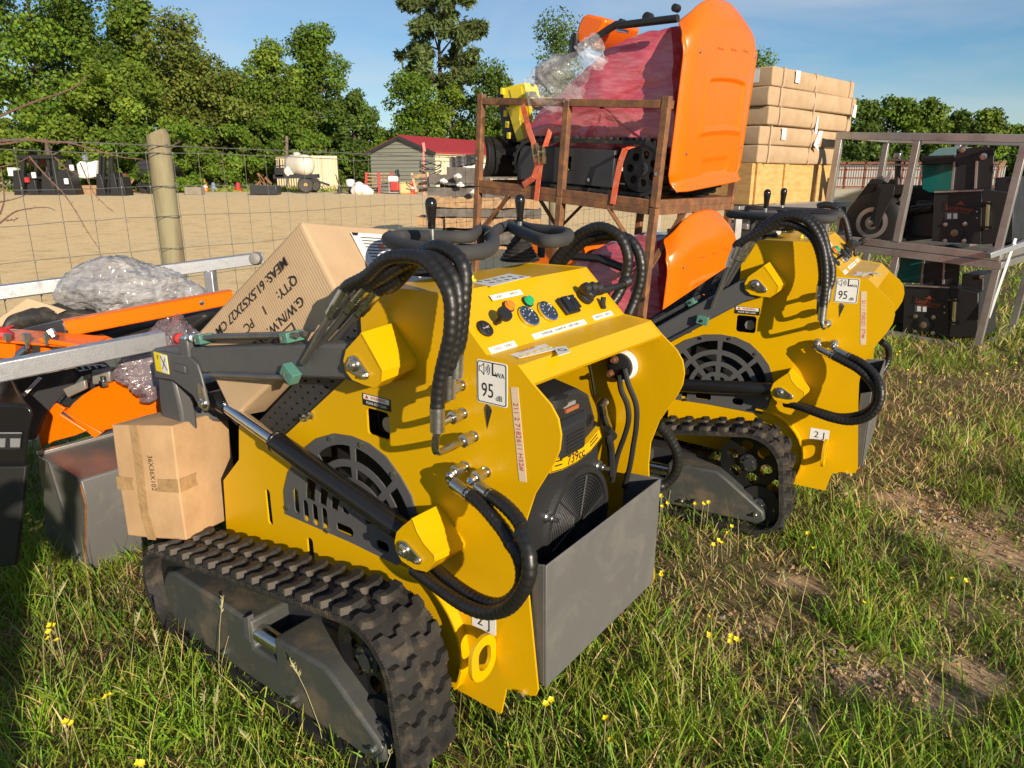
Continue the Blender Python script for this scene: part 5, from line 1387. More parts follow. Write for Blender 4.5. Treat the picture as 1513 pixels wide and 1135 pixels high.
mb.ext([(.220, .281, -.0066), (.224, .281, -.0066), (.224, .319, -.0066), (.220, .319, -.0066)], (0, 0, -.0007)); mb.build('this_way_up_mark', INK, big, local=True)
# shipping pouch on the v=0 face
pc = patch('document_pouch', WHT, big, [(.035, -.010, .16), (.035, -.010, .42), (.235, -.010, .42), (.235, -.010, .16)], (0, .002, 0))
patch('red_band', mat('red_print', (.72, .05, .07), .5), pc, [(.06, -.0112, .30), (.06, -.0112, .415), (.15, -.0112, .415), (.15, -.0112, .30)], (0, .001, 0))
patch('dark_corner', INK, pc, [(.036, -.0112, .162), (.036, -.0112, .19), (.046, -.0112, .18), (.046, -.0112, .162)], (0, .001, 0))
patch('orange_mark', ORG, pc, [(.075, -.0112, .245), (.075, -.0112, .27), (.09, -.0112, .27), (.09, -.0112, .245)], (0, .001, 0))
mb = MB(); rq = random.Random(5)
for k in range(16):
    u = .05 + .011 * k; l = rq.uniform(.05, .11); mb.ext([(u, -.0112, .19), (u, -.0112, .19 + l), (u + .003, -.0112, .19 + l), (u + .003, -.0112, .19)], (0, .001, 0))
o = mb.build('printed_lines', GRY, pc, local=True); o['kind'] = 'stuff'
# small carton on the track
sm_o = CAM + (Vector((-1.357, 2.254, .336)) - CAM) * .985
ya, ti = math.radians(-17.75), (-.1023, -.0867)
Rz = Matrix.Rotation(ya, 3, 'Z') @ Matrix.Rotation(ti[0], 3, 'X') @ Matrix.Rotation(ti[1], 3, 'Y')
small = frame_box('small_carton', 'small dented brown carton with clear tape standing on the near loader track', 'carton', sm_o, Rz, (.253, .27, .395), CARD, bulge=.010, seed=4, bev=.005)
tp = patch('tape_band', PTAPE, small, [(-.004, -.0075, .17), (.257, -.0085, .17), (.257, -.0085, .215), (-.004, -.0075, .215)], (0, .0015, 0))
patch('tape_band', PTAPE, small, [(.2595, .0, .17), (.2600, .15, .175), (.2600, .15, .22), (.2595, .0, .215)], (.0012, 0, 0))
patch('seam_tape', PTAPE, small, [(.10, -.0105, -.002), (.135, -.0105, -.002), (.118, -.0105, .10), (.125, -.0115, .25), (.118, -.0085, .397), (.085, -.0085, .397), (.088, -.0115, .25), (.082, -.0105, .10)], (0, .0015, 0))
patch('flap_seam', mat('card_shadow_line', (.25, .15, .08), .9), small, [(-.002, .128, .4015), (.255, .128, .4015), (.255, .131, .4015), (-.002, .131, .4015)], (0, 0, .0012))
text('36X36X102', (.158, -.0118, .235), (0, 0, -1), (1, 0, 0), .028, INK, small, True, .9)
# ------------------------------------------------------------------ bucket beside the small carton
bk = thing('loader_bucket', 'dark grey steel bucket with angled edges standing in the grass beside the small carton', 'bucket', M=POSE1)
prof = [m_b(*p, 1.0) for p in ((55, 672), (118, 710), (127, 745), (125, 816))]
A_, B_, H_, G_ = [Vector((p[0], 0, p[2])) for p in prof]
G_.z = -.02; G_.x += .02
K_ = Vector((A_.x + .10, 0, -.02)); K2 = Vector((A_.x + .03, 0, .3))
mb = MB(A); pr_ = [A_, B_, H_, G_, K_, K2]
mb.ext([(p.x, 1.0, p.z) for p in pr_], (0, .86, 0)); bs = mb.build('shell', RPL, bk, local=True, bevel=.008)
mb = MB(A); mb.ext([(A_.x - .03, .9965, A_.z - .05), (A_.x - .20, .9965, B_.z - .04), (G_.x - .12, .9965, .0), (G_.x - .08, .9965, .0), (A_.x - .06, .9965, A_.z - .10)], (0, .003, 0)) if False else mb.bar((A_.x - .12, .997, .44), (G_.x + .03, .997, .0), .012, .008, (0, 1, 0)); mb.build('side_weld', GRY, bk, local=True)
mb = MB(A); mb.bar((B_.x, .998, B_.z - .01), (H_.x, .998, H_.z), .010, .006, (0, 1, 0)); mb.bar((H_.x, .998, H_.z), (G_.x, .998, .02), .010, .006, (0, 1, 0)); mb.build('edge_weld', RUST, bk, local=True)
mb = MB(A); mb.bar((A_.x - .004, 1.0, A_.z + .006), (A_.x - .004, 1.86, A_.z + .006), .03, .016); mb.build('cutting_edge', STG, bk, local=True, bevel=.003)
# ------------------------------------------------------------------ implements heaped beyond the bucket
def slab(name, m, parent, P_, Y, depth, bevel=.003, Y2=None, x0=None, x1=None, side=0):
    """outline traced on an upright plane at distance Y (or tilting to Y2 along x), given a real depth away from the viewer"""
    mb = MB(); pts = []
    for x, y in P_:
        yy = Y if Y2 is None else Y + (Y2 - Y) * (x - x0) / (x1 - x0)
        pts.append(at_y(x, y, yy))
    mb.ext(pts, (side, depth, 0))
    return mb.build(name, m, parent, bevel=bevel)
hd = thing('black_cutter_head', 'glossy black cutter body with a white data plate, standing in the grass', 'cutter', tuple(at_y(0, 830, 2.25)))
slab('housing', BLKG, hd, [(-70, 596), (34, 597), (46, 602), (50, 612), (44, 640), (34, 720), (22, 835), (-70, 850)], 2.30, .32, .012, side=-.27)
slab('lower_skirt', BLK, hd, [(-70, 690), (38, 690), (24, 835), (-70, 850)], 2.27, .02, .004)
pl = slab('data_plate', INK, hd, [(-20, 640), (32, 640), (30, 664), (-20, 665)], 2.293, .003, 0)
for x0_, x1_ in ((-16, 8), (15, 30)): slab('data_panel', GALV, pl, [(x0_, 648), (x1_, 648), (x1_ - 1, 661), (x0_, 661)], 2.290, .002, 0)
slab('plate_rim', GALV, pl, [(-20, 639), (32, 639), (32, 641), (-20, 641)], 2.290, .002, 0)
im = thing('orange_mulcher', 'orange and black implement with bolted hinge and round orange side plates, half wrapped in film', 'implement', tuple(at_y(80, 650, 2.8)))
slab('guard_panel', DGR, im, [(-60, 580), (0, 566), (107, 545), (119, 556), (83, 594), (64, 616), (50, 650), (-60, 660)], 2.62, .02, .003, 2.9, -60, 119)
slab('guard_edge', DGR, im, [(107, 545), (150, 538), (158, 545), (119, 557)], 2.88, .03, .002)
st = slab('sticker', LBL, im, [(107, 541), (150, 538), (158, 541), (118, 549)], 2.868, .003, 0)
for k in range(4): slab('sticker_line', INK, st, [(112 + 10 * k, 542.5 - .7 * k), (118 + 10 * k, 542 - .7 * k), (122 + 10 * k, 546.2 - .7 * k), (116 + 10 * k, 547 - .7 * k)], 2.864, .002, 0)
for k in range(2): slab('pinstripe', LBL, im, [(27 + 4 * k, 588), (57 + 3 * k, 557 + k), (58.5 + 3 * k, 558 + k), (28.5 + 4 * k, 590)], 2.66, .003, 0)
slab('round_plate', ORG, im, [(97, 609), (108, 596), (122, 584), (138, 574), (155, 567), (172, 563), (190, 563), (205, 566), (220, 573), (236, 584), (244, 610), (222, 622), (145, 638)], 2.88, .014, .004)
slab('round_plate_back', DGR, im, [(140, 640), (236, 580), (250, 640), (200, 690), (150, 690)], 3.05, .02, .003)
slab('side_plate', ORG, im, [(62, 614), (82, 596), (96, 604), (88, 612), (128, 637), (110, 644), (80, 652), (60, 662), (55, 640)], 2.84, .014, .004)
slab('strut', ORG, im, [(90, 605), (97, 609), (150, 640), (140, 648)], 2.87, .04, .003)
slab('drum', BLK, im, [(80, 600), (100, 575), (150, 560), (165, 575), (110, 610)], 3.0, .3, .02)
slab('hinge_plate', DCA, im, [(92, 575), (125, 562), (127, 575), (100, 588)], 2.84, .02, .004)
slab('hinge_block', DCA, im, [(135, 548), (162, 546), (163, 565), (136, 569)], 2.84, .05, .005)
for q, r0 in (((152, 556), .011), ((152, 562), .017)):
    mb = MB(); c = at_y(*q, 2.82); mb.lathe(c, (0, 0, -1), [(r0, 0), (r0, .025), (r0 * .6, .026)], 6 if r0 > .015 else 12); mb.build('hinge_bolt', ZNC, im)
slab('bracket', ORG, im, [(-40, 503), (22, 505), (22, 531), (-40, 528)], 2.55, .10, .004)
slab('bracket_top', ORG, im, [(-40, 500), (60, 508), (122, 513), (122, 515.5), (60, 511), (-40, 503)], 2.52, .18, .002)
slab('bracket_lever', ORG, im, [(55, 501), (62, 500), (125, 511), (118, 516), (60, 507)], 2.50, .012, .003)
mb = MB(); mb.cyl(at_y(68, 527, 2.60), at_y(68, 509, 2.60), .019, 18); mb.build('spacer', ORG, im)
for q0, q1, r0 in (((11, 504), (11, 499), .014), ((39, 506), (39, 496), .015), ((69, 509), (69, 496), .013), ((79, 498), (73, 492), .017), ((40, 517), (41, 506), .008)):
    mb = MB(); a, b = at_y(*q0, 2.50), at_y(q1[0], q1[1] - 2, 2.50); mb.lathe(a, b - a, [(r0 * .6, 0), (r0 * .6, (b - a).length * .5), (r0, (b - a).length * .5), (r0, (b - a).length * .5 + .016), (0, (b - a).length * .5 + .017)], 6); mb.build('hinge_bolt', ZNC, im)
mb = MB(); a, b = at_y(22, 532, 2.50), at_y(44, 513, 2.51); mb.lathe(a, b - a, [(.012, 0), (.012, .02), (.018, .022), (.018, .06), (.011, .062), (.011, (b - a).length)], 12); mb.build('grease_fitting', STL, im)
slab('black_cover', DGR, im, [(14, 497), (20, 490), (92, 474), (97, 482), (100, 503), (60, 502)], 2.72, .10, .008)
mb = MB(); c = at_y(3, 495, 2.58); mb.lathe(c, (.3, .2, 1), [(.030, -.01), (.038, 0), (.036, .015), (.012, .03)], 14); mb.tube([c + Vector((0, 0, .02)), at_y(20, 481, 2.58), at_y(8, 487, 2.58)], .003, 6); mb.build('red_cap', RED, im)
slab('orange_panel', ORG, im, [(117, 500), (147, 495), (168, 503), (122, 514)], 2.95, .02, .003)
slab('black_body', BLK, im, [(100, 500), (200, 478), (300, 460), (310, 470), (240, 520), (120, 540)], 3.12, .35, .02)
# orange channel bar lying on top
ch = thing('orange_channel', 'long orange steel channel lying across the heap in front of the wrapped bundle', 'steel channel', tuple(at_y(96, 490, 2.72)))
c0, c1 = at_y(97, 486, 2.72), at_y(345, 439, 3.16)
dx_ = (c1 - c0).normalized(); nz_ = Vector((0, 0, 1)); nz_ = (nz_ - dx_ * nz_.dot(dx_)).normalized(); ny_ = nz_.cross(dx_)
hh = .032
mb = MB(); L_ = (c1 - c0).length
def chp(s, u, d): return c0 + dx_ * s + nz_ * u + ny_ * d
mb.plate([chp(0, -hh, 0), chp(.008, -hh * .3, 0), chp(.0, -hh * .15, 0), chp(0, hh, 0), chp(L_, hh, 0), chp(L_, -hh, 0)], [[chp(L_ * .79 + .011 * math.cos(t), .011 * math.sin(t), 0) for t in np.linspace(0, 2 * math.pi, 14, False)]], ny_ * .006)
mb.ext([chp(0, hh, 0), chp(L_, hh, 0), chp(L_, hh, .045), chp(0, hh, .045)], nz_ * -.006); mb.ext([chp(0, -hh, 0), chp(L_, -hh, 0), chp(L_, -hh, .045), chp(0, -hh, .045)], nz_ * .006)
tag(mb.build('orange_channel', ORG, ch, bevel=.0015), None, None); ch.children[0].name = 'channel_web'
# galvanised bar in front and galvanised crate behind
gb = MB(); p0, p1 = at_y(-60, 560, 2.16), at_y(243, 501, 2.62)
gb.bar(p0, p1, .05, .066); o = gb.build('galvanised_bar', GALV, None, bevel=.005); tag(o, 'thick galvanised steel bar reaching in from the picture edge to the loader arm', 'steel bar')
gc = thing('galvanised_crate', 'galvanised crate rail on short posts behind the film-wrapped bundle', 'crate', tuple(at_y(70, 600, 3.2)))
R0, R1 = at_y(-60, 440, 3.05), at_y(388, 381, 3.85)
mb = MB(); mb.bar(R0, R1, .05, .06); mb.build('top_rail', GALV, gc, bevel=.004)
bo = Vector((.66, -.42, 0)) * 0
for t_ in (.33, .79, .02):
    q = R0.lerp(R1, t_); mb = MB(); mb.bar(q - Vector((0, 0, .03)), Vector((q.x, q.y, 0)), .06, .045, (1, 0, 0)); mb.build('crate_post', GALV, gc, bevel=.004)
mb = MB(); mb.bar(R0 - Vector((0, 0, .55)), R1 - Vector((0, 0, .62)), .05, .05); mb.build('lower_rail', GALV, gc, bevel=.004)
mb = MB(); q = R1; mb.lathe(q + Vector((-.02, -.03, .0)), (0, -1, .1), [(.03, 0), (.036, .01), (.03, .04), (.0, .045)], 12); mb.build('end_cap', DCA, gc)
# film wrapped bundle
def blob(name, P_, rad, m, seed, n=26, seg=44, amp=.22, squash=.8, parent=None):
    C_ = resample(smooth_path(P_, 10), sum((Vector(P_[i + 1]) - Vector(P_[i])).length for i in range(len(P_) - 1)) / seg)
    mb = MB(); k = len(C_); vs = []; 
    for i in range(k):
        t = i / (k - 1); r0 = np.interp(t, np.linspace(0, 1, len(rad)), rad)
        d = (C_[min(i + 1, k - 1)] - C_[max(i - 1, 0)]).normalized(); u = d.cross(Vector((0, 0, 1))).normalized(); v = u.cross(d)
        for j in range(n):
            a = 2 * math.pi * j / n
            q = Vector((math.cos(a) * 1.6, math.sin(a) * 1.6, t * 5 + seed))
            w = 1 + amp * noise.noise(q) + amp * .55 * (.3 - abs(noise.noise(q * 2.6))) + amp * .5 * (.25 - abs(noise.noise(q * 5.5 + Vector((3, 1, 7))))) + amp * .25 * (.25 - abs(noise.noise(Vector((q.x * 9, q.y * 9, q.z * 5)))))
            vs.append(C_[i] + (u * math.cos(a) + v * math.sin(a) * squash) * r0 * w)
    fs = [(i * n + j, i * n + (j + 1) % n, (i + 1) * n + (j + 1) % n, (i + 1) * n + j) for i in range(k - 1) for j in range(n)]
    fs += [list(range(n))[::-1], [(k - 1) * n + j for j in range(n)]]
    mb.add(vs, fs)
    return mb.build(name, m, parent, smooth=60)
o = blob('wrapped_bundle', [at_y(88, 448, 3.15), at_y(135, 425, 3.2), at_y(200, 432, 3.28), at_y(270, 443, 3.4), at_y(345, 452, 3.55)], [.05, .17, .165, .12, .03], GFILM, 3, 72, 110, .34)
tag(o, 'long bundle wrapped in crinkled grey stretch film behind the orange channel', 'bundle')
o = blob('wrapped_bundle', [at_y(135, 430, 3.2), at_y(138, 400, 3.2), at_y(132, 383, 3.2)], [.10, .06, .012], GFILM, 8, 48, 50, .45, 1); o.name = 'film_twist'; par = bpy.data.objects['wrapped_bundle']; core = blob('bundle_core', [at_y(95, 452, 3.16), at_y(140, 432, 3.22), at_y(205, 438, 3.30), at_y(270, 446, 3.42), at_y(340, 453, 3.56)], [.03, .12, .13, .09, .02], mat('highlight_core', (.20, .20, .205), .5, col2=(.66, .65, .63), scale=30, lo=.45, hi=.6, stretch=(1, 1, 6)), 4, 30, 60, .4); core.parent = par; o.parent = par; WM[o.name] = Matrix.Identity(4)  # pale streaks in the core colour stand for highlights on the film
FILM2 = mat('mauve_film', (.16, .12, .14), .15, col2=(.36, .30, .33), scale=9, lo=.4, hi=.7, bump=1., bscale=30, coat=.9, alpha=.6)
o = blob('film_scrap', [at_y(222, 500, 2.95), at_y(255, 492, 3.0), at_y(290, 500, 3.05)], [.03, .085, .03], FILM2, 12, 56, 60, .5, .9); tag(o, 'mauve crumpled film bag in front of the large carton', 'film')
o = blob('film_scrap', [at_y(205, 515, 2.75), at_y(212, 545, 2.74), at_y(222, 585, 2.70), at_y(206, 590, 2.68)], [.05, .10, .06, .015], FILM2, 15, 56, 80, .5, .5); tag(o, 'mauve stretch film hanging below the galvanised bar', 'film')
# rubber sheet and opened carton at the picture edge
mb = MB(); Ps = smooth_path([at_y(-20, 520, 2.85), at_y(2, 488, 2.85), at_y(16, 468, 2.88), at_y(50, 460, 2.95), at_y(95, 463, 3.05), at_y(140, 467, 3.12)], 6)
vs = []; 
for i, p in enumerate(Ps): vs += [p, p + Vector((.0, .22, .012 * math.sin(i * .7)))]
mb.add(vs, [(2 * i, 2 * i + 1, 2 * i + 3, 2 * i + 2) for i in range(len(Ps) - 1)])
Pd = [p - Vector((0, 0, .06)) for p in Ps]; vs = []
for p, q in zip(Ps, Pd): vs += [p - Vector((0, .002, 0)), q - Vector((0, .002, 0))]
mb.add(vs, [(2 * i, 2 * i + 1, 2 * i + 3, 2 * i + 2) for i in range(len(Ps) - 1)])
o = mb.build('rubber_sheet', RUB, None, solid=.012, smooth=60); tag(o, 'curled black rubber sheet draped over the heap beside the open carton', 'rubber sheet')
oc = thing('opened_carton', 'pale cardboard carton peeking out behind the black rubber sheet', 'carton', tuple(at_y(20, 600, 3.1)))
slab('flap', CARD2, oc, [(-60, 505), (0, 470), (40, 441), (66, 449), (96, 459), (60, 475), (0, 500)], 3.02, .012, .001)
slab('carton_side', CARD2, oc, [(-60, 505), (60, 470), (96, 459), (100, 560), (-60, 580)], 3.08, .3, .004)
# ------------------------------------------------------------------ rusty crates with wrapped excavators
K0 = Vector((.958, 4.9, 1.385))
KU = Vector((-1.23, 1.1, .125)).normalized()
KV = Vector((.70, .75, 0)); KV = (KV - KU * KV.dot(KU)).normalized()
KW = KU.cross(KV) * -1
if KW.z < 0: KW = -KW
LU, LV = 1.655, 1.13
KM = Matrix((KU, KV, KW)).transposed().to_4x4(); KM.translation = K0
def kp(x, y, v):  # traced point on the plane v, in crate coordinates
    p = at_plane(x, y, K0 + KV * v, KV) - K0
    return (p.dot(KU), v, p.dot(KW))
def angle_iron(mb, p, q, s, t=.006, up=(0, 0, 1)):
    p = Vector(p); q = Vector(q); d = (q - p).normalized(); x = d.cross(Vector(up)).normalized(); y = x.cross(d)
    pts = [(0, 0), (s, 0), (s, t), (t, t), (t, s), (0, s)]
    mb.ext([p + x * (a - s / 2) + y * (b - s / 2) for a, b in pts], q - p)
def crate(M, label, w0, w1, braces, posts_up=.03):
    t = thing('rusty_crate', label, 'crate', M=M, group='rusty steel shipping crates')
    um = .80
    for v in (0, LV):
        for u in (0, LU) + ((um,) if True else ()):
            mb = MB(); mb.bar((u, v, w0), (u, v, w1 + (posts_up if u != um else 0)), .05, .05, (1, 0, 0)); mb.build('post', RUST, t, local=True, bevel=.003)
        for w in (w0 + .025, w1 - .02):
            mb = MB(); mb.bar((.026, v, w), (LU - .026, v, w), .04, .05); mb.build('side_rail', RUST, t, local=True, bevel=.003)
    for u in (0, LU):
        for w in (w0 + .025, w1 - .02):
            mb = MB(); mb.bar((u, .026, w), (u, LV - .026, w), .04, .05); mb.build('end_rail', RUST, t, local=True, bevel=.003)
    for u in (.4, 1.2):
        mb = MB(); mb.bar((u, .03, w0 + .02), (u, LV - .03, w0 + .02), .04, .04); mb.build('floor_rail', RUST, t, local=True, bevel=.003)
    if braces:
        for v in (0, LV):
            for u, s in ((0, 1), (LU, -1)):
                mb = MB(); mb.bar((u + s * .03, v - .012, w1 - .36), (u + s * .36, v - .012, w1 - .035), .012, .045, (0, 1, 0)); mb.build('knee_brace', RUST, t, local=True, bevel=.002)
        for u in (0, LU):
            for v, s in ((0, 1), (LV, -1)):
                mb = MB(); mb.bar((u, v + s * .03, w1 - .40), (u, v + s * .42, w1 - .035), .012, .045, (1, 0, 0)); mb.build('knee_brace', RUST, t, local=True, bevel=.002)
    mb = MB()
    for u in (0, LU):
        mb.lathe((u, -.026, w1 - .45), (0, -1, 0), [(.012, 0), (.012, .008), (.0, .009)], 6); 
    mb.build('bolts', ZNC, t, local=True)['kind'] = 'stuff'
    return t
crate(KM, 'upper rusty steel crate holding the excavator with the big orange canopy', -.03, .635, False)
crate(KM, 'lower rusty steel crate under the other one, with diagonal knee braces', -1.36, -.035, True, 0)
def excavator(M, label, upper):
    t = thing('mini_excavator', label, 'mini excavator', M=M, group='wrapped mini excavators')
    # two tracks
    for v0 in (.10, .80):
        ci = []
        for c, r in (((.20, .205), .185), ((1.20, .19), .17)): ci += [(c[0] + r * math.cos(a), c[1] + r * math.sin(a)) for a in np.linspace(0, 2 * math.pi, 48, False)]
        hl = [ci[i] for i in convex_hull_2d(ci)]
        ce = (.7, .19)
        inn = [(ce[0] + (x - ce[0]) * .965, ce[1] + (y - ce[1]) * .87) for x, y in hl]
        mb = MB(); mb.plate([(x, v0, y) for x, y in hl], [[(x, v0, y) for x, y in inn]], (0, .2, 0)); tr = mb.build('crawler_track', RUB, t, local=True)
        mb = MB(); pl_ = resample([Vector((x, 0, y)) for x, y in hl], .062, True); m_ = len(pl_)
        for i, p in enumerate(pl_):
            d = (pl_[(i + 1) % m_] - pl_[i - 1]).normalized(); nn = Vector((d.z, 0, -d.x)); nn = nn if nn.dot(p - Vector((ce[0], 0, ce[1]))) > 0 else -nn
            mb.box(p + Vector((0, v0 + .1, 0)) + nn * .008, (.026, .2, .022), Matrix((d, Vector((0, 1, 0)), d.cross(Vector((0, 1, 0))))).transposed())
        mb.build('track_bars', RUB, tr, local=True)['kind'] = 'stuff'
        mb = MB(); mb.plate([(.42, v0 - .012, .06), (1.30, v0 - .012, .05), (1.33, v0 - .012, .16), (1.30, v0 - .012, .27), (1.26, v0 - .012, .305), (.42, v0 - .012, .315)], [[(.80, v0 - .012, .15), (.90, v0 - .012, .15), (.90, v0 - .012, .25), (.80, v0 - .012, .25)]], (0, .05, 0)); fr = mb.build('track_frame', DGR, t, local=True, bevel=.006)
        if v0 < .5:
            mb = MB(); mb.ext([(x, v0 - .0145, y) for x, y in ((1.155, .215), (1.10, .262), (1.10, .238), (1.03, .238), (1.03, .192), (1.10, .192), (1.10, .168))], (0, .002, 0)); mb.build('arrow_mark', ORG, fr, local=True)
            for u in (1.13, .62): 
                mb = MB(); mb.lathe((u, v0 - .012, .10), (0, -1, 0), [(.013, 0), (.013, .01), (0, .011)], 6); mb.build('bolt', ZNC, fr, local=True)
        mb = MB(); c_ = (.20, .205); oo = [(c_[0] + .155 * math.cos(a), v0 + .01, c_[1] + .155 * math.sin(a)) for a in np.linspace(0, 2 * math.pi, 36, False)]
        hs = [[(c_[0] + .095 * math.cos(k) + .028 * math.cos(a), v0 + .01, c_[1] + .095 * math.sin(k) + .028 * math.sin(a)) for a in np.linspace(0, 2 * math.pi, 12, False)] for k in np.linspace(0, 2 * math.pi, 7, False)]
        mb.plate(oo, hs, (0, .03, 0)); w = mb.build('sprocket', BLK, t, local=True)
        mb = MB(); mb.lathe((c_[0], v0 + .01, c_[1]), (0, -1, 0), [(.05, 0), (.05, .012), (.025, .014), (.025, .03), (.0, .031)], 14); mb.build('hub', DGR, w, local=True)
        for u in (.5, .75, 1.0): 
            mb = MB(); mb.lathe((u, v0 + .03, .06), (0, 1, 0), [(.045, 0), (.045, .12)], 16); mb.build('road_roller', BLK, t, local=True)
    mb = MB(); mb.box((.7, .55, .28), (.7, .6, .16)); mb.build('chassis', DGR, t, local=True, bevel=.02)
    # dozer blade
    q = [(1.42 + .10 * math.cos(a) - .02, .14 + .20 * math.sin(a) + .05) for a in np.linspace(-1.3, 1.3, 9)]
    mb = MB(); mb.ext([(x + .12, .06, y) for x, y in [(1.60 - .12 * math.cos(a), .20 + .17 * math.sin(a)) for a in np.linspace(-1.2, 1.2, 9)]] + [(x + .12, .06, y) for x, y in [(1.62 - .10 * math.cos(a), .20 + .17 * math.sin(a)) for a in np.linspace(1.2, -1.2, 9)]], (0, 1.0, 0)); mb.build('dozer_blade', BLK, t, local=True, bevel=.002)
    mb = MB(); mb.bar((1.2, .35, .2), (1.60, .35, .2), .05, .06); mb.bar((1.2, .75, .2), (1.60, .75, .2), .05, .06); mb.build('blade_arms', BLK, t, local=True)
    # red wrapped upper body
    base = [kp(*p, .19) for p in ((1000, 30), (975, 34), (930, 48), (905, 62), (880, 82), (850, 112), (815, 142), (786, 168), (770, 190), (772, 216), (800, 226), (830, 222), (862, 228), (885, 240), (905, 236), (925, 222), (960, 230), (1000, 236), (1003, 130))]
    pts = resample([Vector((a, 0, c)) for a, b, c in base], .045, True); k = len(pts); cen = sum(pts, Vector()) / k
    vs = []; VV = list(np.linspace(0, 1, 16))
    for i, vv in enumerate(VV):
        s_ = .93 + .07 * (1 - abs(2 * vv - 1) ** 4.0)
        for j, p in enumerate(pts):
            q = cen + (p - cen) * s_
            nz0 = noise.noise(Vector((q.x * 5, vv * 4, q.z * 5))) * .028 + noise.noise(Vector((q.x * 12, vv * 9, q.z * 14))) * .012
            low = max(0, .62 - q.z) * .11 * math.sin(q.x * 24 + vv * 9 + 3 * noise.noise(Vector((q.x * 4, 0, q.z * 4))))
            dd = (q - cen).normalized()
            pq = Vector((q.x, .19 + .76 * vv, q.z)) + dd * (nz0 + low); pq.x = max(pq.x, .035 + .01 * math.sin(9 * pq.z)); vs.append(pq)
    fs = [(i * k + j, i * k + (j + 1) % k, (i + 1) * k + (j + 1) % k, (i + 1) * k + j) for i in range(len(VV) - 1) for j in range(k)]
    mb = MB(); mb.add(vs, fs)
    # near and far end faces: concentric rings to the centre with creases
    for e, y0 in ((0, .19), (len(VV) - 1, .95)):
        ring = [vs[e * k + j] for j in range(k)]; rows = [ring]
        for r0 in (.93, .82, .70, .56, .42, .28, .14, .03):
            rows.append([Vector((cen.x + (p.x - cen.x) * r0, y0 + (-1 if e == 0 else 1) * (.045 * (1 - r0 ** 2) + .016 * noise.noise(Vector(((cen.x + (p.x - cen.x) * r0) * 4, (cen.z + (p.z - cen.z) * r0) * 9, 2.))) + .006 * math.sin((cen.z + (p.z - cen.z) * r0) * 75 + (cen.x + (p.x - cen.x) * r0) * 26 + 3 * noise.noise(Vector(((cen.x + (p.x - cen.x) * r0) * 3, (cen.z + (p.z - cen.z) * r0) * 3, 1))))), cen.z + (p.z - cen.z) * r0)) for p in ring])
        flat = [p for r_ in rows for p in r_]
        mb.add(flat, [(a * k + j, a * k + (j + 1) % k, (a + 1) * k + (j + 1) % k, (a + 1) * k + j) for a in range(len(rows) - 1) for j in range(k)])
    mb.build('red_wrapping', REDW, t, local=True, smooth=60)
    # canopy: pressed sheet with rolled rim, arched end and a raised panel, hung outside the crate end
    nu, nv = 84, 120; W_, H_ = 1.045, 1.19; vs = []
    def dep(s, tt):
        e = min(s, 1 - s); d = 0
        d += .055 * max(0, 1 - e / .13) ** 2.0                                  # sides turn back
        if e < .022: d -= .030 * (1 - e / .022)                                    # outward lip
        if tt > .80: d += .11 * ((tt - .80) / .20) ** 2.2                          # arched end bends away
        if tt < .06: d -= .048 * (1 - tt / .06) ** 1.4                              # lower lip kicks out
        def rr_(x0, x1, y0, y1, w): 
            a = min(s - x0, x1 - s, (tt - y0) * 1.0, (y1 - tt) * 1.0); return max(0, min(1, a / w))
        d -= .012 * (rr_(.26, .86, .29, .62, .018) - rr_(.30, .82, .312, .598, .018)); d += .006 * rr_(.30, .82, .312, .598, .018)
        d += .008 * rr_(.36, .74, .055, .16, .02)
        return d
    for a in range(nu):
        s_ = a / (nu - 1)
        for b in range(nv):
            tt = b / (nv - 1)
            wtop = H_ * (.86 + .14 * max(0, 1 - abs(2 * s_ - 1) ** 2.6))
            wd = .5 + (s_ - .5) * (1 - .16 * max(0, tt - .90) / .10 - .11 * max(0, .10 - tt) / .10 + .012 * max(0, 1 - abs(tt - .88) / .10))
            vs.append(Vector((-.075 + dep(s_, tt), .05 + W_ * wd, .075 + .075 * s_ + wtop * tt)))
    mb = MB(); mb.grid(vs, nu, nv); mb.build('canopy', ORG, t, local=True, smooth=50, solid=.012).name = 'canopy'
    for s_, tt in ((.14, .72), (.95, .72), (.13, .20), (.95, .20)):
        mb = MB(); mb.lathe((-.082 + dep(s_, tt), .05 + W_ * s_, .075 + .075 * s_ + H_ * tt), (-1, 0, 0), [(.011, 0), (.011, .003), (.006, .006), (0, .006)], 12); mb.build('canopy_bolt', ZNC, t, local=True)
    for s_ in (.40, .58, .76):
        mb = MB(); mb.ext([(-.084 + dep(s_, .745), .05 + W_ * (s_ - .04), .075 + .075 * s_ + H_ * .745 + .005), (-.084 + dep(s_, .745), .05 + W_ * (s_ + .04), .075 + .075 * s_ + H_ * .745 + .005), (-.084 + dep(s_, .745), .05 + W_ * (s_ + .035), .075 + .075 * s_ + H_ * .745 - .004), (-.084 + dep(s_, .745), .05 + W_ * (s_ - .03), .075 + .075 * s_ + H_ * .745 - .004)], (.003, 0, 0)); mb.build('scuff', mat('scuffed_orange', (.55, .10, .0), .5), t, local=True)
    # roll bar and engine cover
    if upper:
        Z9 = zoom(720, 0, .2645)
        P_ = [kp(*Z9(x, y), .06) for x, y in ((305, 425), (480, 300), (700, 150), (760, 140), (1065, 103))]
        mb = MB(); mb.tube(smooth_path(P_, 4), .024, 12); rb = mb.build('roll_bar', BLK, t, local=True)
        q = Vector(P_[0]); mb = MB(); mb.box(q, (.035, .12, .12)); mb.build('bar_flange', BLK, rb, local=True, bevel=.004)
        mb = MB(); P2 = [Vector(p) + Vector((0, .9, 0)) for p in P_]; mb.tube(smooth_path(P2, 4), .024, 12); mb.build('roll_bar', BLK, t, local=True)
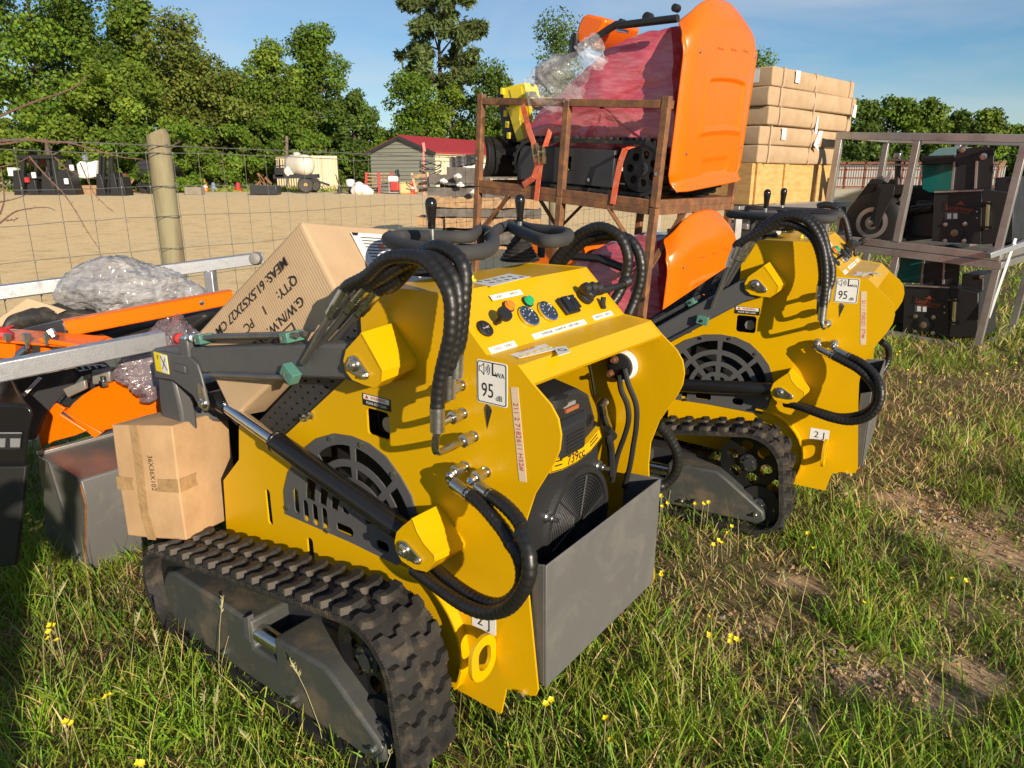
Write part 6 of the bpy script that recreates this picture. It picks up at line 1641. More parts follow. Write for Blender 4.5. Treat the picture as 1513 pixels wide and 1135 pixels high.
        pts = [kp(*Z9(x, y), .32) for x, y in ((532, 250), (548, 165), (572, 105), (600, 90), (690, 108), (712, 128), (650, 225), (600, 262))]
        pts = [Vector(p) + Vector((0, -.1, 0)) for p in pts]; mb = MB(); mb.ext(pts, (0, .45, 0)); mb.build('engine_cover', ORG, t, local=True, bevel=.02)
        for x, y, r0 in ((895, 100, .035), (750, 125, .022), (1052, 45, .025)):
            c = kp(*Z9(x, y), .25); mb = MB(); mb.lathe(c, (0, 1, 0), [(r0 * .6, -.02), (r0, -.015), (r0, .03), (r0 * .4, .035)], 14); mb.build('knob', BLK, t, local=True)
        mb = MB(); mb.tube(smooth_path([kp(*Z9(x, y), .2) for x, y in ((470, 285), (475, 225), (495, 195), (490, 270))], 4), .018, 8); mb.build('control_lever', BLK, t, local=True)
        mb = MB(); mb.box(kp(*Z9(690, 240), .75), (.2, .3, .14)); mb.build('seat', DGR, t, local=True, bevel=.03)
        mb = MB(); mb.cyl(kp(*Z9(725, 170), .15), kp(*Z9(785, 178), .15), .012, 10); mb.build('damper', STL, t, local=True)
        o = blob('clear_bag', [KM @ Vector(kp(*Z9(x, y), .0)) for x, y in ((545, 355), (580, 310), (600, 275), (640, 265))], [.05, .12, .11, .03], CLR, 5, 44, 40, .5, .8); o.parent = t; o.matrix_parent_inverse = KM.inverted()
        o = blob('clear_film', [KM @ Vector(kp(*Z9(x, y), -.01)) for x, y in ((250, 590), (330, 530), (430, 430), (540, 350), (620, 330))], [.05, .22, .22, .12, .03], CLR, 6, 48, 60, .4, .7); o.parent = t; o.matrix_parent_inverse = KM.inverted()
        # boom folded forwards: yellow guards over black arm
        pts = [kp(*Z9(x, y), .30) for x, y in ((82, 492), (210, 460), (228, 560), (183, 585), (180, 665), (205, 780), (165, 795), (120, 640), (92, 582))]
        mb = MB(); mb.ext(pts, (0, .16, 0)); bm_ = mb.build('boom_guard', YPL, t, local=True, bevel=.008)
        pts = [kp(*Z9(x, y), .297) for x, y in ((125, 500), (192, 485), (202, 540), (185, 555), (140, 560))]
        mb = MB(); mb.ext(pts, (0, -.005, 0)); mb.build('guard_panel', YPL, bm_, local=True, bevel=.003)
        pts = [kp(*Z9(x, y), .35) for x, y in ((50, 520), (85, 510), (130, 660), (165, 800), (90, 800), (70, 640))]
        mb = MB(); mb.ext(pts, (0, .18, 0)); mb.build('dipper_arm', BLK, t, local=True, bevel=.01)
        for k_ in range(5):
            c = kp(*Z9(84 + 9 * k_, 510 + 62 * k_), .29); mb = MB(); mb.box(c, (.03, .02, .05)); mb.build('guard_tooth', YPL, bm_, local=True, bevel=.003)
        pts = [kp(*Z9(x, y), .5) for x, y in ((255, 585), (300, 540), (390, 545), (420, 588))]
        mb = MB(); mb.ext(pts, (0, .2, 0)); mb.build('yellow_hose_tray', mat('pale_yellow', (.72, .52, .16), .5), t, local=True, bevel=.01)
    else:
        mb = MB(); mb.ext([(u, .25, w) for u, w in ((.85, .62), (1.25, .66), (1.40, .86), (1.30, .98), (.95, 1.02), (.82, .92))], (0, .5, 0)); mb.build('engine_cover', ORG, t, local=True, bevel=.02)
        mb = MB(); mb.ext([(u, .45, w) for u, w in ((.15, .92), (.42, .86), (.44, .95), (.2, 1.0))], (0, .15, 0)); mb.build('boom_guard', YPL, t, local=True, bevel=.01)
        mb = MB(); mb.tube([(.30, .08, .88), (.55, .08, .92), (.80, .08, .90)], .03, 10); mb.build('roll_bar', BLK, t, local=True)
    return t
excavator(KM, 'upper mini excavator wrapped in red film with a large orange canopy and yellow boom', True)
LM = KM.copy(); LM.translation = K0 + KU * .03 + KV * .02 + Vector((0, 0, -1.375))
lowx = excavator(LM, 'lower mini excavator in red wrap, its orange canopy half hidden by the second yellow loader', False)
# ratchet straps
def strap(label, runs, buckles):
    t = thing('ratchet_strap', label, 'strap', tuple(KM @ Vector(runs[0][0])), group='orange ratchet straps')
    for P_ in runs:
        Q_ = [KM @ Vector(p) for p in P_]; mb = MB()
        for a, b in zip(Q_, Q_[1:]):
            d = (b - a).normalized(); w_ = KU - d * KU.dot(d)
            if w_.length < .3: w_ = KV - d * KV.dot(d)
            w_ = w_.normalized() * .022; nn = d.cross(w_).normalized() * .0018
            mb.add([a - w_ - nn, a + w_ - nn, a + w_ + nn, a - w_ + nn, b - w_ - nn, b + w_ - nn, b + w_ + nn, b - w_ + nn], [(3, 2, 1, 0), (4, 5, 6, 7), (0, 1, 5, 4), (1, 2, 6, 5), (2, 3, 7, 6), (3, 0, 4, 7)])
        mb.build('webbing', STRP, t)
    for c, d in buckles:
        c = KM @ Vector(c); d = (KM.to_3x3() @ Vector(d)).normalized(); mb = MB()
        Mx = Matrix((d.cross(KV).normalized(), KV, d)).transposed()
        mb.box(c + Mx @ Vector((.022, 0, 0)), (.004, .03, .13), Mx); mb.box(c + Mx @ Vector((-.022, 0, 0)), (.004, .03, .13), Mx); mb.cyl(c + Mx @ Vector((-.03, 0, .02)), c + Mx @ Vector((.03, 0, .02)), .012, 10); mb.cyl(c + Mx @ Vector((-.026, 0, -.05)), c + Mx @ Vector((.026, 0, -.05)), .006, 8)
        mb.build('ratchet', mat('brassy_zinc', (.55, .47, .28), .35, metal=.9, vary=.3), t)
ZA = zoom(600, 150, .2023)
k_ = lambda x, y, v=-.045: kp(*ZA(x, y), v)
strap('orange ratchet strap crossing the yellow boom, with two buckles', [[k_(850, 25, -.03), k_(895, 200), k_(945, 340)], [k_(1065, 175, .05), k_(1015, 330)], [k_(960, 410), k_(958, 480), k_(930, 560), k_(855, 610, -.03)], [k_(985, 440), k_(968, 560), k_(950, 725, -.035)]], [(k_(950, 375), (-.35, 0, -1)), (k_(990, 390), (.15, 0, 1))])
ZC = zoom(720, 0, .2645)
c_ = lambda x, y, v=-.03: kp(*ZC(x, y), v)
strap('orange strap pulled over the track of the upper excavator beside the corner post', [[c_(845, 820, .15), c_(800, 822, .02), c_(770, 835), c_(745, 900), c_(720, 1020), c_(700, 1140, -.03)]], [])
# ------------------------------------------------------------------ cartons stacked behind
cs0 = at_y(1132, 200, 7.0); cs1 = at_y(1255, 200, 8.2); sd = Vector((cs1.x - cs0.x, cs1.y - cs0.y, 0)); SL_ = sd.length; sd.normalize(); sb = Vector((-sd.y, sd.x, 0))
tops = [at_y(1132, yy, 7.0).z for yy in (95.7, 126, 155.5, 184)]
low = [at_y(1114, yy, 6.85).z for yy in (184, 213, 241, 303)]
def zpt(s, b, z): return cs0 + sd * s + sb * b + Vector((0, 0, z - cs0.z))
lab = ['topmost long carton of the stack, open to the sky', 'second long carton from the top of the stack', 'third long carton down, its loose tag hanging over the edge', 'fourth long carton down, jutting out towards the canopy', 'lowest long carton, resting on the plywood crate']
rq = random.Random(2)
for k in range(5):
    if k < 3: z1, z0, s0, l_ = tops[k], tops[k + 1], 0 + rq.uniform(-.02, .02), SL_
    else: z1, z0, s0, l_ = low[k - 3], low[k - 2], -.12 + rq.uniform(-.015, .015), SL_ - .18
    Rm = Matrix((sd, sb, Vector((0, 0, 1)))).transposed() @ Matrix.Rotation(rq.uniform(-.026, .012), 3, 'Z')
    t = frame_box('long_carton', lab[k], 'carton', zpt(s0, 0, z0 + .002), Rm, (l_, .9, z1 - z0 - .006), SCARD, 'long cartons in one stack', .020, 20 + k, .012)
    h = z1 - z0
    for u in ((.10, .47, .93) if k < 3 else (.10, .60)):
        mb = MB(); mb.bar((u * l_, -.020, -.002), (u * l_ + .01, -.020, h), .012, .004, (0, 1, 0)); mb.bar((u * l_ + .01, -.020, h - .003), (u * l_ + .01, .9, h - .003), .012, .004); mb.build('strapping', mat('tan_strap', (.58, .42, .30), .5), t, local=True)
    if k in (0, 3):
        patch('paper_tag', LBL, t, [(.22 * l_, -.026, h * .30), (.27 * l_, -.026, h * .30), (.27 * l_, -.026, h * .92), (.22 * l_, -.026, h * .92)], (0, .002, 0))
    if k == 0: patch('paper_label', LBL, t, [(-.026, .12, h * .2), (-.026, .5, h * .2), (-.026, .5, h * .85), (-.026, .12, h * .85)], (.002, 0, 0))
    if k == 1: patch('paper_tag', LBL, t, [(.94 * l_, -.02, -.02), (.985 * l_, -.02, -.03), (.99 * l_, -.02, h * .6), (.955 * l_, -.02, h * .6)], (0, .003, 0))
    if k == 2: patch('paper_tag', LBL, t, [(.50 * l_, -.03, -.05), (.53 * l_, -.03, -.05), (.535 * l_, -.026, h * .7), (.52 * l_, -.026, h * .7)], (0, .003, 0))
    if k == 3:
        patch('paper_tag', LBL, t, [(.62 * l_, -.03, h * .1), (.68 * l_, -.04, h * .2), (.74 * l_, -.02, h * .95), (.69 * l_, -.02, h * .95)], (0, .003, 0)); patch('paper_tag', LBL, t, [(.60 * l_, -.05, h * .1), (.67 * l_, -.05, -.04), (.67 * l_, -.04, h * .1), (.64 * l_, -.03, h * .4)], (0, .003, 0))
pt_ = frame_box('plywood_crate', 'orange plywood crate beneath the long cartons', 'crate', zpt(-.14, .03, low[3]), Matrix((sd, sb, Vector((0, 0, 1)))).transposed(), (SL_ - .12, .9, low[2] - low[3]), PLY, None, .002, 3, .004)
for u in (.05, .35, .75):
    mb = MB(); mb.bar((u * SL_, -.014, 0), (u * SL_, -.014, low[2] - low[3]), .07, .02, (0, 1, 0)); mb.build('batten', PLY, pt_, local=True, bevel=.003)
rk = thing('grey_steel_rack', 'grey steel rack carrying the plywood crate behind the second loader', 'rack', tuple(zpt(0, 0, 0)))
zr_ = low[3]
for b in (-.05, .85):
    mb = MB(); mb.bar(zpt(-.5, b, zr_ - .035), zpt(SL_ + .1, b, zr_ - .035), .06, .06); mb.build('beam', STG, rk, bevel=.004)
    for s in (-.45, .3, SL_ - .05): mb = MB(); mb.bar(zpt(s, b, zr_ - .066), zpt(s, b, -.05), .06, .06, (1, 0, 0)); mb.build('upright', STG, rk, bevel=.004)
for s in (-.2, .35, 1.0):
    mb = MB(); mb.bar(zpt(s, -.02, zr_ - .20), zpt(s, .8, zr_ - .20), .05, .05); mb.build('cross_beam', STG, rk, bevel=.004)
bx = frame_box('dark_tool_box', 'dark box under the rack between the rusty crate and the second loader', 'box', zpt(-.35, .1, .55), Matrix((sd, sb, Vector((0, 0, 1)))).transposed(), (.9, .7, .5), BLK, None, .002, 9, .01)
# ------------------------------------------------------------------ mill steel crates with rotary mowers
QL, QR = at_y(1236, 200, 7.6), at_y(1508, 205, 6.45)
ql, qr = at_y(1216, 350, 7.6), at_y(1466, 379, 6.45)
fdv = Vector((QR.x - QL.x, QR.y - QL.y, 0)).normalized(); bdv = Vector((-fdv.y, fdv.x, 0))
CW = (Vector((QR.x, QR.y, 0)) - Vector((QL.x, QL.y, 0))).length; CD = 1.25
tiltx = math.atan2((QR.z + qr.z - QL.z - ql.z) / 2, CW)
cux = (fdv + Vector((0, 0, math.tan(tiltx)))).normalized(); cuz = cux.cross(bdv).normalized(); 
if cuz.z < 0: cuz = -cuz
QM = Matrix((cux, bdv, cuz)).transposed().to_4x4(); QM.translation = Vector((ql.x, ql.y, (ql.z)))
CHH = (QL.z - ql.z + QR.z - qr.z) / 2
def scrate(M, label, h, h0=0):
    t = thing('steel_crate', label, 'crate', M=M, group='mill steel crates')
    for v in (0, CD):
        for u in (0, CW * .46, CW):
            mb = MB(); mb.bar((u, v, h0 + .035), (u, v, h - .035), .075 if u == CW * .46 else .06, .06, (1, 0, 0)); mb.build('post', STG, t, local=True, bevel=.003)
        for w in (h0, h): mb = MB(); mb.bar((-.035, v, w), (CW + .035, v, w), .062, .068); mb.build('rail', STG, t, local=True, bevel=.004)
    for u in (0, CW):
        for w in (h0, h): mb = MB(); mb.bar((u, .035, w), (u, CD - .035, w), .06, .06); mb.build('end_rail', STG, t, local=True, bevel=.004)
    for u in (.5, 1.1):
        mb = MB(); mb.bar((u, .035, h0), (u, CD - .035, h0), .05, .05); mb.build('floor_rail', STG, t, local=True)
    return t
scrate(QM, 'upper grey steel crate leaning slightly, with the teal hood and black wheel inside', CHH)
QM2 = QM.copy(); QM2.translation = QM.translation + cux * -.02 + Vector((0, 0, -.075 - .80))
scrate(QM2, 'lower grey steel crate standing in the grass under the other one', .80)
def qp(x, y, v):
    p = at_plane(x, y, QM.translation + bdv * v, bdv) - QM.translation
    return (p.dot(cux), v, p.dot(cuz))
ZW = zoom(1210, 190, .2908)
def mower(M, label, full):
    t = thing('rotary_mower', label, 'mower', M=M, group='black and teal mower attachments')
    w = lambda x, y, v: qp(*ZW(x, y), v)
    if full:
        c = Vector(w(282, 478, .22)); WS = 1.16
        mb = MB(); mb.lathe(c - Vector((0, .07, 0)), (0, 1, 0), [(.13, 0), (.22, .0), (.275, .02), (.30, .05), (.30, .09), (.275, .12), (.22, .14), (.13, .14)], 36); wh = mb.build('tail_wheel', TYRE, t, local=True, smooth=40)
        mb = MB(); mb.lathe(c - Vector((0, .075, 0)), (0, 1, 0), [(.142, .0), (.155, .002), (.145, .02), (.11, .055), (.04, .05), (.04, .02), (.02, .02), (0, .018)], 28); mb.build('rim', STG, wh, local=True, smooth=40)
        mb = MB(); mb.lathe(c - Vector((0, .082, 0)), (0, 1, 0), [(.118, .02), (.112, .0), (.03, .012), (0, .012)], 24); mb.build('rim_disc', BLK, wh, local=True)
        mb = MB(); mb.lathe(c - Vector((0, .09, 0)), (0, -1, 0), [(.03, 0), (.03, .02), (.014, .022), (.014, .04), (0, .041)], 6); mb.build('axle_nut', ZNC, wh, local=True)
        pts = [w(x, y, .12) for x, y in ((295, 300), (385, 295), (378, 345), (330, 430), (300, 500), (262, 500), (258, 460), (285, 390))]
        mb = MB(); mb.ext(pts, (0, .012, 0)); mb.build('fork', BLK, t, local=True, bevel=.003)
        mb = MB(); mb.ext([Vector(p) + Vector((0, .20, 0)) for p in pts], (0, .012, 0)); mb.build('fork', BLK, t, local=True, bevel=.003)
        pts = [w(x, y, .13) for x, y in ((290, 300), (300, 285), (440, 285), (445, 330), (380, 340))]
        mb = MB(); mb.ext(pts, (0, .2, 0)); mb.build('fork_head', BLK, t, local=True, bevel=.006)
        mb = MB(); mb.cyl(w(398, 285, .22), w(403, 150, .22), .028, 14); mb.build('swivel_post', BLK, t, local=True)
        for y in (185, 160): mb = MB(); mb.box(w(415, y, .22), (.20, .10, .02)); mb.build('swivel_collar', STG, t, local=True, bevel=.003)
        mb = MB(); mb.box(w(402, 138, .22), (.06, .06, .05)); mb.build('swivel_nut', ZNC, t, local=True, bevel=.006)
        patch('paper_tag', LBL, t, [w(330, 265, .10), w(365, 205, .10), w(385, 215, .10), w(350, 277, .10)], (0, .003, 0))
        pts = [w(x, y, .35) for x, y in ((180, 370), (265, 255), (330, 260), (245, 345), (170, 470), (150, 480))]
        mb = MB(); mb.ext(pts, (0, .5, 0)); mb.build('deck_skirt', BLK, t, local=True, bevel=.006)
        pts = [w(x, y, .45) for x, y in ((540, 148), (610, 100), (720, 92), (690, 135), (560, 140))]
        mb = MB(); mb.ext(pts, (0, .6, 0)); mb.build('hood_top', mat('pale_teal', (.20, .36, .37), .25, coat=.5), t, local=True, bevel=.01)
    if full:
        pts = [w(x, y, .50) for x, y in ((430, 290), (590, 285), (585, 560), (420, 560))]; mb = MB(); mb.ext(pts, (0, .4, 0)); mb.build('belt_guard', BLK, t, local=True, bevel=.02)
        pts = [w(x, y, .34) for x, y in ((440, 470), (575, 440), (575, 560), (440, 575))]; mb = MB(); mb.ext(pts, (0, .1, 0)); mb.build('deck_edge', DGR, t, local=True, bevel=.008)
        mb = MB(); mb.cyl(w(470, 420, .30), w(580, 400, .30), .05, 16); mb.build('drive_shaft', BLKG, t, local=True)
    pts = [w(x, y, .40) for x, y in ((520, 180), (690, 172), (700, 320), (560, 330), (520, 310))]
    mb = MB(); mb.ext(pts, (0, .6, 0)); mb.build('teal_hood', GRN, t, local=True, bevel=.012)
    pts = [w(x, y, .30) for x, y in ((520, 140), (690, 135), (695, 178), (520, 185))]
    mb = MB(); mb.ext(pts, (0, .5, 0)); mb.build('hood_band', BLK, t, local=True, bevel=.006)
    pts = [w(x, y, .22) for x, y in ((700, 105), (850, 90), (885, 100), (890, 130), (875, 330), (690, 330), (668, 300))]
    mb = MB(); mb.ext(pts, (0, .02, 0)); ms = mb.build('mast_plate', BLK, t, local=True, bevel=.004)
    for x, y in ((730, 105), (838, 142)):
        mb = MB(); mb.lathe(w(x, y, .218), (0, -1, 0), [(.030, 0), (.030, .012), (.014, .014), (.014, .03), (0, .031)], 16); mb.build('mast_bolt', ZNC, ms, local=True)
    for x0, y0, x1, y1 in ((690, 170, 675, 320), (803, 165, 795, 305)):
        mb = MB(); mb.bar(w(x0, y0, .21), w(x1, y1, .21), .016, .02, (0, 1, 0)); mb.build('weld_bead', STG, ms, local=True)
    pts = [w(x, y, .10) for x, y in ((585, 315), (828, 308), (826, 400), (822, 590), (572, 572))]
    mb = MB(); mb.ext(pts, (0, .02, 0)); pl = mb.build('gearbox_plate', BLK, t, local=True, bevel=.004)
    mb = MB(); mb.ext([w(x, y, .08) for x, y in ((585, 318), (828, 310), (829, 318), (586, 327))], (0, .06, 0)); mb.build('plate_lip', STG, pl, local=True)
    mb = MB(); mb.ext([w(x, y, .11) for x, y in ((828, 310), (990, 330), (985, 575), (826, 590))], (0, .25, 0)); mb.build('gearbox_side', BLK, t, local=True, bevel=.006)
    q0 = Vector(w(638, 372, .0985)); q1 = Vector(w(795, 435, .0985))
    cc = (q0 + q1) / 2 - Vector((0, .003, 0)); ddx = Vector((1, 0, -.03))
    mb = MB(); mb.box(cc + Vector((0, .002, 0)), (abs(q1.x - q0.x), .002, abs(q1.z - q0.z))); lg = mb.build('maker_plate', INK, pl, local=True)
    LOGO = mat('dull_orange_print', (.30, .055, .02), .5)
    text('LandHonor', cc + Vector((0, -.002, -.008)), ddx, (0, 0, 1), .058, LOGO, lg, True, .85, .01)
    mb = MB(); mb.ext([cc + Vector((x, -.0025, z)) for x, z in ((-.05, .028), (-.028, .034), (-.018, .045), (0, .066), (.016, .045), (.03, .034), (.055, .028))], (0, .001, 0)); mb.bar(cc + Vector((-.09, -.002, -.038)), cc + Vector((.09, -.002, -.042)), .005, .001, (0, 1, 0)); mb.build('logo_mark', LOGO, lg, local=True)
    pq = [Vector(w(x, y, .0975)) for x, y in ((640, 425), (708, 420), (706, 460), (638, 464))]
    mb = MB(); mb.ext(pq, (0, .002, 0)); dp = mb.build('data_plate', GRY, pl, local=True)
    for x in (652, 683): patch('data_panel', LBL, dp, [w(x, 432, .0965), w(x + 20, 430, .0965), w(x + 20, 458, .0965), w(x, 459, .0965)], (0, .001, 0))
    c = Vector(w(690, 530, .10)); mb = MB(); mb.lathe(c, (0, -1, 0), [(.075, 0), (.075, .012), (.05, .014), (.048, .02), (.036, .02), (.036, .008)], 24); bf = mb.build('bearing_flange', BLK, pl, local=True)
    mb = MB(); mb.lathe(c, (0, -1, 0), [(.034, 0), (.034, .016), (.03, .018), (0, .018)], 20); mb.build('shaft_end', mat('dull_brass', (.34, .26, .16), .45, metal=.7, vary=.3), bf, local=True)
    for x, y in ((643, 488), (742, 485), (640, 572), (738, 572)):
        mb = MB(); mb.lathe(w(x, y, .10), (0, -1, 0), [(.021, 0), (.021, .004), (.015, .005), (.015, .014), (0, .016)], 8); mb.build('flange_bolt', ZNC, bf, local=True)
    for x, y in ((803, 422), (803, 455)):
        mb = MB(); mb.lathe(w(x, y, .10), (0, -1, 0), [(.007, 0), (.007, .006), (0, .008)], 8); mb.build('plate_bolt', ZNC, pl, local=True)
    mb = MB(); mb.cyl(w(862, 372, .07), w(852, 512, .07), .016, 12); pn = mb.build('hinge_pin', mat('yellow_zinc', (.62, .55, .30), .3, metal=.9), t, local=True)
    for y in (378, 500):
        mb = MB(); mb.bar(w(825, y, .07), w(882, y + 3, .07), .05, .02); mb.build('hinge_lug', BLK, pn, local=True)
    mb = MB(); mb.ext([w(x, y, .30) for x, y in ((895, 250), (1015, 240), (1000, 590), (880, 600))], (0, .5, 0)); mb.build('side_panel', BLK, t, local=True, bevel=.008)
    mb = MB(); mb.lathe(w(1005, 255, .295), (0, -1, 0), [(.02, 0), (.02, .01), (0, .012)], 10); mb.build('panel_bolt', ZNC, t, local=True)
    mb = MB(); mb.box(Vector(w(700, 470, .5)), (.7, .4, .35)); mb.build('cutter_body', BLK, t, local=True, bevel=.02)
    if full:
        patch('paper_tag', CARD2, t, [w(912, 190, .2), w(940, 160, .2), w(955, 165, .2), w(930, 215, .2)], (0, .003, 0))
    return t
mower(QM, 'black mower attachment with tail wheel and teal hood in the upper steel crate', True)
QM3 = QM.copy(); QM3.translation = QM.translation + cux * -.13 + Vector((0, 0, -.905))
mower(QM3, 'black mower attachment with maker plate low in the lower steel crate', False)
sg = MB(); sg.bar(at_y(1460, 378, 6.35), at_y(1540, 350, 6.6), .05, .05); sg.bar(at_y(1500, 352, 6.5), at_y(1460, 470, 6.5), .03, .02, (0, 1, 0))
o = sg.build('bent_steel_strap', GALV, None, bevel=.003); tag(o, 'bent galvanised strap hooked over the corner of the lower steel crate', 'steel strap')
# ------------------------------------------------------------------ the yard in the distance
def gy(px, Yd): # ground point under a column of the photograph at distance Yd
    q = at_y(px, 280, Yd); return Vector((q.x, Yd, gh_(q.x, Yd)))
SID = mat('shaded_siding', (.20, .21, .17), .7, vary=.1, scale=.6); CRM = mat('cream_paint', (.66, .58, .40), .6, vary=.1, scale=.7); RROOF = mat('red_metal_roof', (.34, .035, .04), .45, vary=.12, scale=.8)  # grey siding colours in the gable's shade; cream is the sunlit front
WHP = mat('white_paint', (.78, .78, .75), .55, vary=.08, scale=1.); CRT = mat('cream_container', (.70, .60, .40), .6, vary=.15, scale=1.2); POLY = mat('white_poly_tank', (.66, .62, .52), .45, vary=.15, scale=2)
# shed with red roof
ka, kb = gy(643.6, 45), gy(551, 46.5); rd = Vector((8.2, 13, 0)).normalized(); RL = 19.0
gd = Vector((kb.x - ka.x, kb.y - ka.y, 0)); GW = gd.length; gd.normalize()
zb_ = ka.z - .1; eave = at_y(643.6, 224, 45).z; ridge = at_y(595, 202, 45.7).z
shed = thing('shed', 'clapboard shed with a red metal roof across the gravel yard, its gable coloured grey as shade', 'shed', tuple(ka))
V3 = lambda s, l, z: Vector((ka.x, ka.y, 0)) + gd * s + rd * l + Vector((0, 0, z))
mb = MB(); mb.ext([V3(.05, .05, zb_), V3(GW - .05, .05, zb_), V3(GW - .05, .05, eave - .05), V3(GW / 2, .05, ridge - .08), V3(.05, .05, eave - .05)], rd * (RL - .1)); mb.build('wall', CRM, shed)
nb = 15
for k in range(nb):
    z0 = zb_ + (ridge - zb_) * k / nb; z1 = zb_ + (ridge - zb_) * (k + 1) / nb + .02
    if z0 > ridge - .15: break
    def half(z): return 0 if z <= eave else (z - eave) / (ridge - eave) * GW / 2
    a0, a1 = half(z0), half(min(z1, ridge))
    mb = MB(); o0 = -.02; mb.add([V3(a0, o0 - .07, z0), V3(GW - a0, o0 - .07, z0), V3(GW - a1, o0, z1), V3(a1, o0, z1), V3(a0, .06, z0), V3(GW - a0, .06, z0), V3(GW - a1, .06, z1), V3(a1, .06, z1)], [(0, 1, 2, 3), (7, 6, 5, 4), (0, 4, 5, 1), (3, 2, 6, 7), (0, 3, 7, 4), (1, 5, 6, 2)]); mb.build('clapboard', SID, shed, smooth=0)
sl_ = (ridge - eave) / (GW / 2)
for s0, s1 in ((-.25, GW / 2), (GW / 2, GW + .25)):
    za, zc = (eave - .25 * sl_, ridge) if s0 < 0 else (ridge, eave - .25 * sl_)
    mb = MB(); mb.ext([V3(s0, -.25, za), V3(s1, -.25, zc), V3(s1, -.25, zc + .09), V3(s0, -.25, za + .09)], rd * (RL + .5)); r_o = mb.build('roof', RROOF, shed)
    mb = MB()
    for l in np.arange(.1, RL, .6): mb.bar(V3(s0, l - .2, za + .105), V3(s1, l - .2, zc + .105), .05, .04)
    mb.build('standing_seams', RROOF, r_o)['kind'] = 'stuff'
    mb = MB(); mb.bar(V3(s0, -.28, za - .05), V3(s1, -.28, zc - .05), .06, .18); mb.build('barge_board', DGR, shed)
mb = MB(); mb.box(V3(-.02, 3.6, zb_ + 1.05), (.1, 3.2, 2.1), Matrix((gd, rd, Vector((0, 0, 1)))).transposed()); mb.build('garage_door', WHP, shed)
mb = MB(); mb.bar(V3(-.1, -.1, eave - .08), V3(-.1, RL, eave - .08), .10, .16); mb.build('gutter', CRM, shed)
# container
cn = thing('shipping_container', 'cream shipping container behind the white tank trailer', 'container', tuple(gy(463, 50)))
p0 = gy(463, 50); p1 = gy(501, 50.5); p2 = gy(411, 53); hC = at_y(463, 230, 50).z
mb = MB(); b0 = [p0, p1, p1 + (p2 - p0), p2]; mb.add([Vector((p.x, p.y, gh_(0, p.y) - .1)) for p in b0] + [Vector((p.x, p.y, hC)) for p in b0], [(3, 2, 1, 0), (4, 5, 6, 7), (0, 1, 5, 4), (1, 2, 6, 5), (2, 3, 7, 6), (3, 0, 4, 7)]); mb.build('container_body', CRT, cn, bevel=.03)
mb = MB()
for k in range(10):
    t_ = (k + .5) / 10; q = p0.lerp(p1, t_); mb.bar(Vector((q.x, q.y - .04, p0.z + .2)), Vector((q.x, q.y - .04, hC - .15)), .07, .06, (0, 1, 0))
for k in range(14):
    t_ = (k + .5) / 14; q = p0.lerp(p2, t_); mb.bar(Vector((q.x - .04, q.y - .03, p0.z + .2)), Vector((q.x - .04, q.y - .03, hC - .15)), .08, .06, (0, 1, 0))
mb.build('corrugations', CRT, cn)['kind'] = 'stuff'
mb = MB()
for t_ in (.3, .5, .7): q = p0.lerp(p1, t_); mb.bar(Vector((q.x, q.y - .09, p0.z + .1)), Vector((q.x, q.y - .09, hC - .1)), .04, .04, (0, 1, 0))
mb.build('lock_rods', WHP, cn)['kind'] = 'stuff'
# tank trailer
tt = thing('tank_trailer', 'old trailer with a round white water tank and yellow wheel', 'trailer', tuple(gy(440, 44)))
YT = 44
def yt(x, y, Y=YT): return at_y(x, y, Y)
Z3b = zoom(300, 190, .2247)
c = yt(*Z3b(640, 240)); mb = MB(); mb.lathe(c + Vector((-.75, .5, 0)), Vector((1, -.6, 0)), [(.18, -.12), (.45, -.05), (.57, .1), (.60, .4), (.60, 1.1), (.57, 1.45), (.42, 1.62), (.15, 1.70)], 24); mb.lathe(c + Vector((-.2, .1, .55)), (0, 0, 1), [(.2, 0), (.2, .12), (.12, .18), (0, .18)], 12); mb.build('water_tank', POLY, tt, smooth=50)
c = yt(*Z3b(562, 282)); mb = MB(); mb.lathe(c, (.5, -1, 0), [(.1, -.3), (.28, -.25), (.32, 0), (.28, .25), (.1, .3)], 16); mb.build('small_tank', POLY, tt, smooth=50)
mb = MB(); mb.bar(yt(*Z3b(470, 318)), yt(*Z3b(760, 312)), .5, .22); mb.bar(yt(*Z3b(700, 330)), yt(*Z3b(830, 372)), .12, .12); mb.build('chassis', DGR, tt)
mb = MB(); mb.bar(yt(*Z3b(500, 200)), yt(*Z3b(505, 315)), .06, .06, (0, 1, 0)); mb.bar(yt(*Z3b(470, 250)), yt(*Z3b(560, 240)), .06, .06); mb.bar(yt(*Z3b(475, 250)), yt(*Z3b(472, 320)), .05, .05, (0, 1, 0)); mb.build('ladder_frame', DGR, tt)
mb = MB(); mb.box(yt(*Z3b(508, 290)), (.55, .5, .55)); mb.build('pump_box', BLK, tt, bevel=.03)
for dy in (0, 1.6):
    c = yt(*Z3b(675, 370)) + Vector((0, dy, 0)); mb = MB(); mb.lathe(c, (.25, -1, 0), [(.24, -.12), (.40, -.13), (.47, -.05), (.47, .08), (.40, .14), (.24, .13)], 24); wl = mb.build('wheel', RUB, tt, smooth=40)
    mb = MB(); mb.lathe(c, (.25, -1, 0), [(.25, .08), (.25, .13), (.12, .10), (.1, .16), (0, .16)], 20); mb.build('rim', mat('ochre_rim', (.60, .32, .05), .6), wl)
sk = thing('scrap_skid', 'low rusty skid full of scrap beside the tank trailer', 'skid', tuple(gy(392, 42)))
mb = MB(); a = gy(373, 42); b = gy(412, 42); mb.bar(a + Vector((0, 0, .28)), b + Vector((0, 0, .28)), .9, .5); mb.build('skid_box', DGR, sk, bevel=.03)
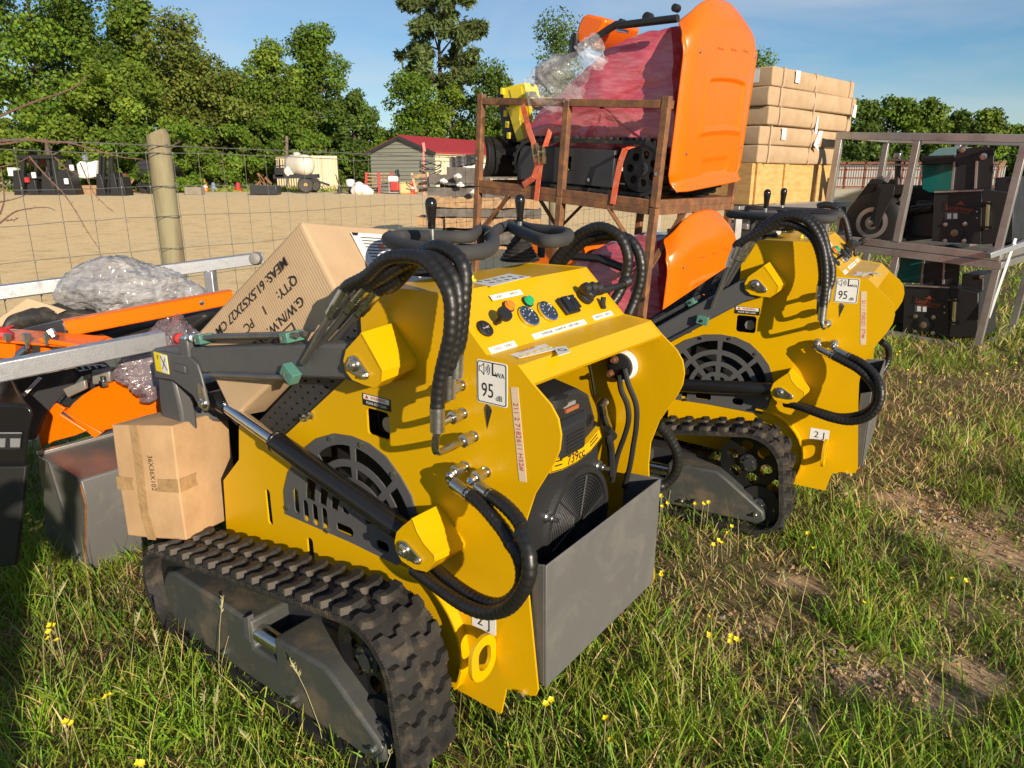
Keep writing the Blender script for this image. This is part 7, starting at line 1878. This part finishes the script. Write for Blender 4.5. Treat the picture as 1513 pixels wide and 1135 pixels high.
for x, y0, y1 in ((376, 278, 268), (381, 256, 268), (384, 262, 274), (392, 262, 272)): mb = MB(); mb.bar(at_y(x, y0, 42), at_y(x + 9, y1, 42), .12, .12); mb.build('scrap_arm', RUST, sk)
# black attachment racks
def rig(label, px0, px1, tops_, Yd, feet, extra=None, cat='attachment rack'):
    t = thing('attachment_rack', label, cat, tuple(gy((px0 + px1) / 2, Yd)), group='black attachment racks in the yard')
    for x, top, wd in tops_:
        g = gy(x, Yd); q = at_y(x + (3 if x < (px0 + px1) / 2 else -3), top, Yd); mb = MB(); mb.bar(g, q, wd, .22, (0, 1, 0)); mb.build('mast', BLK, t)
    for x, w_, h_ in feet:
        mb = MB(); g = gy(x, Yd - .2); e = w_ * Yd / CF; H2 = h_ * Yd / CF
        mb.ext([g + Vector((-e / 2, 0, 0)), g + Vector((e / 2, 0, 0)), g + Vector((e * .3, 0, H2)), g + Vector((-e * .2, 0, H2))], (0, .9, 0)); mb.build('wedge_foot', BLK, t, bevel=.03)
    a, b = gy(px0, Yd), gy(px1, Yd)
    for z in (.1, .95): mb = MB(); mb.bar(a + Vector((0, 0, z)), b + Vector((0, 0, z)), .16, .14); mb.build('cross_bar', BLK, t)
    return t
r1 = rig('black implement rack with a flat dark roof near the edge of the yard', 22, 108, ((32, 231, .22), (52, 232, .16), (75, 232, .16), (84, 236, .22), (104, 236, .2)), 42, ((27, 15, 34), (47, 16, 30), (70, 20, 32), (95, 30, 34)))
mb = MB(); mb.box(at_y(60, 232, 42.3), (1.9, 1.2, .2)); mb.build('flat_roof', BLK, r1)
mb = MB(); mb.box(at_y(60, 240, 43), (1.4, .1, .5)); mb.build('rusty_panel', RUST, r1)
mb = MB(); mb.box(at_y(20, 254, 42), (.45, .3, .45)); mb.build('white_plate', WHP, r1)
for x, y in ((50, 259), (98, 268), (106, 248)): mb = MB(); mb.box(at_y(x, y, 41.6), (.22, .12, .32)); mb.build('white_plate', WHP, r1, bevel=.03)
mb = MB(); mb.box(at_y(40, 266, 41.6), (.22, .12, .25)); mb.build('red_lamp', RED, r1)
r2 = rig('black implement rack with four slim masts beside the white tote', 142, 184, ((146, 230, .12), (152, 232, .1), (160, 231, .1), (168, 232, .12)), 41, ((148, 13, 30), (168, 12, 32), (179, 11, 26)))
tote = thing('white_tote', 'torn white tote bag standing between the black racks', 'tote', tuple(gy(128, 43)))
mb = MB(); g0 = gy(128, 43); mb.ext([at_y(x, y, 43) for x, y in ((112, 243), (118, 238), (128, 241), (134, 239), (142, 237), (141, 262), (126, 264), (116, 263))], (0, .9, 0)); mb.build('bag', WHP, tote, bevel=.06)
mb = MB(); mb.box(g0 + Vector((0, .4, .25)), (1.3, 1.0, .5)); mb.build('timber_base', LUM2, tote)
mb = MB(); mb.lathe(at_y(126, 237, 43.3), (0, 0, 1), [(.14, 0), (.2, .15), (.1, .3), (0, .32)], 10); mb.build('filler_cap', GALV, tote)
dt = thing('dump_trailer', 'dark high-sided trailer partly hidden by the wooden fence post', 'trailer', tuple(gy(215, 44)))
mb = MB(); mb.ext([at_y(x, y, 44) for x, y in ((201, 240), (206, 237), (232, 236), (232, 262), (206, 262), (201, 255))], (0, 3.5, 0)); mb.build('trailer_box', DGR, dt, bevel=.03)
mb = MB()
for y in (243, 250, 257): mb.bar(at_y(204, y, 43.95), at_y(232, y - .5, 43.95), .05, .06)
mb.build('side_ribs', DGR, dt)['kind'] = 'stuff'
mb = MB(); g = gy(214, 44); mb.lathe(g + Vector((0, 0, .4)), (1, -.6, 0), [(.2, -.1), (.38, -.1), (.4, 0), (.38, .1), (.2, .1)], 18); mb.build('wheel', RUB, dt)
mb = MB(); mb.bar(gy(203, 43.5) + Vector((0, 0, .5)), gy(228, 43.5) + Vector((0, 0, .5)), .15, .12); mb.bar(gy(222, 43.5), gy(222, 43.5) + Vector((0, 0, .5)), .3, .2, (0, 1, 0)); mb.build('tow_frame', BLK, dt)
rb_ = thing('rusty_hopper', 'rusty red hopper between the slim mast rack and the dark trailer', 'hopper', tuple(gy(188, 46)))
mb = MB(); mb.ext([at_y(x, y, 46) for x, y in ((176, 256), (200, 257), (198, 268), (180, 268))], (0, 1.5, 0)); mb.build('hopper_tray', mat('rust_red', (.18, .055, .036), .8, vary=.3, scale=3), rb_)
mb = MB(); mb.bar(gy(184, 46), at_y(200, 262, 46), .08, .08); mb.bar(gy(196, 46), at_y(186, 262, 46), .08, .08); mb.build('hopper_legs', LUM2, rb_)
o = MB(); g = gy(284, 42); o.box(g + Vector((0, .3, .22)), (.95, .6, .44)); tag(o.build('concrete_block', mat('weathered_block', (.27, .24, .19), .9, vary=.3, scale=4), None, bevel=.04), 'weathered grey block lying on the gravel beyond the fence post', 'block')
for k, (px, w_) in enumerate(((265, .35), (273, .3), (280, .38))):
    o = MB(); g = gy(px, 50); o.lathe(g, (0, 0, 1), [(w_ * .7, 0), (w_, .5), (w_ * .8, .62), (0, .64)], 14); tag(o.build('white_planter', POLY, None), ('white tub nearest the fence post in the row by the trees', 'middle white tub in the row by the trees', 'white tub nearest the traffic cone in the row by the trees')[k], 'tub', 'white tubs in a row')
def cone(px, Yd, lab, col=ORG, s=1):
    t = thing('traffic_cone', lab, 'traffic cone', tuple(gy(px, Yd))); g = gy(px, Yd)
    mb = MB(); mb.lathe(g, (0, 0, 1), [(.2 * s, .04), (.05 * s, .75 * s), (0, .76 * s)], 12); mb.build('cone', col, t); mb = MB(); mb.box(g + Vector((0, 0, .02)), (.5 * s, .5 * s, .04)); mb.build('cone_base', col, t)
    mb = MB(); mb.lathe(g, (0, 0, 1), [(.155 * s, .27 * s), (.11 * s, .46 * s)], 12); mb.build('white_band', WHP, t)
cone(304, 47, 'traffic cone by the trees, near the white tubs'); cone(608.5, 43, 'bright traffic cone beside the leaning pallet in front of the shed', mat('cone_red', (.80, .07, .02), .5))
for px, c_, lab in ((316, mat('blue_grey', (.20, .24, .33), .6), 'small blue-grey hydrant shaped object by the trees'), (352, RED, 'small red machine on the gravel before the trees')):
    t = thing('yard_machine', lab, 'machine', tuple(gy(px, 47))); g = gy(px, 47); mb = MB(); mb.lathe(g, (0, 0, 1), [(.22, 0), (.24, .15), (.15, .3), (.12, .5), (.05, .58), (0, .58)], 12); mb.build('machine_body', c_, t); mb = MB(); mb.bar(g + Vector((-.4, 0, .4)), g + Vector((.5, 0, .25)), .1, .1); mb.build('handle', BLK, t)
# clutter before the shed
sk2 = blob('white_sacks', [gy(519, 43) + Vector((0, 0, .12)), gy(530, 43) + Vector((0, 0, .28)), gy(541, 43) + Vector((0, 0, .2)), gy(551, 43) + Vector((0, 0, .08))], [.15, .4, .35, .12], WHP, 21, 18, 20, .3, .9); tag(sk2, 'heap of white plastic sheeting on the gravel before the shed', 'sheeting')
t = thing('hand_cart', 'small dark cart with a white tub beside the container', 'cart', tuple(gy(512, 44))); g = gy(512, 44)
mb = MB(); mb.box(g + Vector((0, 0, .35)), (.9, .6, .12)); mb.build('cart_deck', BLK, t); mb = MB(); mb.lathe(g + Vector((.25, 0, .42)), (0, 0, 1), [(.25, 0), (.28, .35), (.2, .4), (0, .42)], 12); mb.build('tub', WHP, t)
for sx in (-.35, .3): mb = MB(); mb.lathe(g + Vector((sx, -.35, .16)), (0, 1, 0), [(.16, 0), (.16, .08)], 14); mb.build('wheel', RUB, t)
mb = MB(); mb.bar(g + Vector((-.4, 0, .35)), g + Vector((-.6, 0, 1.1)), .05, .05, (0, 1, 0)); mb.build('handle', BLK, t)
gt = thing('field_gate', 'low livestock gate with red uprights against the shed wall', 'gate', tuple(gy(560, 44)))
for x in (541, 560, 579):
    g = gy(x, 44); q = at_y(x, 255, 44); mb = MB(); mb.bar(g, q, .12, .1, (0, 1, 0)); mb.build('upright', mat('gate_red', (.55, .05, .05), .6), gt)
for y in (256.5, 261, 266, 271, 276): mb = MB(); mb.bar(at_y(541, y, 44.06), at_y(579, y, 44.06), .06, .07); mb.build('gate_bar', LUM2, gt)
t = thing('pressure_washer', 'red and white pressure washer before the shed corner', 'washer', tuple(gy(584, 43))); g = gy(584, 43)
mb = MB(); mb.box(g + Vector((0, 0, .45)), (.5, .4, .5)); mb.build('pump', RED, t, bevel=.05); mb = MB(); mb.lathe(g + Vector((-.1, 0, .85)), (1, 0, 0), [(.1, -.3), (.18, -.25), (.18, .25), (.1, .3)], 12); mb.build('tank', WHP, t); mb = MB(); mb.bar(g + Vector((-.35, 0, .05)), g + Vector((-.35, 0, .8)), .05, .05, (0, 1, 0)); mb.bar(g + Vector((-.35, 0, .1)), g + Vector((.4, 0, .1)), .06, .06); mb.build('cart_frame', GALV, t)
o = MB(); g = gy(599, 43); o.box(g + Vector((0, 0, .35)), (.7, .5, .7)); tag(o.build('tan_drum', mat('tan_plastic', (.6, .45, .2), .6), None, bevel=.12), 'tan fuel can between the washer and the traffic cone', 'can')
o = MB(); o.bar(gy(627, 42) , at_y(625.5, 211, 42), .1, .1, (0, 1, 0)); o.bar(at_y(625.5, 211, 41.95), at_y(627.5, 224, 41.95), .14, .12, (0, 1, 0)); tag(o.build('marker_pole', mat('pink_pole', (.70, .22, .20), .6), None), 'tall pink marker pole standing before the shed corner', 'pole')
o = MB(); o.bar(at_y(424, 275, 49), at_y(424, 201, 49), .14, .14, (0, 1, 0)); tag(o.build('bare_pole', LUM, None), 'bare grey pole in front of the trees near the tank trailer', 'pole')
t = thing('wire_basket', 'dark wire basket stack between the marker pole and the shed door', 'basket', tuple(gy(640, 41)))
for k in range(4): mb = MB(); q = at_y(636, 262 - 7 * k, 41); mb.tube([q + Vector((.6 * math.cos(a), .4 * math.sin(a), .12 * math.sin(2 * a + k))) for a in np.linspace(0, 6.28, 14)], .03, 5); mb.build('basket_ring', BLK, t)
# ---- slab timber stack and leaning pallet
def timber(label, x0, x1, y0, y1, Yd, m, seed, depth=.5, lean=0):
    rq = random.Random(seed); a, b = at_y(x0, y1, Yd), at_y(x1, y1 + lean, Yd + .25); a2 = at_y(x0, y0, Yd); hh = (a2.z - a.z)
    mb = MB(); k = 22; up_, dn_ = [], []
    for i in range(k):
        t_ = i / (k - 1); p = a.lerp(b, t_)
        up_.append(p + Vector((0, 0, hh * (1 + .10 * noise.noise(Vector((t_ * 7, seed, 0))) + rq.uniform(-.04, .04))))); dn_.append(p + Vector((0, 0, hh * (.10 * noise.noise(Vector((t_ * 6, seed, 3))) + rq.uniform(-.05, .03)))))
    vs = []
    for u, d in zip(up_, dn_):
        yb = Vector((0, depth, 0)); wob = Vector((0, rq.uniform(-.03, .03), 0))
        vs += [d, u + wob, u + yb, d + yb]
    fs = [(i * 4 + j, i * 4 + (j + 1) % 4, (i + 1) * 4 + (j + 1) % 4, (i + 1) * 4 + j) for i in range(k - 1) for j in range(4)] + [(3, 2, 1, 0), tuple((k - 1) * 4 + j for j in range(4))]
    mb.add(vs, fs); o = mb.build('timber_slab', m, None, smooth=20); tag(o, label, 'timber', 'slab timbers in the stack', 'thing')
DK = mat('grey_timber', (.15, .135, .12), .9, col2=(.075, .066, .058), scale=4, bump=.4, bscale=14)
YS = 15
for lab_, x0_, x1_, y0_, y1_ in (('dark slab set back between the grey slabs high in the stack', 650, 790, 266, 281), ('dark slab set back behind the tan split slab', 640, 795, 300, 326), ('dark slab set back near the bottom of the stack', 655, 795, 332, 368)): timber(lab_, x0_, x1_, y0_, y1_, 15.3, DK, 20 + y0_, .7, 2)
for k, a in enumerate((('dark bark slab tilted on the very top of the timber stack', 664, 712, 233, 248, 15.2, BLK, 1, 1.0, -8), ('grey slab under the bark slab at the top of the timber stack', 660, 768, 247, 263, 15.1, DK, 2, 1.0, 2), ('grey slab jutting out past the others near the top of the stack', 634, 722, 257, 272, 15.0, DK, 3, 1.0, 4),
        ('dark grey slab just above the first tan slab', 632, 800, 277, 291, 15, DK, 4, 1.0, 3), ('tan split slab midway down the timber stack', 631, 796, 290, 306, 15, LUM2, 5, 1.0, 3), ('dark slab in the shade under the tan split slab', 629, 800, 308, 320, 15.05, DK, 6, 1.0, 2), ('short tan slab sticking out at the bottom of the stack', 615, 664, 321, 335, 14.9, LUM2, 7, 1.0, 2),  # the dark strip below the tan split slab is a shaded gap made solid
        ('long tan slab near the ground in the timber stack', 658, 800, 322, 337, 15, LUM2, 8, 1.0, 1), ('lowest grey slab of the timber stack', 652, 800, 341, 360, 15, DK, 9, 1.2, 1), ('bottom bearer slab of the timber stack resting on the gravel', 648, 800, 364, 384, 15, LUM2, 10, 1.2, 1))):
    timber(*a)
for k, (x, y) in enumerate(((655, 268), (676, 261), (700, 285), (680, 274))):
    o = blob('foam_scrap', [at_y(x - 5, y, 14.85), at_y(x, y - 1, 14.85), at_y(x + 6, y + 1, 14.85)], [.03, .07, .02], WHP, 40 + k, 10, 8, .3, .8); tag(o, ('scrap of white foam by the pallet end of the timber stack', 'scrap of white foam just under the dark bark slab', 'lowest scrap of white foam, between dark slab and rusty post', 'smallest scrap of white foam in the middle of the upper timbers')[k], 'foam scrap', 'white foam scraps in the timber stack')
pal = thing('pallet', 'pale wooden pallet leaning against the end of the timber stack', 'pallet', tuple(at_y(622, 285, 15.5)))
for x0, x1, y0, y1 in ((609, 616, 257, 285), (632, 633.5, 256, 284)): mb = MB(); mb.bar(at_y(x0, y0, 15.6), at_y(x1, y1, 15.4), .04, .09, (0, 1, 0)); mb.build('stringer', CARD2, pal)
for y in (260, 271, 281): mb = MB(); mb.bar(at_y(609 + (y - 257) * .2, y + 1, 15.5), at_y(633, y - 1, 15.6), .02, .07); mb.build('deck_board', LUM2, pal)
# ---- rail fence and pale wall seen through the steel crates
wl = thing('pale_metal_building', 'low pale ribbed metal building far beyond the steel crates', 'building', tuple(gy(1300, 62)))
mb = MB(); a, b = gy(1180, 62), gy(1480, 62); mb.ext([a, b, b + Vector((0, 0, 1.5)), a + Vector((0, 0, 1.5))], (0, 6, 0)); mb.build('wall', mat('pale_metal', (.30, .285, .26), .6, vary=.15, scale=1.5), wl)
mb = MB()
for s in np.arange(0, 1, .012): q = a.lerp(b, s); mb.bar(q + Vector((0, -.03, 0)), q + Vector((0, -.03, 1.5)), .10, .06, (0, 1, 0))
mb.build('wall_ribs', MATS['pale_metal'], wl)['kind'] = 'stuff'
mb = MB(); mb.ext([a + Vector((0, -.2, 1.5)), b + Vector((0, -.2, 1.5)), b + Vector((0, 5, 1.62)), a + Vector((0, 5, 1.62))], (0, 0, .08)); mb.build('roof', DGR, wl)
rf = thing('red_rail_fence', 'red pipe rail fence in front of the pale metal building', 'fence', tuple(gy(1280, 52)))
a, b = gy(1190, 52), gy(1470, 52)
for z in (.15, .75, 1.3, 1.75): mb = MB(); mb.bar(a + Vector((0, 0, z)), b + Vector((0, 0, z)), .10, .10 if z < 1.7 else .16); mb.build('rail', MATS['rust_red'], rf)
for s in np.arange(0, 1.01, .1): q = a.lerp(b, s); mb = MB(); mb.bar(q, q + Vector((0, 0, 1.85)), .11, .1, (0, 1, 0)); mb.build('post', MATS['rust_red'], rf)

# ------------------------------------------------------------------ the photographer, whose shadow falls over the grass and the black cutter
def person(x, y, label):
    t = thing('person', label, 'person', (x, y, 0))
    J = {'pel': (0, 0, .95, .15, .11), 'waist': (0, 0, 1.10, .14, .10), 'chest': (0, .01, 1.32, .17, .12), 'neck': (0, .01, 1.48, .062, .062), 'head': (0, .03, 1.60, .085, .10), 'crown': (0, .03, 1.70, .065, .075),
         'hl': (-.10, 0, .90, .10, .10), 'kl': (-.12, .03, .50, .068, .068), 'al': (-.13, 0, .10, .045, .045), 'tl': (-.14, .14, .04, .04, .035),
         'hr': (.10, 0, .90, .10, .10), 'kr': (.12, .03, .50, .068, .068), 'ar': (.13, 0, .10, .045, .045), 'tr': (.14, .14, .04, .04, .035),
         'sl': (-.19, .01, 1.41, .065, .065), 'el': (-.27, .12, 1.18, .048, .048), 'wl': (-.10, .36, 1.36, .032, .032), 'sr': (.17, .01, 1.41, .065, .065), 'er': (.19, .14, 1.18, .048, .048), 'wr': (.13, .38, 1.38, .032, .032)}
    E_ = [('pel', 'waist'), ('waist', 'chest'), ('chest', 'neck'), ('neck', 'head'), ('head', 'crown'), ('pel', 'hl'), ('hl', 'kl'), ('kl', 'al'), ('al', 'tl'), ('pel', 'hr'), ('hr', 'kr'), ('kr', 'ar'), ('ar', 'tr'), ('chest', 'sl'), ('sl', 'el'), ('el', 'wl'), ('chest', 'sr'), ('sr', 'er'), ('er', 'wr')]
    K = list(J); me = bpy.data.meshes.new('body'); me.from_pydata([J[k][:3] for k in K], [(K.index(a), K.index(b)) for a, b in E_], [])
    me.materials.append(mat('dark_clothes', (.05, .06, .09), .85, vary=.2))
    o = bpy.data.objects.new('body', me); COL.objects.link(o); o.parent = t; WM[o.name] = Matrix.Identity(4)
    o.modifiers.new('skin', 'SKIN'); me.skin_vertices.new() if not me.skin_vertices else None
    for i, k in enumerate(K): me.skin_vertices[0].data[i].radius = J[k][3:]
    me.skin_vertices[0].data[0].use_root = True
    s = o.modifiers.new('smooth', 'SUBSURF'); s.levels = 1; s.render_levels = 1
    for n_, k, sx in (('hand', 'wl', 1), ('hand', 'wr', -1)):
        w = Vector(J[k][:3]); mb = MB(lambda a, b, c: (a + x, b + y, c))
        mb.tube([w, w + Vector((.02 * sx, .05, .03)), w + Vector((.03 * sx, .09, .05))], [.03, .042, .034], 8)
        for f in range(4):
            b = w + Vector((.03 * sx, .085 + .006 * f, .065 - .022 * f)); mb.tube([b, b + Vector((.03 * sx, .03, .0)), b + Vector((.055 * sx, .02, -.002))], [.010, .009, .007], 6)
        b = w + Vector((.02 * sx, .04, .055)); mb.tube([b, b + Vector((.03 * sx, .01, .03)), b + Vector((.05 * sx, .012, .04))], [.012, .010, .008], 6)
        mb.build(n_, mat('skin_tone', (.50, .30, .21), .6, vary=.1), t)
    return t
person(-.31, -.62, 'person standing just outside the view, shadow falling over the grass and black cutter')
